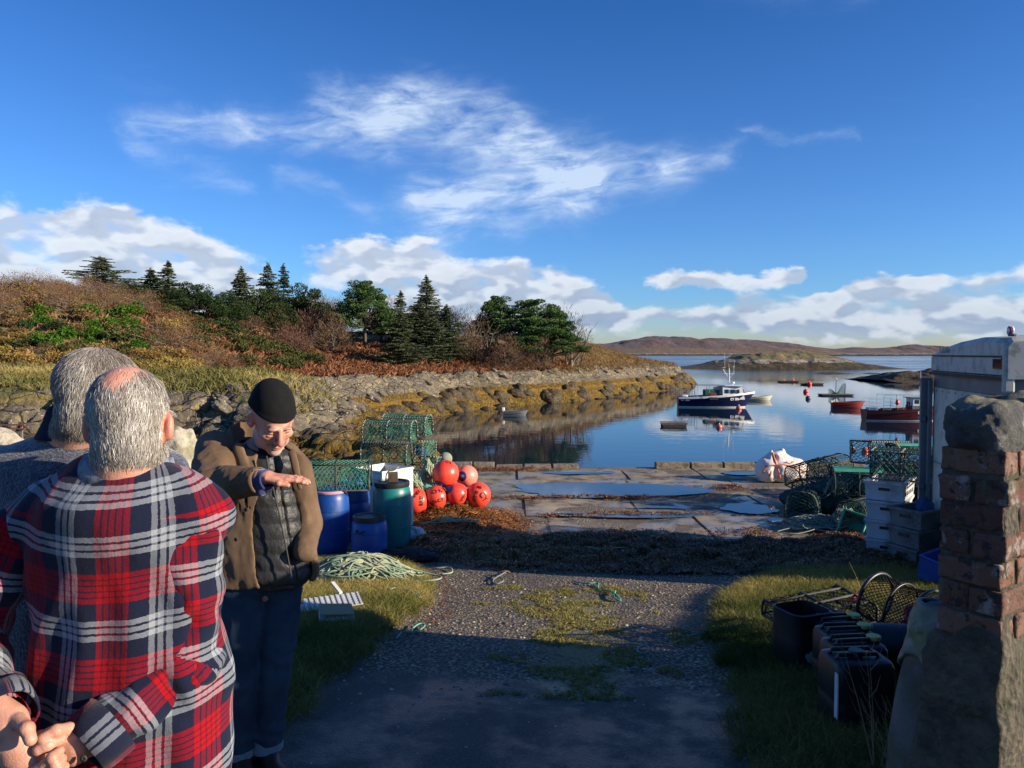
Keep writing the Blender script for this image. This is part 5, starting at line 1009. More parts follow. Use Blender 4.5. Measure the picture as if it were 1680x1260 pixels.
# ============================================================ RIGHT GEAR
# ---- big white bag
simple('woven_white', (0.78, 0.72, 0.66), (0.70, 0.58, 0.50), .6, 6, .35, 30, .01); simple('orange_strap', (0.75, 0.20, 0.06), None, .6)
c = at(1281, 790, 15.8); t_ = thing('bulk_bag', 'large white bulk bag tied with orange straps on the quay edge', 'bag', (c.x, c.y, QZ + .02), 0)
def f(P):
    a = s_ell(P, (.05, 0, .22), (.50, .36, .28)); a = smin(a, s_ell(P, (-.34, -.05, .22), (.2, .26, .27)), .08); a = smin(a, s_ell(P, (-.10, 0, .45), (.24, .22, .15)), .08)
    a = smin(a, s_cone(P, (-.08, 0, .45), (.02, 0, .60), .14, .05), .06); a = smin(a, s_cone(P, (-.30, -.05, .42), (-.22, -.05, .62), .06, .025), .03); a = smax(a, -s_cone(P, (-.20, -.6, .52), (-.18, .6, .50), .05, .05), .04)
    w1, w2, wc = worley(P[:, 0] * 5, P[:, 1] * 5, P[:, 2] * 5, 3); return a - .045 * (w1 - .4) - .02 * fbm(P[:, 0] * 9, P[:, 1] * 9, P[:, 2] * 9, 3, 3)
V, F = surfnet(f, (-.75, -.55, -.1), (.75, .5, .75), .018); V[:, 2] = np.maximum(V[:, 2], .0); obj('sack', npmesh('sack', V, F, 'woven_white', True), t_)
def wrap(pts, r=.016, nm='strap', mat='orange_strap'):
    out = []
    for q in pts:
        q = np.array(q, float)
        dr = q - np.array([0, 0, .22]); dr /= np.linalg.norm(dr); k = np.linspace(.05, 1.0, 60); Q = np.array([0, 0, .22]) + k[:, None] * dr; s = f(Q); ins = np.where(s < 0)[0]; out.append(Vector(Q[ins[-1]] + dr * .016 if len(ins) else q))
    MB().tube(smooth_pts(out, 3), r, 5, flat=1).obj(nm, mat, t_, True)
wrap([(-.22, -.5, .0), (-.22, -.5, .2), (-.22, -.3, .4), (-.22, -.1, .6)], .022); wrap([(-.5, -.3, .35), (-.3, -.4, .4), (-.1, -.4, .42), (.15, -.4, .36), (.4, -.4, .26), (.6, -.3, .2)], .018); wrap([(-.42, -.4, .12), (-.38, -.42, .26), (-.46, -.3, .3), (-.5, -.3, .2)], .026, 'loop'); wrap([(.0, -.4, .5), (.08, -.4, .42), (.2, -.3, .46)], .014)
# ---- creels on the right
RC = 'creels heaped beside the old van'
simple('green_net_heap', (0.008, 0.05, 0.042), (0.03, 0.10, 0.08), .9, 14, 1.0, 45, .05)
for i_, (px_, d_, s_, h_) in enumerate([(1372, 12.7, .5, .30), (1425, 12.9, .5, .40), (1485, 12.9, .5, .45), (1330, 12.9, .4, .2)]): crumple('net_heap', ['dark green net heaped between the middle creels', 'dark green net heaped behind the white fish boxes', 'dark green net heaped under the top right creels', 'dark green net spilling from the left creels'][i_], 'net', (tx(px_, d_), d_, QZ + .02), (s_, .35, h_), 'green_net_heap', 30 + i_, .5)
CR1 = creel_parts(.62, .50, .42, 'dark_twine', bind=False, seed=11, r=.004); CR2 = creel_parts(.72, .44, .38, 'dark_twine', top='green_plastic_mesh', bind=False, seed=12, r=.004); CR3 = creel_parts(.72, .5, .36, 'dark_twine', bind=True, seed=13, box=True, r=.0045)
def gq(px, d, h=0): return (tx(px, d), d, (QZ + .02 if d > 10.5 else gz(tx(px, d), d)) + h)
assemble('creel', 'round topped dark creel lying nearest the seaweed at the left of the right heap', 'creel', CR1, gq(1322, 12.4), (0, 0, R(62)), RC)
assemble('creel', 'dark creel behind the lowest round topped one', 'creel', CR1, gq(1342, 13.2, .05), (0, 0, R(20)), RC)
assemble('creel', 'creel with open ribs tilted against the white bag', 'creel', CR1, gq(1330, 13.6, .28), (R(10), R(-12), R(15)), RC)
assemble('creel', 'arched dark creel in the second layer, open ribs against the water', 'creel', CR1, gq(1365, 13.4, .40), (R(6), R(-6), R(28)), RC)
assemble('creel', 'dark green creel at the bottom behind the upturned green box', 'creel', CR2, gq(1395, 12.6), (0, 0, R(10)), RC)
assemble('creel', 'creel with a bright green flap beside the square corded one', 'creel', CR2, gq(1408, 12.2, .42), (R(8), 0, R(-12)), RC)
assemble('creel', 'creel at the bottom between the white boxes and the green box', 'creel', CR1, gq(1420, 11.6), (0, 0, R(35)), RC)
assemble('creel', 'upturned flared creel at the very top of the right heap', 'creel', CR3, gq(1445, 12.6, 1.18), (R(176), R(2), R(14)), RC)
assemble('creel', 'creel with a green mesh flap at the top right of the heap', 'creel', CR2, gq(1500, 12.2, .80), (0, R(2), R(5)), RC)
assemble('creel', 'dark creel under the top right one', 'creel', CR1, gq(1470, 12.3, .42), (0, 0, R(0)), RC); assemble('creel', 'dark creel on the quay under the top of the right heap', 'creel', CR1, gq(1455, 12.2, .0), (0, 0, R(12)), RC); assemble('creel', 'lowest creel at the back right of the heap', 'creel', CR1, gq(1505, 12.4, .0), (0, 0, R(12)), RC); assemble('creel', 'middle creel at the back right of the heap', 'creel', CR1, gq(1508, 12.4, .42), (0, 0, R(-8)), RC)
assemble('creel', 'square creel laced with pale cord on top of the white fish boxes', 'creel', CR3, (tx(1484, 9.95), 9.95, gz(tx(1484, 9.95), 9.95) + .99), (0, 0, R(-32)), RC, .98)
tag(MB().tube(smooth_pts([at(1470, 727, 12.0), at(1478, 737, 11.9), at(1482, 752, 11.9)]), .010, 5).obj('rope', 'rope_orange', None, True), 'short orange rope hanging from the top creels', 'rope')
# fish boxes
def fish_box(name, label, loc, rz, mat, w_=.46, l_=.76, h_=.24, grp=None):
    t_ = thing(name, label, 'fish box', loc, rz, grp); mb = MB(); th = .025; lo = .93
    for s in (-1, 1):
        mb.add([(s * w_ / 2 * lo, -l_ / 2 * lo, 0), (s * w_ / 2 * lo, l_ / 2 * lo, 0), (s * w_ / 2, l_ / 2, h_), (s * w_ / 2, -l_ / 2, h_), (s * (w_ / 2 - th) * lo, -l_ / 2 * lo + th, 0), (s * (w_ / 2 - th) * lo, l_ / 2 * lo - th, 0), (s * (w_ / 2 - th), l_ / 2 - th, h_), (s * (w_ / 2 - th), -l_ / 2 + th, h_)], [(0, 1, 2, 3), (7, 6, 5, 4), (3, 2, 6, 7), (0, 3, 7, 4), (1, 5, 6, 2)])
        mb.add([(-w_ / 2 * lo, s * l_ / 2 * lo, 0), (w_ / 2 * lo, s * l_ / 2 * lo, 0), (w_ / 2, s * l_ / 2, h_), (-w_ / 2, s * l_ / 2, h_), (-w_ / 2 * lo + th, s * (l_ / 2 - th) * lo, 0), (w_ / 2 * lo - th, s * (l_ / 2 - th) * lo, 0), (w_ / 2 - th, s * (l_ / 2 - th), h_), (-w_ / 2 + th, s * (l_ / 2 - th), h_)], [(0, 1, 2, 3), (7, 6, 5, 4), (3, 2, 6, 7)])
    mb.box((0, 0, .014), (w_ * lo - .01, l_ * lo - .01, .024)); mb.obj('shell', mat, t_)
    rim = MB()
    for s in (-1, 1): rim.box((s * (w_ / 2 + .008), 0, h_ - .015), (.022, l_ + .03, .034), bev=.004); rim.box((0, s * (l_ / 2 + .008), h_ - .0155), (w_ - .01, .022, .032), bev=.004)
    rim.obj('rim', mat, t_)
    for s in (-1, 1): MB().box((0, s * (l_ / 2 * .985 + .004), h_ * .62), (.13, .008, .035)).obj('hand_hole', 'black_plastic', t_)
    if mat == 'dull_white_plastic':
        for s in (-1, 1):
            for k in range(5): MB().box((s * (w_ / 2 * .955 + .003), -.22 + .11 * k, h_ * .36), (.008, .045, .05)).obj('slot', 'grey_plastic', t_)
    return t_
FB = 'white fish boxes stacked beside the van'; x, d = tx(1464, 9.9), 9.9; z0 = gz(x, d)
for k, lb in enumerate(['bottom white fish box of the stack beside the van', 'second white fish box from the ground in the stack', 'third white fish box from the ground in the stack', 'topmost white fish box, under the square corded creel']):
    fish_box('fish_box', lb, (x + .012 * (k % 2), d + .02 * (k == 3), z0 + .02 + .243 * k), R(-34 + (2, -1, 1, -3)[k]), 'dull_white_plastic', grp=FB)
x, d = tx(1520, 9.05), 9.05; z0 = gz(x, d)
for k, lb in enumerate(['bottom dark grey fish box in front of the white stack', 'middle dark grey fish box in front of the white stack', 'top dark grey open fish box with a blue sheet in it']):
    fish_box('fish_box', lb, (x, d, z0 + .01 + .225 * k), R(-70 + 3 * k), 'grey_plastic', .42, .66, .22, 'grey fish boxes in front of the white stack')
tag(MB().add([(x - .15, d - .15, z0 + .62), (x + .1, d - .16, z0 + .60), (x + .10, d + .14, z0 + .78), (x - .02, d + .16, z0 + .72)], [(0, 1, 2, 3)]).box((x + .1, d, z0 + .55), (.3, .2, .02)).obj('plastic_sheet', 'blue_net', None), 'dark blue plastic sheet folded into the top grey fish box', 'sheet')
t_ = thing('crate', 'green plastic box lying on its side among ropes in front of the creels', 'crate', gq(1405, 11.1, .02), (R(62), R(12), R(-38))); open_box(t_, .34, .46, .26, .02, 'green_plastic_mesh', 0, .012)
rope_heap('grey-green rope spilled in front of the right creels', (tx(1345, 11.4), 11.4, QZ + .04), (.62, .42), .20, 'rope_grey', 12, 50, .008, 21); rope_heap('loops of rope lying over the upturned green box', (tx(1392, 11.2), 11.2, QZ + .1), (.3, .3), .3, 'rope_grey', 5, 40, .007, 22); rope_heap('rope hanging off the middle creels of the right heap', (tx(1375, 12.4), 12.4, QZ + .3), (.25, .2), .45, 'rope_grey', 4, 40, .006, 23)
rope_heap('green rope lying at the foot of the white fish boxes', (tx(1452, 9.0), 9.0, gz(4.3, 9.0) + .02), (.4, .2), .04, 'rope_green', 3, 30, .007, 24)
# blue crate
p = (tx(1563, 7.7), 7.7, gz(tx(1547, 7.7), 7.7) + .06); t_ = thing('crate', 'bright blue plastic crate half hidden by the brick pillar', 'crate', p, (R(10), R(-6), R(28))); open_box(t_, .46, .36, .24, .018, 'blue_plastic', 0, .014)
# ---- keep traps and drums near the pillar
def hoop_trap(label, c, axis, R_, L_, mat='black_plastic', grp=None):
    t_ = thing('keep_trap', label, 'trap', c, 0, grp); ax = Vector(axis).normalized(); u = ax.cross(Vector((0, 0, 1))).normalized(); v_ = u.cross(ax)
    def circ(s, r_): return [ax * s + (u * math.cos(a) + v_ * math.sin(a)) * r_ for a in [k * math.tau / 40 for k in range(40)]]
    for s, r_ in ((-L_ / 2, R_), (L_ / 2, R_ * .92)): MB().tube(circ(s, r_), .014, 8, closed=True).obj('hoop', mat, t_, True)
    MB().tube(circ(0, R_ * .9), .008, 6, closed=True).obj('hoop', mat, t_, True)
    nb = MB(); strands(nb, lambda a, b_: ax * (-L_ / 2 + L_ * b_) + (u * math.cos(a * math.tau) + v_ * math.sin(a * math.tau)) * R_ * (1 - .14 * math.sin(b_ * math.pi) - .08 * b_), 40, 12, .0026, 12)
    o = nb.obj('netting', 'black_net', t_); o['kind'] = 'stuff'; e = MB()
    for k in range(1, 19):
        q = -R_ + 2 * R_ * k / 19; w_ = math.sqrt(R_ ** 2 - q * q); e.tube([ax * (-L_ / 2) + u * q * .7071 + v_ * q * .7071 + (u - v_) * .7071 * w_, ax * (-L_ / 2) + (u + v_) * q * .7071 - (u - v_) * .7071 * w_], .0022, 4)
        e.tube([ax * (-L_ / 2) + (u - v_) * .7071 * q + (u + v_) * .7071 * w_, ax * (-L_ / 2) + (u - v_) * .7071 * q - (u + v_) * .7071 * w_], .0016, 4)
    o = e.obj('end_mesh', 'black_net', t_); o['kind'] = 'stuff'; return t_, ax
c = at(1478, 1000, 4.9); tr, ax_ = hoop_trap('round black keep trap with mesh sides lying behind the jerry cans', (c.x, c.y, gz(c.x, c.y) + .30), (-.50, .86, .10), .20, .36)
crumple('net_bag', 'red net bag held inside the round black trap', 'net', (c.x + .10, c.y - .02, gz(c.x, c.y) + .22), (.08, .08, .07), 'red_net', 4, .5)
t2 = thing('line_reel', 'small blue reel with a red rim hanging on the round trap', 'reel', (c.x - .09, c.y - .22, gz(c.x, c.y) + .27), (R(70), R(-20), R(20))); MB().lathe([(.001, 0), (.035, 0), (.035, .02), (.001, .02)], 20).obj('disc', 'grey_plastic', t2); MB().tube([(.042 * math.cos(a), .042 * math.sin(a), .01) for a in [k * .314 for k in range(20)]], .006, 6, closed=True).obj('rim', 'red_net', t2, True)
x, d = tx(1350, 5.35), 5.35; assemble('creel', 'flat black creel in the grass behind the cut black drum', 'creel', creel_parts(.62, .42, .12, 'black_net', bind=False, seed=15, box=True, r=.003), (x, d, gz(x, d) + .16), (R(4), R(-4), R(18)), None)
crumple('float', 'torn orange float in the grass behind the round trap', 'float', (tx(1411, 6.2), 6.2, gz(tx(1411, 6.2), 6.2) + .12), (.05, .04, .035), 'buoy_orange', 3, .4)
# cut drum
x, d = tx(1322, 4.65), 4.65; t_ = thing('cut_drum', 'black square drum with its top cut off and a torn white label', 'drum', (x, d, gz(x, d) + .02), R(20))
def rsq(w_, h_, z_, n=32, p=5): return [Vector((w_ * (abs(math.cos(a)) ** (2 / p)) * math.copysign(1, math.cos(a)), h_ * (abs(math.sin(a)) ** (2 / p)) * math.copysign(1, math.sin(a)), z_)) for a in [k * math.tau / n for k in range(n)]]
mb = MB().loft([rsq(.115, .105, 0), rsq(.135, .125, .03), rsq(.145, .135, .18), rsq(.14, .13, .33), rsq(.146, .136, .345), rsq(.132, .122, .35), rsq(.128, .118, .20), rsq(.11, .10, .12)], caps=False); mb.f.append(tuple(mb.n - 32 + k for k in range(32))); mb.obj('body', 'black_plastic', t_, angle=50)
MB().add([(-.060 + .03 * math.cos(a) * (1 + .3 * math.sin(3 * a)), -.1415, .10 + .035 * math.sin(a) * (1 + .25 * math.cos(5 * a))) for a in [k * .35 for k in range(18)]], [tuple(range(18))]).obj('label', 'dull_white_plastic', t_)
def jerry(label, x, y, z, rz, w_=.30, dp=.22, h=.37, cap='yellow_cap', capx=.09, sheen=False):
    t_ = thing('jerry_can', label, 'jerry can', (x, y, z), rz, 'black jerry cans in the grass by the pillar'); W, Dp = w_ / 2, dp / 2
    MB().loft([rsq(W * .9, Dp * .9, 0, p=7), rsq(W, Dp, .025, p=7), rsq(W, Dp, h * .40, p=7), rsq(W * .975, Dp * .97, h * .43, p=7), rsq(W, Dp, h * .46, p=7), rsq(W, Dp, h * .86, p=7), rsq(W * .94, Dp * .92, h * .93, p=6), rsq(W * .72, Dp * .7, h * .955, p=5)]).obj('body', 'black_plastic', t_, angle=50)
    for q in (-.3, .3): MB().tube([(-W * .8, Dp * q, h * .93), (-W * .7, Dp * q, h * 1.0), (W * .55, Dp * q, h * 1.0), (W * .68, Dp * q, h * .93)], .011, 6).obj('handle', 'black_plastic', t_, True)
    MB().lathe([(.030, h * .94), (.030, h * .985), (.001, h * .985)], 20, c=(capx, -.02, 0)).obj('neck', 'black_plastic', t_); MB().lathe([(.036, h * .985), (.037, h * 1.03), (.033, h * 1.045), (.001, h * 1.045)], 24, c=(capx, -.02, 0)).obj('cap', cap, t_, angle=40)
    return t_
for i, (px, d, rz, cap, cx, lb) in enumerate([(1413, 3.75, 4, 'black_plastic', -.01, 'nearest black jerry can with a black cap and a white strip at its edge'), (1408, 4.05, 8, 'yellow_cap', .105, 'second black jerry can in the row, its yellow cap nearest the pillar'), (1393, 4.30, 6, 'yellow_cap', .105, 'third black jerry can in the row with a yellow cap'), (1378, 4.55, 10, 'yellow_cap', .105, 'farthest black jerry can in the row with a yellow cap')]):
    x = tx(px, d); jerry(lb, x, d, gz(x, d) - .01, R(rz), cap=cap, capx=cx, h=.37 - (.02 if i else 0), dp=.21 if i else .24)
x = tx(1361, 3.65); MB().box((-.153, -.11, .2), (.006, .03, .22)).obj('label_strip', 'dull_white_plastic', [o for o in bpy.data.objects if o.name == 'jerry_can'][0])
x, d = tx(1462, 4.55), 4.55; t_ = thing('drum', 'black plastic drum lying on its side under the round trap', 'drum', (x, d, gz(x, d) + .15), (R(84), 0, R(70))); MB().lathe([(.10, -.2), (.13, -.18), (.14, -.08), (.135, -.075), (.135, -.065), (.14, -.06), (.14, .08), (.135, .085), (.14, .10), (.13, .18), (.10, .2)], 32).obj('body', 'black_plastic', t_, angle=40); MB().lathe([(.03, .2), (.03, .225), (.001, .225)], 16, c=(.05, 0, 0)).obj('cap', 'black_plastic', t_)
# ---- tapered fender with lead cap
simple('weathered_rubber', (0.075, 0.062, 0.05), (0.15, 0.14, 0.125), .8, 4, .3, 20, .01, dirt=(0.07, 0.075, 0.03), dirtscale=5); simple('lead_sheet', (0.26, 0.26, 0.24), (0.12, 0.12, 0.11), .5, 8, .3, 25, .01, metal=.3, dirt=(0.12, 0.14, 0.03), dirtscale=7, dlo=.45, dhi=.6)
x, d = 1.50, 2.72; x = tx(1540, d); t_ = thing('boat_fender', 'tall tapered mossy fender wrapped in a lead sheet, leaning beside the pillar', 'fender', (x, d, gz(x, d) - .10), (0, R(1), 0))
MB().lathe([(.13, -.02), (.145, .1), (.148, .3), (.142, .45), (.125, .6), (.10, .75), (.078, .86), (.06, .93), (.03, .95), (.001, .95)], 36).obj('body', 'weathered_rubber', t_, True)
def f(P):
    r_ = np.interp(P[:, 2], [.6, .75, .86, .96], [.13, .108, .088, .055]) + .008 + .022 * fbm(P[:, 0] * 14, P[:, 1] * 14, P[:, 2] * 10, 3, 4); rr = np.hypot(P[:, 0], P[:, 1]); a = np.arctan2(P[:, 1], P[:, 0])
    return smax(smax(rr - r_, r_ - .020 - rr, .004), smax((.72 + .05 * np.sin(a * 2 + 1)) - P[:, 2], P[:, 2] - .955, .01), .004)
V, F = surfnet(f, (-.16, -.16, .6), (.16, .16, 1.0), .0055); obj('lead_wrap', npmesh('lead_wrap', V, F, 'lead_sheet', True), t_)
MB().add([(-.04, -.085, .90), (.07, -.075, .86), (.075, -.082, .82), (-.02, -.096, .865)], [(0, 1, 2, 3)]).obj('flashing', 'white_plastic', t_)
# dry stalks
for i, (px, d, h, lb) in enumerate([(1450, 3.15, .62, 'dead branching stalk standing in front of the nearest jerry can'), (1500, 2.75, .5, 'dead branching stalk in front of the mossy fender'), (1472, 2.95, .42, 'low dead stalk between the jerry can and the fender'), (1424, 6.9, .38, 'single pale dry grass stem rising before the grey fish boxes'), (1382, 6.7, .25, 'pale dry stem in the sunlit grass of the right verge')]):
    x = tx(px, d); rr = random.Random(i + 40); mb = MB(); n = 1 if i > 2 else 4
    for k in range(n):
        a = rr.uniform(-.5, .5); pts = [Vector((0, 0, -.02))]; dv = Vector((a * .5, rr.uniform(-.1, .1), 1)).normalized()
        for j in range(7): pts.append(pts[-1] + dv * h / 7); dv = (dv + Vector((rr.uniform(-.12, .12), rr.uniform(-.1, .1), 0))).normalized()
        mb.tube(pts, [.0035 - .0004 * j for j in range(8)], 4)
        for j in range(2, 7 if n > 1 else 2):
            s = rr.choice((-1, 1)); mb.tube([pts[j], pts[j] + Vector((s * .03, 0, .035)), pts[j] + Vector((s * .05, .01, .09))], [.0018, .0014, .0008], 3)
    tag(mb.obj('dry_stalk', 'dry_stalk', None, loc=(x, d, gz(x, d))), lb, 'plant')
# ============================================================ PILLAR AND WALL
m, t, b = material('brick_face'); co = t.new('ShaderNodeTexCoord').outputs['Object']; oi = t.new('ShaderNodeObjectInfo').outputs['Random']
c = t.mix(oi, (0.085, 0.030, 0.020), (0.20, 0.085, 0.048)); cc_ = t.vm('ADD', co, t.comb(t.m('MULTIPLY', oi, 13), t.m('MULTIPLY', oi, 7), 0))
c = t.mix(t.mr(t.noise(cc_, 14, 6, .7), .42, .62), c, t.mix(oi, (0.10, 0.04, 0.028), (0.20, 0.12, 0.085))); c = t.mix(t.mr(t.noise(cc_, 9, 5, .7), .56, .64), c, (0.28, 0.24, 0.21)); c = t.mix(t.mr(t.noise(cc_, 22, 4, .7), .54, .62), c, (0.03, 0.022, 0.02)); c = t.mix(t.mr(t.noise(cc_, 6, 6, .75), .56, .66), c, (0.10, 0.09, 0.05))
t.put(b.inputs['Base Color'], c); b.inputs['Roughness'].default_value = .9; bump(t, b, t.m('ADD', t.noise(cc_, 60, 5, .7), t.noise(cc_, 12, 3, .6)), .8, .012)
m, t, b = material('mortar'); co = t.new('ShaderNodeTexCoord').outputs['Object']; c = t.mix(t.mr(t.noise(co, 9, 6, .75), .4, .62), (0.13, 0.11, 0.078), (0.055, 0.049, 0.038)); c = t.mix(t.mr(t.noise(co, 3.2, 6, .7), .50, .62), c, (0.055, 0.062, 0.02)); c = t.mix(t.mr(t.noise(co, 38, 4, .8), .66, .72), c, (0.30, 0.27, 0.22)); c = t.mix(t.mr(t.noise(co, 5, 7, .8), .52, .6), c, (0.16, 0.125, 0.085))
t.put(b.inputs['Base Color'], c); b.inputs['Roughness'].default_value = .95; bump(t, b, t.m('ADD', t.noise(co, 45, 6, .75), t.voro(co, 40)), .9, .02)
m, t, b = material('cap_stone'); co = t.new('ShaderNodeTexCoord').outputs['Object']; c = t.mix(t.mr(t.noise(co, 7, 6, .7), .4, .6), (0.075, 0.078, 0.08), (0.17, 0.165, 0.15)); X, Y, Z = t.sep(co); c = t.mix(t.mr(t.m('ADD', Z, t.m('MULTIPLY', t.noise(co, 12, 5, .7), .08)), .09, .13), c, (0.30, 0.27, 0.16)); c = t.mix(t.mr(t.noise(co, 16, 5, .7), .60, .66), c, (0.36, 0.36, 0.34))
t.put(b.inputs['Base Color'], c); b.inputs['Roughness'].default_value = .9; bump(t, b, t.noise(co, 22, 7, .75), 1.0, .05)
KX, KY = 1.485, 2.30; U = Vector((.8, .6, 0)); Wd = Vector((-.6, .8, 0)); TH = .19; ZB = .86; ZC = 1.45
pil = thing('brick_pillar', 'crumbling brick wall end with a rough stone on top at the right edge', 'wall', (KX, KY, 0), math.atan2(.6, .8))
# local axes: x runs along the wall, y across its end (0..TH), z up
def f(P):
    x, y, z = P[:, 0], P[:, 1], P[:, 2]; n = fbm(x * 9, y * 9, z * 9, 4, 3); lowr = sstep(ZB + .03, ZB - .04, z + fbm(x * 6, y * 6, z * 2, 3, 12) * .10)
    o = -.004 + .013 * lowr + n * (.012 + .022 * lowr); bx = np.maximum(np.maximum(-x, x - 3.1), np.maximum(-y, y - TH - .10 * lowr * sstep(.9, .2, z))); tp = z - np.where(x > .3, ZC + .14 + .05 * fbm(x * 3, 0, 0, 3, 6), ZC)
    return smax(bx - o, tp - n * .03, .02)
V, F = surfnet(f, (-.06, -.08, -.35), (.9, TH + .16, 1.72), .0125)
obj('mortar_core', npmesh('mortar_core', V, F, 'mortar', True), pil)
MB().box((1.98, TH / 2 + .01, .62), (2.2, TH + .12, 1.98)).obj('wall_run', 'mortar', pil)
BM = []
def brick_mesh(L_, W_, H_, seed):
    def f(P):
        q = np.abs(P) - np.array([L_, W_, H_]) / 2 + .004; d_ = np.linalg.norm(np.maximum(q, 0), axis=1) + np.minimum(q.max(1), 0) - .004
        return d_ + .007 * fbm(P[:, 0] * 26, P[:, 1] * 30, P[:, 2] * 30, 3, seed) + .022 * np.clip(fbm(P[:, 0] * 12, P[:, 1] * 12, P[:, 2] * 12, 2, seed + 50) - .05, 0, 1)
    V, F = surfnet(f, (-L_ / 2 - .01, -W_ / 2 - .01, -H_ / 2 - .01), (L_ / 2 + .01, W_ / 2 + .01, H_ / 2 + .01), .0065); return npmesh('brick', V, F, 'brick_face', True)
BM = [brick_mesh(.214, .095, .077, s) for s in range(5)]; BH = [brick_mesh(.098, .098, .076, s + 10) for s in range(4)]
br_ = random.Random(12); z = ZB + .04; row = 0
while z < ZC - .03:
    u3 = lambda a_: (br_.uniform(-a_, a_), br_.uniform(-a_, a_), br_.uniform(-a_, a_))
    if row % 2 == 0: obj('brick', br_.choice(BM), pil, (.042 + br_.uniform(-.006, .004), .093, z + br_.uniform(-.004, .004)), (br_.uniform(-.05, .05), br_.uniform(-.04, .04), math.pi / 2 + br_.uniform(-.05, .05)), (.86, 1, br_.uniform(.93, 1.05))); xq = .205
    else: obj('brick', br_.choice(BH), pil, (.044 + br_.uniform(-.008, .004), .143, z + br_.uniform(-.005, .005)), u3(.06), (1, .92, br_.uniform(.9, 1.08))); xq = .100
    while xq < .86: obj('brick', br_.choice(BM), pil, (xq + br_.uniform(-.003, .003), .040 + br_.uniform(-.005, .006), z + br_.uniform(-.004, .004)), u3(.03), (1, 1, br_.uniform(.93, 1.06))); xq += .226
    z += .0855; row += 1
def f(P):
    q = (P - np.array([.115, .092, -.015])) / np.array([.165, .108, .098]); q[:, 0] = q[:, 0] + .15 * q[:, 2]; return ((np.abs(q) ** 2.6).sum(1) ** (1 / 2.6) - 1 - .26 * fbm(q[:, 0] * 1.5, q[:, 1] * 1.5, q[:, 2] * 1.5, 5, 21) + .0 * q[:, 0]) * .105
V, F = surfnet(f, (-.14, -.10, -.16), (.34, .28, .16), .006); obj('stone', npmesh('stone', V, F, 'cap_stone', True), pil, (0, 0, ZC + .075))
for k in range(5):
    V, F = surfnet(lambda P: (np.linalg.norm(P / np.array([.16, .1, .09]), axis=1) - 1 - .25 * fbm(P[:, 0] * 8, P[:, 1] * 8, P[:, 2] * 8, 4, 30 + k)) * .09, (-.22, -.15, -.13), (.22, .15, .13), .012); obj('stone', npmesh('stone', V, F, 'cap_stone', True), pil, (.38 + .27 * k, .09, ZC + .075), (0, 0, k))
# ============================================================ OLD VAN
simple('van_white', (0.50, 0.49, 0.45), (0.42, 0.41, 0.37), .5, 2, .05, 20, .005, dirt=(0.10, 0.11, 0.05), dirtscale=4.5, dlo=.5, dhi=.66); simple('van_panel', (0.60, 0.57, 0.47), (0.52, 0.50, 0.42), .6, 1.5, dirt=(0.30, 0.28, 0.2), dirtscale=2); simple('van_strip', (0.17, 0.18, 0.19), (0.11, 0.12, 0.13), .5, 4); simple('seal_black', (0.015, 0.016, 0.018), (0.035, 0.035, 0.03), .7, 9)
simple('glass_dark', (0.015, 0.02, 0.025), None, .08); simple('lamp_red', (0.5, 0.01, 0.02), None, .2); simple('lamp_white', (0.75, 0.75, 0.7), None, .3); simple('mould', (0.16, 0.17, 0.10), None, .8)
NX, NY = .642 * 7.2, 7.2; FX, FY = .545 * 9.4, 9.4; vl = math.hypot(FX - NX, FY - NY); ang = math.atan2(FY - NY, FX - NX)
# local frame: x from the near corner to the far one, y to the left (towards the slip is +y)
van = thing('old_van', 'old dirty white box van parked behind the brick pillar', 'van', (NX, NY, 0), ang); zg = -.62
def vz(py, d=7.2): return CAM_H - (py - 579) / FPX * d
topz = vz(562.5); Bw = 2.0
prof = [(-.05, .02), (.0, .06), (vl * .3, .075), (vl * .6, .035), (vl * .85, -.03), (vl, -.09)]
def up_loft(y0, y1): return [[Vector((x_, y0, vz(622))), Vector((x_, y1, vz(622))), Vector((x_, y1, topz + dz_ - .06)), Vector((x_, y1 + (.04 if y1 < y0 else -.04), topz + dz_ - .01)), Vector((x_, (y0 + y1) / 2, topz + dz_ + .05)), Vector((x_, y0 - (.04 if y1 < y0 else -.04), topz + dz_ - .01)), Vector((x_, y0, topz + dz_ - .06))] for x_, dz_ in prof]
MB().loft(up_loft(0, -Bw)).obj('roof_box', 'van_white', van, angle=35)
MB().box((vl / 2, -Bw / 2, (vz(622) + vz(652)) / 2), (vl - .02, Bw - .06, vz(622) - vz(652) - .01)).obj('side_strip', 'van_strip', van)
MB().box((vl / 2, -Bw / 2, (vz(652) + -.42) / 2), (vl - .04, Bw - .05, vz(652) + .42)).obj('body', 'van_panel', van)
MB().box((vl / 2 - .02, .006, vz(585)), (vl * .96, .012, .016)).obj('trim', 'seal_black', van); MB().box((vl / 2 - .02, .008, vz(617)), (vl * .96, .012, .014)).obj('trim', 'seal_black', van); MB().box((vl / 2, .012, vz(622)), (vl, .03, .03)).obj('trim', 'seal_black', van)
MB().box((.18, .006, vz(597)), (.22, .02, .11), bev=.01).obj('window', 'glass_dark', van); MB().box((-.01, -.02, vz(605)), (.07, .10, vz(565) - vz(645)), bev=.02).obj('corner_post', 'van_white', van)
MB().box((vl + .02, .045, (vz(620, 9.4) + -.50) / 2), (.06, .13, vz(620, 9.4) + .50), bev=.01).obj('rear_post', 'van_strip', van)
MB().box((vl - .05, .02, (vz(622, 9.4) + -.45) / 2), (.05, .05, vz(622, 9.4) + .44), bev=.01).obj('door_seal', 'van_strip', van)
for z_ in (.95, .12): MB().box((vl - .02, .10, z_), (.12, .06, .05), bev=.008).obj('hinge', 'van_strip', van)
MB().box((vl / 2, .003, vz(770, 8.6)), (vl - .12, .006, .008)).obj('panel_seam', 'van_strip', van)
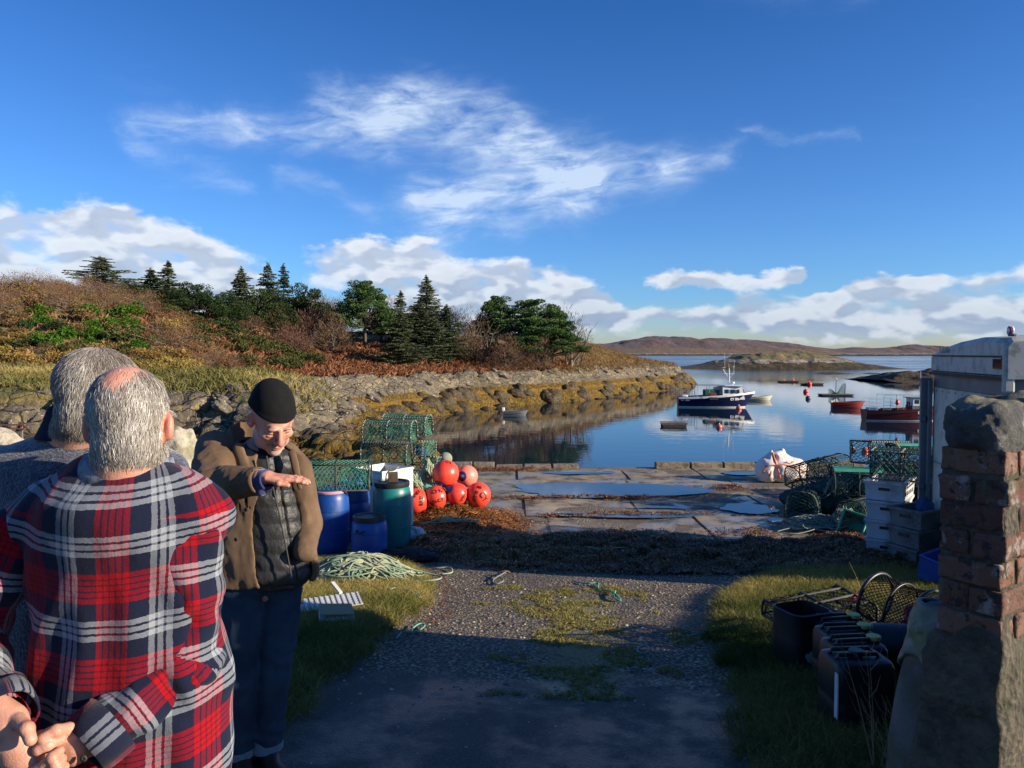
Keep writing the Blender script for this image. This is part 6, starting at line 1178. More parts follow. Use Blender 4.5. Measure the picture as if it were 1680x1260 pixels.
for k in range(9): MB().lathe([(.012, 0), (.012, .006), (.001, .008)], 8, c=(vl - .15 - k * .22, -.028, vz(647, 8.4)), M=Euler((R(-90), 0, 0)).to_matrix()).obj('rivet', 'seal_black', van)
MB().box((vl / 2, -Bw / 2, -.48), (vl - .1, Bw - .2, .12)).obj('chassis', 'rusty_steel', van)
for x_ in (.45, vl - .45):
    for y_ in (-.14, -Bw + .14): w_ = MB().lathe([(.10, -.09), (.27, -.09), (.30, -.05), (.30, .05), (.27, .09), (.10, .09)], 28, c=(x_, y_, gz(NX + x_ * math.cos(ang) + .2, NY + x_ * .9) + .30), M=Euler((R(90), 0, 0)).to_matrix()).obj('wheel', 'seal_black', van, angle=40)
lm = text_mesh('FURNIS', .105, 'mould', 0, .002); o = obj('lettering', lm, van, (vl - .50, .012, vz(574, 8.8)), (R(90), 0, R(180))); lm = text_mesh('LU', .09, 'mould', 0, .001); o = obj('lettering', lm, van, (vl - .28, .012, vz(604, 9)), (R(90), 0, R(180)))
bc = MB().lathe([(.035, 0), (.04, .015), (.03, .025), (.001, .025)], 16, c=(.0, -.05, topz + .06)).obj('beacon', 'van_strip', van)
MB().lathe([(max(.001, .042 * math.sin(a)), -.045 * math.cos(a)) for a in np.linspace(0.02, 1.57, 8)], 18, c=(.045, -.03, topz + .115), M=Euler((0, R(90), R(90))).to_matrix()).obj('lens', 'lamp_red', bc, True)
MB().lathe([(max(.001, .042 * math.sin(a)), .045 * math.cos(a)) for a in np.linspace(1.57, .02, 8)], 18, c=(.045, -.065, topz + .115), M=Euler((0, R(90), R(90))).to_matrix()).obj('lens', 'lamp_white', bc, True)
for l_ in (bc.children): l_.location = (0, 0, 0)
# unseen block added beyond the van so its shadow falls on the right creels
tag(MB().box((8.75, 11.3, QZ + .62), (.5, 4.6, 1.3), bev=.04).obj('shade_block', 'mortar', None), 'low unseen block added behind the old van to shade the creels', 'wall')
# ============================================================ BOATS AND FLOATS
simple('hull_navy', (0.008, 0.014, 0.065), None, .3); simple('boat_white', (0.78, 0.78, 0.76), (0.66, 0.66, 0.62), .4, 2); simple('hull_maroon', (0.11, 0.012, 0.020), (0.08, 0.012, 0.016), .45, 3); simple('boat_red', (0.30, 0.035, 0.025), (0.22, 0.03, 0.025), .5, 2)
simple('boat_cream', (0.62, 0.58, 0.46), None, .5); simple('galvanised', (0.42, 0.42, 0.40), (0.3, 0.3, 0.28), .5, 9, metal=.3); simple('tarp_green', (0.02, 0.10, 0.06), None, .7); simple('boat_grey', (0.12, 0.13, 0.15), None, .6); simple('raft_wood', (0.20, 0.15, 0.10), (0.09, 0.07, 0.05), .9, 3); simple('net_green', (0.06, 0.22, 0.13), None, .8); simple('letter_white', (0.8, 0.8, 0.8), None, .5)
def hull(L, B, fb, fs, draft, tr=.78, n=22, bowrake=.14, flare=1.15, sheer=1.8):
    """rings from the stern to the bow (+x); returns function ring(t, off) so that bands can follow the shell"""
    def ring(t, o=0.0, zlo=None, zhi=None, m=9):
        b = B / 2 * (tr + (1 - tr) * math.sin(min(t / .45, 1) * math.pi / 2)) * (1 if t < .5 else max(.02, 1 - ((t - .5) / .5) ** 2.4)); top = fs + (fb - fs) * t ** sheer; x0 = -L / 2 + L * t; pts = []
        zl = -draft * (1 - t ** 6) if zlo is None else zlo; zh = top if zhi is None else zhi(top)
        for k in range(m):
            q = k / (m - 1); z = zl + (zh - zl) * q; qq = (z + draft) / (top + draft); w_ = b * min(1, (max(qq, 0) ** .42)) * (1 + (flare - 1) * (qq - .5) * (t > .3) * t) + o; x = x0 + bowrake * L * (t ** 5) * (qq - .75) * 1.2; pts.append((x, w_, z))
        return pts
    return ring, n
def hull_mesh(ring, n, o=0.0, zlo=None, zhi=None, deck=None):
    mb = MB(); m = len(ring(0))
    for s in (1, -1): mb.loft([[Vector((x, s * y, z)) for x, y, z in ring(i / n, o, zlo, zhi)][::s] for i in range(n + 1)], closed=False, caps=False)
    if zlo is None:
        r0 = ring(0); mb.add([(x, y, z) for x, y, z in r0] + [(x, -y, z) for x, y, z in r0], [(k, k + 1, m + k + 1, m + k) for k in range(m - 1)])
    if deck is not None:
        pts = [ring(i / n)[-1] for i in range(n + 1)]; mb2 = MB().add([(x, y * .97, z - deck) for x, y, z in pts] + [(x, -y * .97, z - deck) for x, y, z in pts], [(k, k + 1, n + 1 + k + 1, n + 1 + k) for k in range(n)]); return mb, mb2
    return mb
def side_text(par, s, size, x, ring, tt, z, L, mat='letter_white', side=-1):
    me = text_mesh(s, size, mat, 0, size * .010); x0, y0, _ = min(ring(tt, .02), key=lambda p: abs(p[2] - z)); x1, y1, _ = min(ring(tt + .06, .02), key=lambda p: abs(p[2] - z)); a = math.atan2(side * (y1 - y0), x1 - x0); obj('lettering', me, par, (x, side * (y0 + .035), z), (R(90), 0, a))
# blue fishing boat
d = 85; c = at(1172, 668, d); L = 8.0; bb = thing('fishing_boat', 'navy blue fishing boat with a white wheelhouse and tall aerials', 'boat', (c.x, c.y, WZ), R(-6)); ring, n = hull(L, 2.7, 1.75, 1.15, .5)
h1, dk = hull_mesh(ring, n, deck=.35); h1.obj('hull', 'hull_navy', bb, angle=50); dk.obj('deck', 'boat_grey', bb); hull_mesh(ring, n, .012, zlo=.0, zhi=lambda t_: .14).obj('waterline_band', 'boat_white', bb); hull_mesh(ring, n, .03, zlo=1.0, zhi=lambda t_: t_ + .03).obj('bulwark', 'boat_white', bb)
for v_ in [o for o in bb.children if o.name.startswith('bulwark')]:
    pass
bw = [o for o in bb.children if o.name.startswith('bulwark')][0]; bpy.data.objects.remove(bw); mb = MB()
for s in (1, -1): mb.loft([[Vector((x, s * (y + .02), z)) for x, y, z in [(p[0], p[1], p[2] - dz_) for p, dz_ in ((ring(i / n)[-1], .20), (ring(i / n)[-1], -.03))]] for i in range(n + 1)], closed=False, caps=False)
mb.obj('bulwark', 'boat_white', bb)
wh = MB(); x0, x1 = .75, 3.15
wh.add([(x0, -.95, .9), (x0, .95, .9), (x0, .85, 2.35), (x0, -.85, 2.35), (x1, -.75, .9), (x1, .75, .9), (x1 - .30, .65, 2.25), (x1 - .30, -.65, 2.25)], [(0, 1, 2, 3), (7, 6, 5, 4), (0, 3, 7, 4), (1, 5, 6, 2), (3, 2, 6, 7)]); wh.box(((x0 + x1) / 2 - .12, 0, 2.40), (x1 - x0 + .1, 1.9, .09), bev=.03); w_ = wh.obj('wheelhouse', 'boat_white', bb)
for k, (xa, sz) in enumerate(((1.2, .42), (1.85, .42), (2.42, .26))): MB().box((xa, -.87 + .04 * k, 1.80), (sz, .05, .42), (R(-4), 0, R(4)), bev=.02).obj('window', 'glass_dark', w_)
for y_ in (-.33, .33): MB().box((x1 - .12, y_, 1.82), (.05, .5, .40), (0, R(-12), 0), bev=.02).obj('window', 'glass_dark', w_)
ms = MB().tube([(1.6, 0, 2.4), (1.55, 0, 4.3)], .05, 6).tube([(1.0, 0, 3.7), (2.1, 0, 3.7)], .03, 5); ms.tube([(1.1, 0, 3.7), (1.05, 0, 5.9)], .018, 5).tube([(2.05, 0, 3.7), (2.1, 0, 5.2)], .018, 5).tube([(1.55, 0, 4.3), (1.5, 0, 4.8)], .018, 5).tube([(.9, 0, 4.2), (1.15, 0, 3.8), (1.55, 0, 3.2)], .022, 5).tube([(2.1, 0, 3.9), (1.6, 0, 3.2)], .022, 5).box((1.0, 0, 4.4), (.3, .12, .05)).box((2.05, 0, 4.5), (.14, .12, .12)); ms.obj('mast', 'boat_white', bb)
MB().lathe([(.001, 0), (.22, .0), (.24, .09), (.2, .17), (.001, .2)], 20, c=(1.95, 0, 2.62)).lathe([(.06, -.2), (.06, 0)], 8, c=(1.95, 0, 2.62)).obj('radar', 'boat_white', bb, True)
fr = MB(); P_ = [(-2.6, s, 1.1) for s in (-.9, .9)]
for s in (-.95, .95): fr.tube([(-2.0, s, 1.1), (-2.0, s, 2.45), (1.0, s, 2.45)], .035, 5).tube([(-.7, s, 1.2), (-.7, s, 2.45)], .03, 5)
fr.tube([(-2.0, -.95, 2.45), (-2.0, .95, 2.45)], .035, 5); fr.obj('gantry', 'galvanised', bb)
rl = MB()
for s in (-1.0, 1.0):
    for z_ in (1.5, 1.75, 2.0): rl.tube([(-4.3, s, z_), (-2.3, s, z_)], .022, 5)
    for x_ in (-4.3, -3.6, -3.0, -2.3): rl.tube([(x_, s, 1.05), (x_, s, 2.0)], .022, 5)
for z_ in (1.5, 1.75, 2.0): rl.tube([(-4.3, -1, z_), (-4.3, 1, z_)], .022, 5)
rl.obj('stern_rail', 'galvanised', bb); MB().box((-.35, 0, 1.55), (1.7, 1.4, .8), bev=.1).obj('hauler_tarp', 'tarp_green', bb); MB().box((-.35, -1.0, 1.45), (.7, .3, .35), bev=.05).obj('fish_basket', 'boat_red', bb); MB().box((.25, -.3, 2.05), (.9, .06, .65)).obj('plywood_panel', 'boat_cream', bb); MB().box((-3.3, -.3, 1.25), (.7, .5, .25), bev=.08).obj('float_pile', 'boat_white', bb, True)
MB().box((-.3, -1.42, 1.02), (.9, .12, .30), bev=.03).obj('shooting_door', 'seal_black', bb)
side_text(bb, 'CY 305', .36, 2.0, ring, .74, .95, L); side_text(bb, 'CY 305', .30, -3.3, ring, .06, .86, L)
# white rowing boat, dinghies
def small_boat(name, label, px, py, d, L, rz, mat, fb=.5, fs=.38, inner='boat_cream', outboard=None, cap=None):
    c = at(px, py, d); t_ = thing(name, label, 'boat', (c.x, c.y, WZ), R(rz)); ring, n = hull(L, L * .38, fb, fs, .15, .8, 14, .1); h1, dk = hull_mesh(ring, n, deck=.22); h1.obj('hull', mat, t_, angle=50); dk.obj('floor', inner, t_)
    g_ = MB()
    for s in (1, -1): g_.tube([(x, s * y, z) for x, y, z in [ring(i / n)[-1] for i in range(n + 1)]], .03, 5)
    g_.obj('gunwale', mat, t_)
    for k in (-.2, .15): MB().box((k * L, 0, fs - .06), (.22, L * .34, .03)).obj('thwart', inner, t_)
    if outboard: MB().box((-L / 2 - .08, 0, .62), (.28, .22, .34), bev=.05).box((-L / 2 - .08, 0, .25), (.10, .08, .5)).obj('outboard', outboard, t_)
    return t_
small_boat('rowing_boat', 'white open boat lying beyond the bow of the blue fishing boat', 1244, 657, 97, 3.3, -2, 'boat_cream', .62, .5); small_boat('dinghy', 'small red open dinghy afloat between the two fishing boats', 1391, 670, 84, 3.4, -4, 'boat_red', .75, .6, 'boat_red', 'boat_cream'); small_boat('dinghy', 'small dark inflatable dinghy near the weedy shore', 846, 684, 73.5, 2.2, 4, 'boat_grey', .5, .42, 'seal_black', 'boat_white')
# red fishing boat
d = 68; c = at(1480, 690, d); L = 6.6; rb = thing('fishing_boat', 'dark red fishing boat with a white cabin partly behind the van', 'boat', (c.x, c.y, WZ), R(-5)); ring, n = hull(L, 2.2, 1.35, .95, .4); h1, dk = hull_mesh(ring, n, deck=.25); h1.obj('hull', 'hull_maroon', rb, angle=50); dk.obj('deck', 'boat_grey', rb)
hull_mesh(ring, n, .012, zlo=.02, zhi=lambda t_: .10).obj('waterline_band', 'boat_white', rb)
cb = MB(); cb.box((1.25, 0, 1.55), (1.35, 1.4, .95), bev=.05); c_ = cb.obj('cabin', 'boat_white', rb); MB().box((1.2, 0, 2.06), (1.7, 1.6, .07), bev=.02).obj('cabin_roof', 'boat_grey', rb); MB().box((1.25, 0, 1.22), (1.40, 1.44, .30)).obj('cabin_base', 'boat_grey', rb)
for xa in (.95, 1.5): MB().box((xa, -.70, 1.72), (.36, .04, .34), bev=.02).obj('window', 'glass_dark', c_)
fr = MB()
for s in (-.8, .8):
    fr.tube([(-1.9, s, .8), (-1.9, s, 2.3), (1.2, s, 2.3)], .022, 5).tube([(-.2, s, .8), (-.2, s, 2.3)], .022, 5)
    for x_ in (-3.1, -2.5, -1.3, -.7): fr.tube([(x_, s, .8), (x_, s, 2.0)], .014, 4)
    for z_ in (1.3, 1.6, 1.95): fr.tube([(-3.1, s, z_), (-2.1, s, z_)], .014, 4).tube([(-1.3, s, z_), (-.5, s, z_)], .014, 4)
fr.obj('rail_frame', 'galvanised', rb); MB().tube([(1.5, 0, 2.05), (1.5, 0, 4.4)], .025, 5).box((1.5, 0, 2.9), (.16, .1, .3)).tube([(2.0, 0, 2.05), (2.2, 0, 2.6)], .015, 4).obj('aerial', 'boat_white', rb); MB().box((-2.6, 0, 1.05), (.9, .8, .25), bev=.1).obj('gear_pile', 'boat_white', rb, True); MB().box((-1.3, .1, 1.0), (.9, .8, .2), bev=.08).obj('gear_pile', 'tarp_green', rb, True)
MB().lathe([(.001, -.25), (.14, -.15), (.17, 0), (.12, .2), (.001, .3)], 14, c=(-.75, -.8, 1.65)).obj('pink_float', 'buoy_orange', rb, True); MB().box((.30, -.5, 1.35), (.24, .24, .75), bev=.05).obj('exhaust_box', 'seal_black', rb); MB().box((.46, -.55, 1.2), (.2, .2, .35), bev=.05).obj('fire_box', 'boat_red', rb); side_text(rb, 'CY 236', .34, 1.4, ring, .68, .78, L)
# rafts
def raft(label, px, py, d, L, B, posts=False, keep=False):
    c = at(px, py, d); t_ = thing('raft', label, 'raft', (c.x, c.y, WZ), R(-3)); nb = 7
    for k in range(nb): MB().box((0, -B / 2 + B * (k + .5) / nb, .20), (L, B / nb * .85, .06)).obj('plank', 'raft_wood', t_)
    for s in (-1, 1): MB().box((0, s * B * .36, .06), (L * .96, .3, .22), bev=.04).obj('float', 'seal_black' if not posts else 'raft_wood', t_)
    if posts:
        MB().tube([(.0, 0, .2), (.05, 0, 2.2)], .05, 6).obj('post', 'raft_wood', t_); MB().box((.05, 0, 2.35), (.24, .2, .2), bev=.05).obj('lamp', 'boat_white', t_); MB().tube([(1.25, 0, .2), (1.3, 0, 1.75)], .05, 6).obj('post', 'raft_wood', t_)
        nt = MB(); strands(nt, lambda u, v_: (-1.0 + 2.4 * u, .1 * math.sin(u * 9), .2 + v_ * (1.5 * abs(math.cos(u * 3.6)) ** 1.5 * (.4 + .6 * u) + .15)), 16, 8, .02, 8); o = nt.obj('hung_net', 'net_green', t_); o['kind'] = 'stuff'
    if keep:
        for s in (-1, 1): MB().tube([(-L / 2, s * B / 2, .3), (L / 2, s * B / 2, .3)], .05, 5).obj('rail', 'raft_wood', t_)
    return t_
raft('wooden raft with posts and green netting beyond the red dinghy', 1371, 649, 108, 4.4, 2.2, True); raft('low keep raft with red floats farthest out in the bay', 1293, 627, 158, 3.8, 2.0, keep=True); raft('low keep raft with one red float nearer than the farthest', 1332, 632, 145, 3.8, 1.8, keep=True); raft('small broken timber raft near the stern of the blue boat', 1105, 699, 62.8, 2.0, 1.3, keep=True)
simple('buoy_pink', (0.72, 0.16, 0.12), None, .4); simple('buoy_dark', (0.10, 0.10, 0.11), None, .5)
for i, (px, py, d, r_, mt, lb) in enumerate([(1212, 669, 82, .30, 'buoy_pink', 'red and white mooring buoy touching the bow of the blue boat'), (1180, 701, 61.5, .23, 'buoy_pink', 'pink mooring buoy in the reflection of the blue boat'), (1322, 643, 117, .38, 'buoy_orange', 'red mooring buoy in open water left of the netted raft'), (1326, 655, 100, .34, 'buoy_dark', 'dark buoy with a white top below the red one'),
        (1301, 626, 158, .42, 'buoy_orange', 'right red float on the farthest keep raft'), (1287, 626, 158, .30, 'buoy_pink', 'left pale float on the farthest keep raft'), (1328, 631.5, 144, .42, 'buoy_orange', 'red float on the nearer keep raft'), (1400, 741, 46.8, .16, 'buoy_pink', 'small pink buoy just beyond the right creels'), (1419, 742, 46.5, .20, 'buoy_orange', 'red buoy behind the topmost right creels')]):
    c = at(px, py, d); t_ = thing('mooring_buoy', lb, 'buoy', (c.x, c.y, WZ + r_ * .35), 0, 'mooring buoys in the bay'); MB().lathe([(max(.001, r_ * math.sin(a)), -r_ * math.cos(a)) for a in np.linspace(.02, 3.12, 14)], 20, caps=False).obj('shell', mt, t_, True); MB().lathe([(.25 * r_, r_ * .9), (.2 * r_, r_ * 1.25), (.001, r_ * 1.27)], 10).obj('eye_cap', 'boat_white', t_, True)
# ============================================================ PEOPLE
m, t, b = material('skin'); co = t.new('ShaderNodeTexCoord').outputs['Object']; ca = t.new('ShaderNodeAttribute', attribute_name='skin'); nz = t.noise(co, 60, 5, .7)
c = t.mix(t.mr(nz, .3, .7), ca.outputs['Color'], (0.55, 0.22, 0.15)); c = t.mix(.82, c, ca.outputs['Color']); t.put(b.inputs['Base Color'], c); b.inputs['Roughness'].default_value = .48
b.inputs['Subsurface Weight'].default_value = .10; b.inputs['Subsurface Radius'].default_value = (.01, .004, .002); b.inputs['Subsurface Scale'].default_value = .6; bump(t, b, t.m('ADD', nz, t.m('MULTIPLY', t.voro(co, 260), .5)), .30, .003)
m, t, b = material('hair'); tn = attr(t, 'tint'); t.put(b.inputs['Base Color'], t.ramp(tn, [(0, (0.07, 0.056, 0.045)), (.35, (0.20, 0.17, 0.14)), (.7, (0.38, 0.34, 0.29)), (1, (0.60, 0.57, 0.52))])); b.inputs['Roughness'].default_value = .45
def cloth(name, ca_, cb_, sc, rough=.85, fine=400, fs=.25, fd=.002, big=None, sheen=.3):
    m, t, b = material(name); co = t.new('ShaderNodeTexCoord').outputs['Object']; c = t.mix(t.mr(t.noise(co, sc, 5, .65), .35, .65), ca_, cb_)
    t.put(b.inputs['Base Color'], c); b.inputs['Roughness'].default_value = rough; b.inputs['Sheen Weight'].default_value = sheen; b.inputs['Specular IOR Level'].default_value = .3
    h = t.noise(co, fine, 3, .6)
    if big: h = t.m('ADD', h, t.m('MULTIPLY', t.noise(co, big, 4, .6), 3))
    bump(t, b, h, fs, fd); return m, t, b, co
cloth('beanie_wool', (0.003, 0.003, 0.0035), (0.006, 0.006, 0.0065), 30, .95, sheen=0); cloth('navy_wool', (0.005, 0.006, 0.018), (0.009, 0.010, 0.026), 30, .9, sheen=0); cloth('blue_wool', (0.015, 0.02, 0.10), (0.03, 0.035, 0.15), 40, .9)
m, t, b, co = cloth('puffer', (0.022, 0.023, 0.024), (0.034, 0.035, 0.036), 8, .42, 90, .5, .004, 22, 0)
m, t, b, co = cloth('corduroy', (0.115, 0.070, 0.040), (0.175, 0.112, 0.066), 9, .8, 200, .3, .002, 14, 0); X, Y, Z = t.sep(co)
wv = t.new('ShaderNodeTexWave', wave_type='BANDS', bands_direction='X'); wv.inputs['Scale'].default_value = 95; wv.inputs['Distortion'].default_value = .6; t.put(wv.inputs['Vector'], co)
bump(t, b, t.m('ADD', t.m('MULTIPLY', wv.outputs['Fac'], .9), t.m('MULTIPLY', t.noise(co, 25, 4, .6), 1.4)), .5, .004)
m, t, b, co = cloth('denim', (0.008, 0.020, 0.042), (0.024, 0.050, 0.085), 5, .85, 500, .25, .001, 12, 0); X, Y, Z = t.sep(co)
simple('boot_leather', (0.07, 0.03, 0.018), (0.03, 0.015, 0.01), .5, 9)
cloth('denim_cuff', (0.10, 0.14, 0.18), (0.15, 0.19, 0.23), 60, .9)
m, t, b, co = cloth('fleece_marl', (0.010, 0.013, 0.030), (0.020, 0.024, 0.048), 30, .95, 150, .9, .006, None, .6)
sp_ = t.noise(t.vm('MULTIPLY', co, (1.0, 1.0, 1.5)), 95, 4, .8, .8); t.put(b.inputs['Base Color'], t.ramp(sp_, [(0, (0.010, 0.013, 0.03)), (.50, (0.022, 0.028, 0.055)), (.62, (0.10, 0.115, 0.16)), (.74, (0.26, 0.28, 0.33))]))
# tartan
m, t, b = material('tartan'); uv = t.new('ShaderNodeUVMap').outputs[0]; u_, v_, _ = t.sep(uv); co = t.new('ShaderNodeTexCoord').outputs['Object']
jit = t.m('MULTIPLY', t.m('SUBTRACT', t.noise(co, 130, 2, .6), .5), .0045); NAVY = (0.006, 0.009, 0.026); RED = (0.30, 0.008, 0.013); DR = (0.03, 0.008, 0.016); WH = (0.26, 0.28, 0.31)
def sett(x, per, off, redw=.35, whw=.235):
    f_ = t.m('FRACT', t.m('ADD', t.m('DIVIDE', t.m('ADD', x, jit), per), off)); st = []; a = 0.5 - redw / 2    # red band centred at .5, white band centred at 0/1
    w2 = whw / 2; ln = whw / 3.9; st = [(0, WH), (ln * .5, NAVY), (ln * .95, WH), (w2, NAVY), (a, RED)]
    for k in range(1, 5): p = a + redw * k / 5; st += [(p - .009, DR), (p + .009, RED)]
    st += [(a + redw, NAVY), (1 - w2, WH), (1 - ln * .95, NAVY), (1 - ln * .5, WH)]; return t.ramp(f_, st, 'CONSTANT')
cu, cv = sett(u_, .180, .5 - .035 / .18), sett(v_, .163, .5 - 1.325 / .163 % 1)
c = t.mix(.5, cu, cv); c = t.mix(.55, c, t.mix(1.0, cu, cv, 'SCREEN')) if False else c; wv_ = t.m('FRACT', t.m('MULTIPLY', t.m('ADD', u_, v_), 420)); c = t.mix(t.m('MULTIPLY', t.m('GREATER_THAN', wv_, .5), .45), c, t.mix(.8, cu, cv)); hs_ = t.new('ShaderNodeHueSaturation'); hs_.inputs['Value'].default_value = 1.0; hs_.inputs['Saturation'].default_value = 1.05; t.put(hs_.inputs['Color'], c)
t.put(b.inputs['Base Color'], hs_.outputs[0]); b.inputs['Roughness'].default_value = .9; b.inputs['Sheen Weight'].default_value = .08; b.inputs['Sheen Roughness'].default_value = .5; b.inputs['Specular IOR Level'].default_value = .2
bump(t, b, t.m('ADD', t.noise(co, 420, 3, .7), t.m('MULTIPLY', t.noise(co, 18, 4, .6), 5)), .35, .004)
simple('tartan_grey', (0.20, 0.23, 0.27), (0.10, 0.12, 0.17), .9, 60, .5, 300, .002, lo=.45, hi=.55)
def MR(yaw, pitch, roll=0): return Matrix.Rotation(R(yaw), 3, 'Z') @ Matrix.Rotation(R(pitch), 3, 'X') @ Matrix.Rotation(R(roll), 3, 'Y')
def head_sdf(q, beard=False, full=True, brow=1.0, s=1.0):
    q = q / s
    d = s_ell(q, (0, .022, .040), (.077, .098, .086)); d = smin(d, s_ell(q, (0, -.030, -.014), (.0600, .066, .084)), .03); d = smin(d, s_ell(q, (0, -.032, -.072), (.048, .056, .040)), .03)
    d = smin(d, s_ell(q, (0, -.078, -.098), (.022, .018, .017)), .025)
    for k in (-1, 1):
        d = smin(d, s_ell(q, (k * .043, -.066, -.018), (.017, .016, .013)), .02); d = smin(d, s_ell(q, (k * .048, -.02, -.078), (.016, .035, .026)), .025)
        d = smax(d, -s_ell(q, (k * .031, -.108, .010), (.019, .024, .0125)), .010); d = smin(d, s_ell(q, (k * .031, -.0765, .007), (.0135, .0125, .0105)), .004)
        d = smin(d, s_ell(q, (k * .026, -.0900, .029), (.019, .010, .0070)), .010)
        d = smin(d, s_ell(q, (k * .031, -.085, -.006), (.013, .006, .003)), .005)
        e = smin(s_ell(q, (k * .080, .012, .000), (.011, .020, .033), Matrix.Rotation(k * -.35, 3, 'Z') @ Matrix.Rotation(.2, 3, 'X')), s_ell(q, (k * .077, .004, -.018), (.008, .012, .015)), .01)
        e = smax(e, -s_ell(q, (k * .090, .005, .003), (.007, .011, .020)), .006); d = smin(d, e, .006)
    d = smin(d, s_cone(q, (0, -.093, .022), (0, -.116, -.022), .0085, .0115), .008); d = smin(d, s_ell(q, (0, -.114, -.026), (.0125, .0125, .0105)), .006)
    for k in (-1, 1): d = smin(d, s_ell(q, (k * .0125, -.103, -.029), (.009, .011, .008)), .004); d = smax(d, -s_ell(q, (k * .0065, -.111, -.037), (.0035, .006, .005)), .002)
    d = smin(d, s_ell(q, (0, -.093, -.056), (.024, .011, .006)), .006); d = smin(d, s_ell(q, (0, -.091, -.066), (.021, .011, .0065)), .006); d = smax(d, -s_ell(q, (0, -.104, -.0608), (.021, .006, .0013)), .002)
    for j in range(3): d = d - .0010 * np.exp(-((q[:, 2] - .055 - .013 * j) / .003) ** 2) * (q[:, 1] < -.05)
    return d * s
def skincol(q, N=None, beard=0, ruddy=1.0, hairmask=None):
    n = len(q); c = np.tile(np.array([.52, .26, .175]), (n, 1))
    def bl(w_, col): nonlocal c; w_ = np.clip(w_, 0, 1)[:, None]; c = c * (1 - w_) + np.array(col) * w_
    x, y, z = q[:, 0], q[:, 1], q[:, 2]; nz = fbm(x * 40, y * 40, z * 40, 4, 3)
    bl(.45 + nz * .9, (.58, .31, .22))
    bl(ruddy * .4 * np.exp(-((np.abs(x) - .038) / .018) ** 2 - ((z + .025) / .02) ** 2) * (y < -.03), (.60, .17, .12)); bl(ruddy * .85 * np.exp(-(x / .02) ** 2 - ((z + .02) / .022) ** 2) * (y < -.095), (.58, .13, .10))
    bl(.8 * np.exp(-((np.abs(x) - .082) / .015) ** 2) * (np.abs(y - .01) < .035) * (np.abs(z) < .045), (.62, .19, .13))
    bl(.75 * np.exp(-((z + .061) / .0085) ** 2 - (x / .024) ** 2) * (y < -.07), (.48, .13, .11)); bl(.9 * np.exp(-((z + .0608) / .002) ** 2 - (x / .022) ** 2) * (y < -.07), (.10, .03, .03))
    bl(.75 * np.exp(-((z - .033) / .005) ** 2 - ((np.abs(x) - .031) / .018) ** 2) * (y < -.06), (.13, .085, .06)); bl(.35 * np.exp(-((z - .010) / .009) ** 2 - ((np.abs(x) - .031) / .018) ** 2) * (y < -.06), (.34, .15, .11)); bl(.95 * np.exp(-((z - .001) / .0024) ** 2 - ((np.abs(x) - .031) / .014) ** 2) * (y < -.07), (.14, .06, .05))
    if beard:
        sp = .55 + nz * 1.2; bl(beard * sp * sstep(-.056, -.082, z + .1 * np.maximum(0, np.abs(x) - .02)) * (y < -.0), (.52, .44, .38)); bl(beard * 1.1 * sp * np.exp(-((z + .047 + .25 * np.abs(x)) / .007) ** 2) * (np.abs(x) < .038) * (y < -.07), (.14, .09, .065)); bl(.35 * np.exp(-((np.abs(np.abs(x) - .034) ) / .006) ** 2 - ((z + .045) / .016) ** 2) * (y < -.05), (.34, .16, .11)); bl(.3 * np.exp(-((z - .058 - .006 * np.sin(x * 60)) / .0022) ** 2) * (y < -.06), (.36, .17, .12))
        bl(beard * .6 * sstep(-.045, -.075, z) * (np.abs(x) > .035), (.40, .30, .25))
    return c
def finger(P, pts, r0, r1):
    d = None; n = len(pts) - 1
    for i in range(n):
        e = s_cone(P, pts[i], pts[i + 1], r0 + (r1 - r0) * i / n, r0 + (r1 - r0) * (i + 1) / n); d = e if d is None else smin(d, e, .003)
    for p_ in pts[1:-1]: d = smin(d, s_ell(P, p_, (r0 * 1.04,) * 3), .003)
    return d
def wpt(px, py, d): return np.array(at(px, py, d))
def join_np(name, parts, mat):   # parts: (V, F, colours)
    V = np.concatenate([p[0] for p in parts]); off = np.cumsum([0] + [len(p[0]) for p in parts[:-1]]); F = np.concatenate([p[1] + o for p, o in zip(parts, off)]); me = npmesh(name, V, F, mat, True)
    fattr(me, 'skin', np.concatenate([np.c_[p[2], np.ones(len(p[2]))] for p in parts]), 'FLOAT_COLOR'); return me
def plain(V): c = np.tile(np.array([.50, .25, .17]), (len(V), 1)); n = fbm(V[:, 0] * 60, V[:, 1] * 60, V[:, 2] * 60, 3, 4)[:, None]; return c + n * np.array([.12, .10, .08])
def local(P, c, M): return (P - np.array(c)) @ np.array(M)
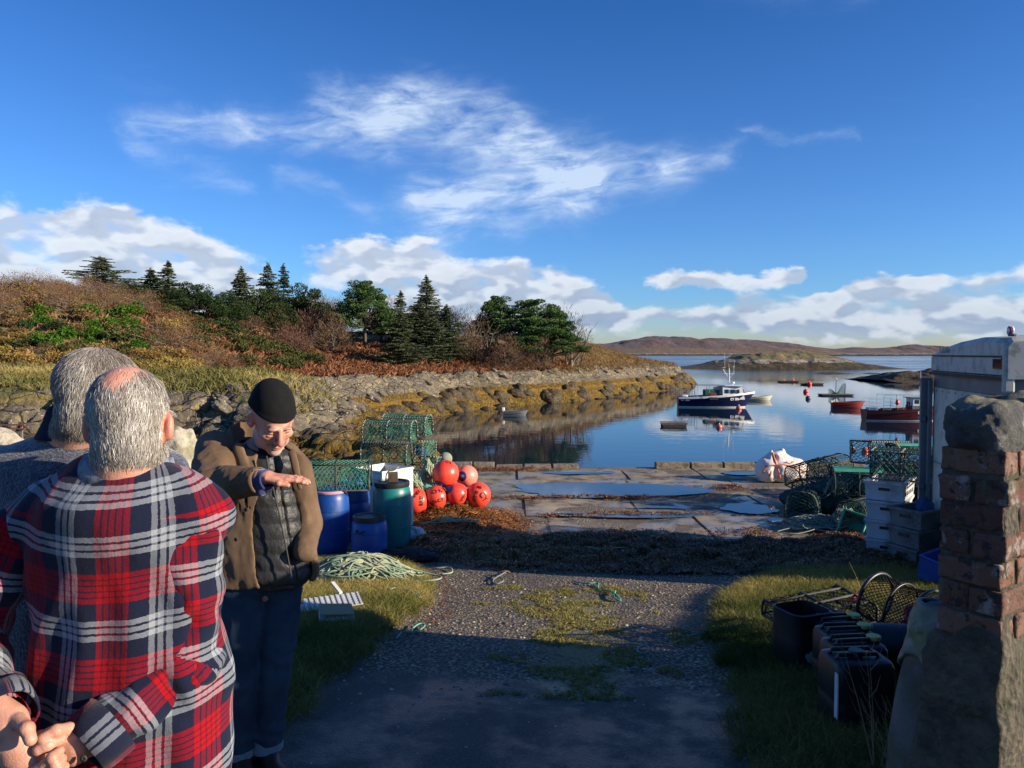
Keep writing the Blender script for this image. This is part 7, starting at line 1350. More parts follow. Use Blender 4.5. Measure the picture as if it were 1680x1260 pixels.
def strands_hair(name, Vh, Nh, q, M, n, L0, L1, seed, crown, parent, base, wid=.0007, lift=.25, down=1.0, white=0.0):
    """short hair: thin curved ribbons rooted on the scalp, combed away from the crown"""
    rg = np.random.default_rng(seed); idx = rg.choice(len(Vh), n, p=base / base.sum()); P = Vh[idx] + rg.normal(size=(n, 3)) * .0012; N = Nh[idx]; ql = q[idx]
    fl = ql - np.array(crown); fl = fl @ np.array(M).T; fl = fl / (np.linalg.norm(fl, axis=1)[:, None] + 1e-9) * .1 + rg.normal(size=(n, 3)) * .017 + .03 * np.stack([fbm(ql[:, 0] * 30, ql[:, 1] * 30, ql[:, 2] * 30, 2, 70 + k) for k in range(3)], 1); fl = fl - (fl * N).sum(1)[:, None] * N; fl /= np.linalg.norm(fl, axis=1)[:, None] + 1e-9; fl[:, 2] -= .15 * down
    d1 = fl + N * rg.uniform(lift * .5, lift * 1.7, n)[:, None]; d1 /= np.linalg.norm(d1, axis=1)[:, None]; d2 = fl + N * rg.uniform(-.25, lift, n)[:, None]; d2 /= np.linalg.norm(d2, axis=1)[:, None]
    L = rg.uniform(L0, L1, n)[:, None]; s = np.cross(d1, N + rg.normal(size=(n, 3)) * .5); s /= np.linalg.norm(s, axis=1)[:, None] + 1e-9; W = wid * rg.uniform(.6, 1.4, n)[:, None]
    A = P - N * .001; B = A + d1 * L * .5; C_ = B + d2 * L * .5; V = np.stack([A - s * W, A + s * W, B + s * W, B - s * W, C_ + s * W * .3, C_ - s * W * .3], 1).reshape(-1, 3); i = np.arange(n)[:, None] * 6
    me = npmesh(name, V, np.concatenate([i + [0, 1, 2, 3], i + [3, 2, 4, 5]]), 'hair'); lf = fbm(ql[:, 0] * 22, ql[:, 1] * 22, ql[:, 2] * 22, 2, 5)
    fattr(me, 'tint', np.repeat(np.clip(rg.beta(2.2, 2, n) * .8 + .15 + lf * .5 + white, 0, 1), 6)); o = obj(name, me, parent); o['kind'] = 'stuff'; return o
def put(t_, nm, V, F, mat, smooth=True): return obj(nm, npmesh(nm, V - np.array(t_.location), F, mat, smooth), t_)
def cent(me, t_): # shift a mesh made in world space under an Empty that stands at the feet
    me.transform(Matrix.Translation(-Vector(t_.location))); return me

# ------------------------------------------------------------ man in the black beanie
bx, by = tx(425, 3.3), 3.3
pa_ = thing('person', 'man in black beanie and brown corduroy jacket, looking down with one flat hand held out', 'person', (bx, by, gz(bx, by)), 0, None)
pa_.location = (round(bx, 3), by, gz(bx, by))
HM = MR(36, 36, -3); HC = wpt(447, 688, 3.17); HS = 1.07
W = wpt
def bodyA(P):
    d = s_cone(P, W(432, 760, 3.26), W(440, 940, 3.28), .12, .13, (0, 1, 0), .75); d = smin(d, s_cone(P, W(400, 960, 3.27), W(392, 1120, 3.27), .075, .055), .03); d = smin(d, s_cone(P, W(460, 960, 3.33), W(446, 1120, 3.33), .075, .055), .03)
    return d
hd = lambda P: smin(head_sdf(local(P, HC, HM), s=HS), s_cone(P, HC + np.array(HM @ Vector((0, .03, -.05))), W(432, 752, 3.27), .052, .062), .03)
V1, F1 = surfnet(hd, HC - .19, HC + .16, .0030)
def hand_flat(P):
    p0, p1, tip = W(438, 783, 2.862), W(474, 785.5, 2.875), W(532, 790, 2.91); ax = (tip - p0) / np.linalg.norm(tip - p0); sd = np.cross(ax, [0, 0, 1.0]); sd /= np.linalg.norm(sd)
    d = s_cone(P, W(425, 784, 2.86), p0, .030, .026, sd, 1.15); d = smin(d, s_cone(P, p0, p1, .0185, .0155, sd, 2.35), .014)
    for k, (o_, L_) in enumerate([(-.034, .062), (-.012, .078), (.010, .082), (.031, .074)]):
        b0 = p1 + sd * o_ * .92 + ax * (-.008); b1 = b0 + ax * L_ * .48 + np.array([0, 0, .0025 - .001 * k]); b2 = b0 + ax * L_ * .80 + np.array([0, 0, .001 - .002 * k]); b3 = b0 + ax * L_ * 1.0 + np.array([0, 0, -.003 - .002 * k]); d = smin(d, finger(P, [b0, b1, b2, b3], .0092, .0070), .004)
    th = [p0 + sd * .030 + ax * .012 + np.array([0, 0, -.004]), p0 + sd * .050 + ax * .045 + np.array([0, 0, -.012]), p0 + sd * .050 + ax * .078 + np.array([0, 0, -.016])]; return smin(d, finger(P, th, .0115, .0088), .008)
hc = W(480, 786, 2.88); V2, F2 = surfnet(hand_flat, hc - np.array([.18, .09, .07]), hc + np.array([.16, .09, .06]), .0022)
V3, F3 = surfnet(bodyA, (W(430, 950, 3.3) - np.array([.3, .3, .6])), (W(430, 950, 3.3) + np.array([.3, .3, .65])), .018)
q1 = local(V1, HC, HM) / HS; c1 = skincol(q1, beard=1.4, ruddy=.7); c2 = plain(V2) ; c2[:] = c2 * [1.0, .92, .92]
obj('body', cent(join_np('body', [(V1, F1, c1), (V2, F2, c2), (V3, F3, plain(V3))], 'skin'), pa_), pa_)
# beanie
def bean(P):
    q = local(P, HC, HM) / HS; d = s_ell(q, (0, .024, .046), (.0855, .107, .094)); d = smin(d, s_ell(q, (0, .040, .098), (.05, .06, .042)), .04)
    rim = (q[:, 2] + .012 * np.sin(q[:, 0] * 12)) - (.047 - .18 * (q[:, 1] + .0) * (q[:, 1] < 0) * 0 - .50 * np.maximum(q[:, 1], 0) * .55) ; d = smax(d, -rim, .006); d = d - .0035 * np.exp(-((rim - .008) / .008) ** 2) - .0012 * fbm(q[:, 0] * 30, q[:, 1] * 30, q[:, 2] * 50, 3, 5)
    return d * HS
V, F = surfnet(bean, HC - .17, HC + .22, .0038); put(pa_, 'beanie', V, F, 'beanie_wool')
hi = MB()
# dark neck warmer
def neckw(P):
    a = s_cone(P, W(430, 752, 3.28), W(425, 693, 3.275), .088, .074); a = smin(a, s_cone(P, W(430, 758, 3.26), W(436, 740, 3.17), .062, .055), .03); return smax(a - .004 * fbm(P[:, 0] * 30, P[:, 1] * 30, P[:, 2] * 60, 3, 4) * 2, s_cone(P, W(436, 738, 3.20), HC, .03, .062), .006)
V, F = surfnet(neckw, W(428, 730, 3.27) - .16, W(428, 730, 3.27) + .17, .005); put(pa_, 'neck_warmer', V, F, 'navy_wool')
# quilted vest
def torso(P, g_=0.0):
    d = s_cone(P, W(428, 785, 3.27), W(446, 900, 3.27), .145 + g_, .152 + g_, (0, 1, 0), .80); d = smin(d, s_ell(P, W(424, 758, 3.27), (.165 + g_, .10 + g_, .075 + g_)), .05); d = smin(d, s_ell(P, W(452, 935, 3.27), (.157 + g_, .125 + g_, .09 + g_)), .05); return d
def vest(P):
    d = torso(P); z = P[:, 2] + .06 * (P[:, 0] - bx) + .007 * fbm(P[:, 0] * 9, 0, P[:, 2] * 9, 3, 2); ph = np.abs(np.sin(np.pi * z / .0655)) ** .6; wr = fbm(P[:, 0] * 30 + P[:, 2] * 26, P[:, 1] * 10, P[:, 2] * 14 - P[:, 0] * 20, 4, 6)
    zx = np.interp(P[:, 2], [.75, 1.35], [W(482, 900, 3.12)[0], W(438, 760, 3.12)[0]]); zl = np.exp(-((P[:, 0] - zx) / .006) ** 2) * (P[:, 1] < 3.2)
    d = d - .0075 * ph - wr * .006 + .010 * zl; col = s_cone(P, W(430, 762, 3.25), W(432, 742, 3.235), .085, .078); col = smax(col, -s_cone(P, W(430, 770, 3.24), W(431, 735, 3.22), .066, .066), .008); d = smin(d, col, .012)
    return smax(d, (W(440, 972, 3.2)[2]) - P[:, 2], .02)
lo, hi_ = W(445, 860, 3.27) - np.array([.25, .23, .32]), W(445, 860, 3.27) + np.array([.25, .23, .36]); V, F = surfnet(vest, lo, hi_, .0058); put(pa_, 'quilted_vest', V, F, 'puffer')
zp = MB().tube([Vector(W(x_, y_, d_)) - Vector(pa_.location) for x_, y_, d_ in [(437.5, 748, 3.115), (441, 770, 3.11), (448, 800, 3.115), (460, 850, 3.115), (470, 900, 3.115), (480, 955, 3.12)]], .0035, 5); zp.obj('zip', 'seal_black', pa_)
# corduroy jacket
SR, EL_, CF = W(353, 737, 3.24), W(345, 797, 2.99), W(428, 788, 2.865); SL, ELL, PK = W(490, 768, 3.27), W(506, 858, 3.31), W(501, 905, 3.17)
def jacket(P):
    body = torso(P, .030); body = smin(body, s_ell(P, W(392, 765, 3.27), (.12, .115, .09)), .05); sk = s_cone(P, W(398, 860, 3.27), W(388, 962, 3.27), .125, .125, (0, 1, 0), 1.0); body = smin(body, sk, .04)
    x, y, z = P[:, 0], P[:, 1], P[:, 2]; fold = fbm(x * 14, y * 14, z * 7, 4, 12) * .013
    zz = [W(0, q_, 3.13)[2] for q_ in (965, 900, 870, 840, 800, 760, 735)]; le = [W(q_, 0, 3.13)[0] for q_ in (413, 403, 402, 407, 416, 408, 412)]; re = [W(q_, 0, 3.13)[0] for q_ in (525, 523, 519, 512, 500, 492, 482)]
    L_ = np.interp(z, zz, le); R_ = np.interp(z, zz, re); op = smax(smax(L_ - x, x - R_, .004), y - 3.24, .01)
    body = smax(body, -torso(P, .012), .004)
    body = smax(body, -op, .006); body = smax(body, W(0, 960, 3.2)[2] + .03 * (x - bx) - z, .008); body = smax(body, -s_cone(P, W(430, 770, 3.26), W(427, 700, 3.24), .085, .095), .008)
    ar = s_cone(P, SR, EL_, .083, .078); fa = s_cone(P, EL_, CF, .076, .052); rr = np.linalg.norm(P - EL_, axis=1); wrk = np.sin((z * 90 + x * 60) + 3 * fbm(x * 12, y * 12, z * 12, 2, 3)) * .004 * np.exp(-(rr / .11) ** 2)
    arm = smin(ar, fa, .03) - wrk; cfn = (CF - EL_) / np.linalg.norm(CF - EL_); arm = smax(arm, (P - CF) @ cfn, .003); arm = smax(arm, -s_cone(P, EL_ + cfn * .13, CF + cfn * .03, .036, .044), .003); arm = arm - .003 * np.exp(-(((P - CF) @ cfn + .045) / .003) ** 2)
    la = smin(s_cone(P, SL, ELL, .062, .055), s_cone(P, ELL, PK, .055, .046), .03); d = smin(body, arm, .022); d = smin(d, la, .022)
    col = s_cone(P, W(415, 742, 3.27), W(408, 716, 3.28), .108, .088); col = smax(smax(col, -s_cone(P, W(418, 750, 3.25), W(412, 700, 3.26), .092, .082), .004), 3.19 - y, .01); d = smin(d, col, .008)
    lap = s_cone(P, W(392, 735, 3.14), W(412, 800, 3.105), .018, .014, (0, 1, 0), .5); d = smin(d, lap, .008); lap2 = s_cone(P, W(480, 745, 3.17), W(492, 800, 3.13), .017, .010, (0, 1, 0), .5); d = smin(d, lap2, .008)
    return d - fold
lo, hi_ = W(430, 840, 3.2) - np.array([.36, .45, .36]), W(430, 840, 3.2) + np.array([.33, .28, .40]); V, F = surfnet(jacket, lo, hi_, .0062); put(pa_, 'corduroy_jacket', V, F, 'corduroy')
for px, py in ((404, 836), (387.5, 885)): p = Vector(W(px, py, 3.075)) - Vector(pa_.location); MB().lathe([(.008, 0), (.0085, .003), (.003, .0035), (.001, .002)], 14, c=p, M=Euler((R(90), 0, R(-20))).to_matrix()).obj('button', 'seal_black', pa_, True)
cfn = (CF - EL_) / np.linalg.norm(CF - EL_)
V, F = surfnet(lambda P: smin(smax(smax(s_cone(P, CF - cfn * .06, CF + cfn * .042, .046, .0385), (P - CF) @ cfn - .036, .003), -s_cone(P, CF - cfn * .05, CF + cfn * .06, .030, .031), .003), s_cone(P, W(384, 812, 2.93), W(430, 806, 2.86), .008, .017, (0, 1, 0), 1.8), .01), CF - .16, CF + .14, .0034); put(pa_, 'jumper_cuff', V, F, 'blue_wool')
# jeans, boots
def jeans(P):
    x, y, z = P[:, 0], P[:, 1], P[:, 2]; a = smin(s_cone(P, W(401, 950, 3.25), W(394, 1112, 3.24), .098, .074), s_cone(P, W(394, 1112, 3.24), W(391, 1262, 3.29), .074, .066), .03); c_ = smin(s_cone(P, W(461, 950, 3.31), W(447, 1112, 3.30), .096, .074), s_cone(P, W(447, 1112, 3.30), W(437, 1243, 3.34), .074, .064), .03)
    d = smin(smin(a, c_, .012), s_ell(P, W(432, 940, 3.28), (.145, .115, .10)), .03); f_ = fbm(x * 16, y * 16, z * 9, 4, 8) * .012 + np.sin(z * 75 + x * 50 + 4 * fbm(x * 8, y * 8, z * 8, 2, 9)) * .0035 * (np.exp(-((z - .42) / .09) ** 2) + np.exp(-((z - .10) / .07) ** 2) + .8 * np.exp(-((z - .74) / .06) ** 2)); return smax(d - f_, .035 - z - .0 * x, .004)
zf = gz(bx, by); V, F = surfnet(jeans, (bx - .26, by - .24, zf + .0), (bx + .26, by + .24, .95), .0075); put(pa_, 'jeans', V, F, 'denim')
for (px, py, d_, s) in ((437, 1240, 3.34, 1), (391, 1258, 3.29, 0)):
    c_ = W(px, py, d_); V, F = surfnet(lambda P: smax(smax(np.hypot(P[:, 0] - c_[0], P[:, 1] - c_[1]) - .0735 - .003 * fbm(P[:, 0] * 30, P[:, 1] * 30, 0, 3, 3), .060 - np.hypot(P[:, 0] - c_[0], P[:, 1] - c_[1]), .003), np.abs(P[:, 2] - (zf + .105)) - .035, .008), (c_[0] - .1, c_[1] - .1, zf + .04), (c_[0] + .1, c_[1] + .1, zf + .17), .0045); put(pa_, 'jeans_cuff', V, F, 'denim_cuff')
    ft = np.array([c_[0] + .01, c_[1], zf]); fd = np.array([.45, -.89, 0]); V, F = surfnet(lambda P: smax(smin(smin(s_cone(P, ft + [0, 0, .12], ft + [0, 0, .05], .05, .05), s_cone(P, ft + [0, 0, .045], ft + fd * .15 + [0, 0, .030], .045, .038), .02), s_ell(P, ft + fd * .155 + [0, 0, .035], (.045, .05, .035)), .02), zf + .004 - P[:, 2], .004), ft - [.14, .24, .02], ft + [.22, .12, .2], .007); put(pa_, 'boot', V, F, 'boot_leather')

# ------------------------------------------------------------ man in the tartan shirt
sx, sy = -.79, 1.55; pb_ = thing('person', 'grey haired man from behind in red tartan shirt, hands clasped behind his back', 'person', (sx, sy, gz(sx, sy)), 0)
HM2 = MR(189, 6, 1); HC2 = wpt(216, 698, 1.55); 
hd2 = lambda P: smin(head_sdf(local(P, HC2, HM2), s=.93), s_cone(P, HC2 + np.array(HM2 @ Vector((0, .035, -.04))), wpt(205, 800, 1.55), .060, .072), .03)
V1, F1 = surfnet(hd2, HC2 - np.array([.15, .17, .20]), HC2 + np.array([.15, .17, .14]), .0032)
def hands(P):
    w_ = wpt
    # left hand: palm towards us, thumb hanging down
    d = s_cone(P, w_(-40, 1150, 1.34), w_(15, 1185, 1.33), .030, .028, (.4, 0, 1), 1.2); d = smin(d, s_cone(P, w_(12, 1190, 1.33), w_(34, 1238, 1.325), .026, .030, (1, 0, -.3), 1.35), .015)
    d = smin(d, finger(P, [w_(30, 1182, 1.315), w_(44, 1196, 1.295), w_(50, 1214, 1.285)], .0125, .0105), .006)
    for k in range(4): d = smin(d, finger(P, [w_(38 + k * 5, 1262 + k * 6, 1.33), w_(64 + k * 7, 1262 + k * 7, 1.305), w_(86 + k * 5, 1243 + k * 12, 1.30), w_(98 + k * 4, 1232 + k * 13, 1.315)], .0100, .0080), .003)
    return d
def hands2(P):
    w_ = wpt; d = s_cone(P, w_(158, 1214, 1.395), w_(128, 1222, 1.37), .023, .025, (.3, 0, 1), 1.15); d = smin(d, s_cone(P, w_(122, 1222, 1.365), w_(84, 1222, 1.355), .021, .019, (.2, 0, 1), 1.9), .014)
    d = smin(d, finger(P, [w_(112, 1196, 1.35), w_(92, 1200, 1.33), w_(70, 1212, 1.315)], .0120, .0100), .006) 
    for k in range(4): d = smin(d, finger(P, [w_(88, 1200 + k * 13, 1.352), w_(66 - k, 1208 + k * 14, 1.350), w_(48, 1216 + k * 15, 1.352)], .0098, .0082), .003)
    d = smin(d, finger(P, [w_(96, 1213, 1.335), w_(78, 1222, 1.318), w_(64, 1230, 1.312)], .0125, .0112), .003); return d
cH = wpt(60, 1225, 1.33); V2, F2 = surfnet(hands, cH - np.array([.16, .07, .09]), cH + np.array([.10, .07, .11]), .0023); V4, F4 = surfnet(hands2, cH - np.array([.08, .06, .09]), cH + np.array([.16, .08, .09]), .0023)
def bodyB(P): return smin(smin(s_ell(P, (sx, sy, 1.25), (.17, .10, .26)), s_cone(P, (sx - .09, sy, .95), (sx - .10, sy, .1), .09, .05), .05), s_cone(P, (sx + .09, sy, .95), (sx + .10, sy, .1), .09, .05), .05)
V3, F3 = surfnet(bodyB, (sx - .3, sy - .2, -.02), (sx + .3, sy + .2, 1.6), .02)
q1 = local(V1, HC2, HM2) / .93; c1 = skincol(q1, ruddy=.6); N1 = vnormals(V1, F1)
hairm = sstep(-.088, -.060, q1[:, 2] + .9 * np.minimum(0, 0 * q1[:, 1])) * sstep(-.035, .01, q1[:, 1] + .35 * np.maximum(0, .0 - q1[:, 2]) * 0 + .0) * (1 - sstep(.066, .070, np.abs(q1[:, 0])) * (q1[:, 2] < .028) * (q1[:, 1] < .040))
hairm = np.clip(hairm, 0, 1) * (q1[:, 2] > -.084); bald = np.exp(-((q1[:, 0] - .004) / .046) ** 2) * sstep(.040, .105, q1[:, 2] + .01 * fbm(q1[:, 0] * 30, q1[:, 1] * 30, 0, 2, 4)) * (q1[:, 1] > -.05)
hairm_n = hairm * (1 - .97 * np.clip(bald * 1.35, 0, 1)); c1 = c1 * (1 - .62 * hairm_n[:, None]) + np.array([.30, .25, .21]) * .62 * hairm_n[:, None]; bw = np.clip(bald * 1.5, 0, 1)[:, None] * .85; c1 = c1 * (1 - bw) + np.array([.66, .30, .20]) * bw
c2 = plain(V2); nail = np.exp(-(np.linalg.norm(V2 - wpt(49, 1209, 1.275), axis=1) / .007) ** 2)[:, None]; c2 = c2 * (1 - .6 * nail) + np.array([.80, .52, .42]) * .6 * nail
obj('body', cent(join_np('body', [(V1, F1, c1), (V2, F2, c2), (V4, F4, plain(V4)), (V3, F3, plain(V3))], 'skin'), pb_), pb_)
o = strands_hair('hair', V1, N1, q1, HM2, 60000, .010, .020, 3, (0, .02, .17), pb_, hairm_n + .008 * hairm, .00040, .10, white=.06); cent(o.data, pb_)
# shirt
sR, eR, wR = wpt(303, 872, 1.53), wpt(310, 1078, 1.53), wpt(150, 1218, 1.385); sL, eL, wL = wpt(22, 880, 1.54), wpt(-60, 1060, 1.52), wpt(6, 1176, 1.345)
def sh_torso(P):
    d = s_cone(P, (sx, sy, 1.36), (sx + .005, sy + .01, 1.06), .188, .195, (0, 1, 0), .64); d = smin(d, s_ell(P, (sx + .01, sy + .01, 1.425), (.195, .112, .085)), .06); d = smin(d, s_cone(P, wpt(207, 806, 1.56), (sx - .0, sy, 1.43), .068, .12), .05)
    d = smin(d, s_cone(P, wpt(250, 812, 1.55), sR, .048, .054), .03); d = smin(d, s_cone(P, wpt(160, 812, 1.55), sL, .048, .054), .03); fl = s_cone(P, (sx + .01, sy + .01, 1.06), (sx + .02, sy, .74), .195, .210, (0, 1, 0), .68); return smin(d, fl, .05)
def sh_R(P): return smin(s_cone(P, sR, eR, .069, .062), s_cone(P, eR, wR, .063, .044), .025)
def sh_L(P): return smin(s_cone(P, sL, eL, .069, .062), s_cone(P, eL, wL, .066, .044), .025)
def fold_t(x, y, z): return np.sin(x * 58 + 4.5 * fbm(x * 4, 0, z * 2.4, 2, 5)) * .0085 * sstep(1.42, 1.12, z) + np.sin(z * 34 + np.abs(x - sx) * 46 + 5 * fbm(x * 5, y * 5, z * 5, 2, 15)) * .0055 * sstep(.02, .16, np.abs(x - sx)) + fbm(x * 9, y * 9, z * 5, 3, 6) * .020
def t_torso(P): x, y, z = P[:, 0], P[:, 1], P[:, 2]; return smax(sh_torso(P) - fold_t(x, y, z), .74 - z + .02 * np.sin(x * 20), .004)
def mk_sleeve(A, B, C, base, sg):
    ax = (C - B) / np.linalg.norm(C - B)
    def f(P):
        x, y, z = P[:, 0], P[:, 1], P[:, 2]; re = np.linalg.norm(P - B, axis=1)
        d = base(P) - np.sin(z * 78 - sg * x * 58 + 5 * fbm(x * 8, y * 8, z * 8, 2, 8)) * .0085 * np.exp(-(re / .15) ** 2) - np.sin(z * 40 + sg * x * 70 + 4 * fbm(x * 6, y * 6, z * 6, 2, 18)) * .0045 - fbm(x * 14, y * 14, z * 10, 3, 7) * .014
        d = d - .006 * np.exp(-(((P - C) @ ax + .06) / .03) ** 2); d = smax(d, (P - C) @ ax - .006, .004); return smax(d, -s_cone(P, C - ax * .06, C + ax * .06, .034, .036), .004)
    return f
def sleeve_uv(P, A, B, C):
    out = np.zeros((len(P), 2)); a1, a2 = B - A, C - B; l1, l2 = np.linalg.norm(a1), np.linalg.norm(a2); bis = a1 / l1 + a2 / l2; up = (P - B) @ bis < 0
    for m_, O, ax_, off in ((up, A, a1 / l1, 0), (~up, B, a2 / l2, l1)):
        q = P[m_] - O; s = q @ ax_; ref = np.array([0, -1.0, 0]); ref = ref - (ref @ ax_) * ax_; ref /= np.linalg.norm(ref); sd = np.cross(ax_, ref); out[m_, 0] = np.arctan2(q @ sd, q @ ref) * .066; out[m_, 1] = s + off
    return out
def tart(nm, V, F, uvf):
    me = npmesh(nm, V - np.array(pb_.location), F, 'tartan', True); uvl = me.uv_layers.new(name='UVMap'); uvl.data.foreach_set('uv', uvf(V[F.reshape(-1)], V[F].mean(1)).astype(np.float32).ravel()); return obj(nm, me, pb_)
def uv_t(PL, fc):
    th = np.arctan2(PL[:, 0] - sx, -(PL[:, 1] - sy) + .10); yk = np.repeat(fc[:, 2] > 1.435 - .02 * np.abs(fc[:, 0] - sx), 4)
    return np.stack([th * .235 - .04 * (PL[:, 2] - 1.2), PL[:, 2] + .02 * np.cos(th * 2) + np.where(yk, .073, 0) + .35 * np.abs(PL[:, 0] - sx) * np.clip(PL[:, 2] - 1.42, 0, 1)], 1)
lo, hi_ = np.array([sx - .36, sy - .26, .70]), np.array([sx + .34, sy + .22, 1.62]); V, F = surfnet(t_torso, lo, hi_, .0064); tart('tartan_shirt', V, F, uv_t)
for A, B, C, base, sg in ((sR, eR, wR, sh_R, 1), (sL, eL, wL, sh_L, -1)):
    pts = np.stack([A, B, C]); lo, hi_ = pts.min(0) - .12, pts.max(0) + .12; V, F = surfnet(mk_sleeve(A, B, C, base, sg), lo, hi_, .0060)
    tart('sleeve', V, F, lambda PL, fc: np.stack([sleeve_uv(PL, A, B, C)[:, 0] + .052, 1.475 - sleeve_uv(PL, A, B, C)[:, 1]], 1))
# collar, cuff bands
def ringband(c_, ax_, r0, r1, h_, th_, mat, nm, par, fold=.0, uvo=0, squash=1.0, seed=0, tilt=None):
    ax_ = Vector(ax_).normalized(); u = ax_.cross(Vector((0, 1, 0.01))).normalized(); v_ = u.cross(ax_); rings = []; n = 48
    for (r_, z_) in ((r0, 0), (r0 + th_, 0), (r1 + th_ + fold, h_ * .6), (r1 + th_, h_), (r1, h_), (r0, 0)):
        rings.append([Vector(c_) + (u * math.cos(a) + v_ * math.sin(a) * squash) * (r_ * (1 + .03 * math.sin(5 * a + seed))) + ax_ * z_ for a in [k * math.tau / n for k in range(n)]])
    mb = MB().loft(rings, caps=False); me = mb.mesh(nm, mat, True); uvl = me.uv_layers.new(name='UVMap'); co_ = np.array([v.co[:] for v in me.vertices]); li = np.array([l.vertex_index for l in me.loops])
    a = li % n / n * math.tau; uvl.data.foreach_set('uv', np.stack([(a * r0 * 1.0 + uvo), np.full(len(li), 1.19) + (li // n) * .004], 1).astype(np.float32).ravel()); cent(me, par); return obj(nm, me, par)
ringband(wpt(207, 792, 1.555), (0.06, .10, 1), .094, .076, .056, .006, 'tartan_grey', 'collar', pb_, .008, .09, .95)
axr = (wR - eR) / np.linalg.norm(wR - eR); ringband(wR - axr * .045, axr, .0585, .053, .060, .004, 'tartan', 'cuff', pb_, .004, .03); axl = (wL - eL) / np.linalg.norm(wL - eL); ringband(wL - axl * .04, axl, .056, .051, .048, .004, 'tartan', 'cuff', pb_, .004, .10)
p = Vector(wR + np.array([.012, -.046, -.005])) - Vector(pb_.location); MB().lathe([(.006, 0), (.0065, .002), (.002, .0025), (.001, .001)], 12, c=p, M=Euler((R(90), 0, 0)).to_matrix()).obj('button', 'seal_black', pb_, True)
V, F = surfnet(lambda P: smin(smin(s_cone(P, (sx - .09, sy + .03, .90), (sx - .09, sy, .04), .088, .07), s_cone(P, (sx + .09, sy + .03, .90), (sx + .09, sy, .04), .088, .07), .02), s_ell(P, (sx, sy, .88), (.16, .12, .10)), .04), (sx - .35, sy - .25, -.03), (sx + .35, sy + .25, 1.08), .014); put(pb_, 'trousers', V, F, 'denim')
for s in (-1, 1): ft = np.array([sx + s * .10, sy, gz(sx, sy)]); V, F = surfnet(lambda P: smax(smin(s_cone(P, ft + [0, -.03, .05], ft + [0, .16, .035], .05, .042), s_cone(P, ft + [0, 0, .12], ft + [0, 0, .05], .05, .05), .02), ft[2] + .003 - P[:, 2], .004), ft - [.12, .14, .02], ft + [.12, .26, .2], .010); put(pb_, 'boot', V, F, 'boot_leather')

# ------------------------------------------------------------ man in the fleece
cx3, cy3 = -1.06, 1.86; pc_ = thing('person', 'grey haired man in a marled navy fleece at the left edge, turned to the right', 'person', (cx3, cy3, gz(cx3, cy3)), 0)
HM3 = MR(146, 10, -4); HC3 = wpt(170, 657, 1.82)
hd3 = lambda P: smin(head_sdf(local(P, HC3, HM3), s=.97), s_cone(P, HC3 + np.array(HM3 @ Vector((0, .04, -.04))), wpt(128, 740, 1.85), .058, .070), .03)
V1, F1 = surfnet(hd3, HC3 - np.array([.19, .16, .20]), HC3 + np.array([.16, .16, .14]), .0036)
V3, F3 = surfnet(lambda P: smin(smin(s_ell(P, (cx3, cy3, 1.28), (.17, .11, .26)), s_cone(P, (cx3 - .09, cy3, .95), (cx3 - .10, cy3, .1), .09, .05), .05), s_cone(P, (cx3 + .09, cy3, .95), (cx3 + .10, cy3, .1), .09, .05), .05), (cx3 - .3, cy3 - .2, -.02), (cx3 + .3, cy3 + .2, 1.6), .02)
def sidehands(P):
    d = None
    for s in (-1, 1):
        h0 = np.array([cx3 + s * .27, cy3 + .06, .86]); e = s_ell(P, h0, (.018, .042, .048))
        for k in range(4): b0 = h0 + [0, -.03 + .02 * k, -.04]; e = smin(e, finger(P, [b0, b0 + [-s * .004, 0, -.04], b0 + [-s * .014, 0, -.07]], .009, .007), .003)
        e = smin(e, finger(P, [h0 + [0, .035, .01], h0 + [-s * .005, .055, -.03], h0 + [-s * .012, .055, -.055]], .011, .009), .006); d = e if d is None else np.minimum(d, e)
    return d
V5, F5 = surfnet(sidehands, (cx3 - .33, cy3 - .04, .72), (cx3 + .33, cy3 + .15, .93), .004)
q1 = local(V1, HC3, HM3) / .97; c1 = skincol(q1, ruddy=.7); N1 = vnormals(V1, F1); hl = -.040 - .0 * q1[:, 2]
hairm = (q1[:, 2] > -.085 + .9 * np.clip(.045 - q1[:, 1], 0, .09)) * sstep(-.075, -.05, q1[:, 1] + .04 * (np.abs(q1[:, 0]) < .03)) * (1 - (np.abs(q1[:, 0]) > .071) * (q1[:, 2] < .034) * (q1[:, 1] < .036)); hairm = hairm.astype(float)
thin = np.exp(-((q1[:, 0]) / .05) ** 2 - ((q1[:, 1] + .045) / .05) ** 2) * (q1[:, 2] > .06); hairm_n = hairm * (1 - .75 * thin); c1 = c1 * (1 - .7 * hairm_n[:, None]) + np.array([.22, .19, .165]) * .7 * hairm_n[:, None]
obj('body', cent(join_np('body', [(V1, F1, c1), (V3, F3, plain(V3)), (V5, F5, plain(V5))], 'skin'), pc_), pc_)
o = strands_hair('hair', V1, N1, q1, HM3, 52000, .016, .030, 8, (0, .035, .17), pc_, hairm_n + 1e-5, .00044, .12, white=-.04); cent(o.data, pc_)
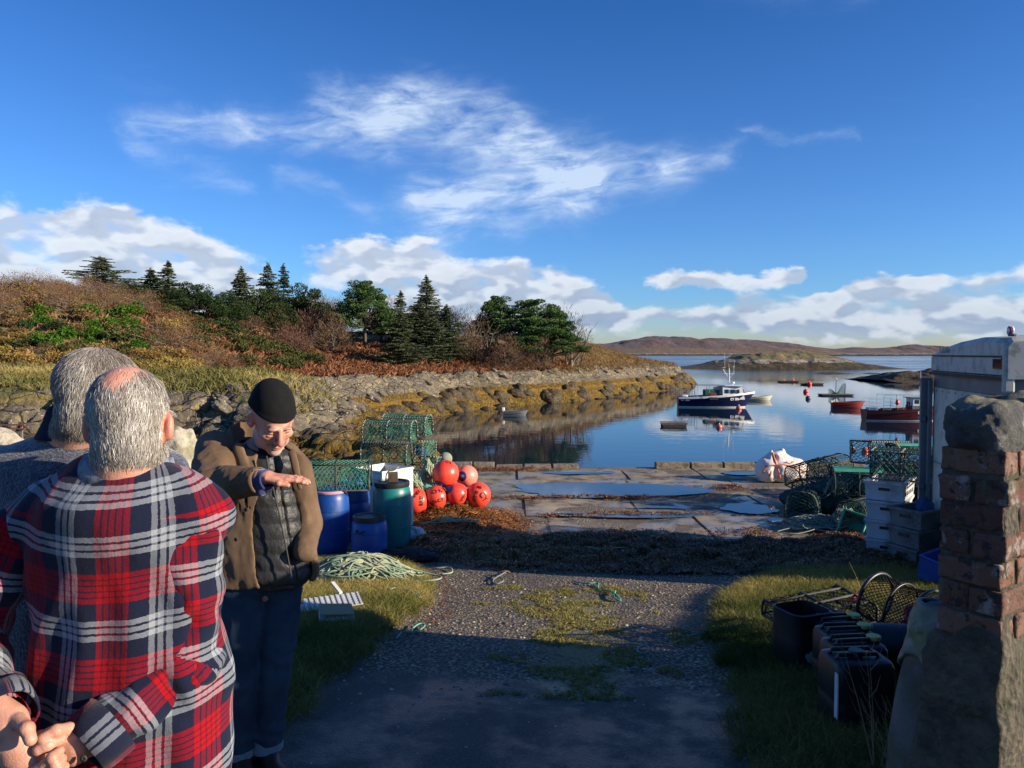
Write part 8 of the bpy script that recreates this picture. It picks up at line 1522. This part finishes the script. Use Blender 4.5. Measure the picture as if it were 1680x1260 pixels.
def fleece(P):
    x, y, z = P[:, 0], P[:, 1], P[:, 2]; d = s_cone(P, (cx3, cy3, 1.36), (cx3, cy3, .95), .185, .20, (0, 1, 0), .7); d = smin(d, s_ell(P, (cx3, cy3, 1.465), (.215, .12, .085)), .06); d = smin(d, s_cone(P, wpt(126, 712, 1.855), (cx3 + .02, cy3, 1.47), .064, .12), .05)
    for s in (-1, 1): d = smin(d, s_cone(P, (cx3 + s * .205, cy3, 1.45), (cx3 + s * .25, cy3 - .01, 1.16), .070, .060), .05); d = smin(d, s_cone(P, (cx3 + s * .25, cy3 - .01, 1.16), (cx3 + s * .27, cy3 + .05, .92), .060, .045), .03)
    return smax(d - fbm(x * 9, y * 9, z * 6, 3, 9) * .012, .88 - z, .006)
V, F = surfnet(fleece, (cx3 - .36, cy3 - .22, .86), (cx3 + .36, cy3 + .24, 1.68), .010); put(pc_, 'fleece', V, F, 'fleece_marl')
V, F = surfnet(lambda P: smax(smax(s_cone(P, wpt(124, 730, 1.85), wpt(130, 696, 1.855), .090, .076), -s_cone(P, wpt(124, 734, 1.85), wpt(132, 684, 1.855), .079, .067), .004), -(P[:, 2] - 1.545), .006), wpt(126, 708, 1.855) - .14, wpt(126, 708, 1.855) + .14, .0048); put(pc_, 'collar', V, F, 'navy_wool')
V, F = surfnet(lambda P: smin(smin(s_cone(P, (cx3 - .10, cy3, .86), (cx3 - .10, cy3, .04), .11, .07), s_cone(P, (cx3 + .10, cy3, .86), (cx3 + .10, cy3, .04), .11, .07), .02), s_ell(P, (cx3, cy3, .90), (.18, .13, .12)), .04), (cx3 - .35, cy3 - .25, -.03), (cx3 + .35, cy3 + .25, 1.05), .016); put(pc_, 'trousers', V, F, 'denim')
for s in (-1, 1): ft = np.array([cx3 + s * .10, cy3, gz(cx3, cy3)]); V, F = surfnet(lambda P: smax(smin(s_cone(P, ft + [-.02, 0, .05], ft + [.14, .04, .035], .05, .042), s_cone(P, ft + [0, 0, .12], ft + [0, 0, .05], .05, .05), .02), ft[2] + .003 - P[:, 2], .004), ft - [.14, .14, .02], ft + [.24, .16, .2], .010); put(pc_, 'boot', V, F, 'boot_leather')
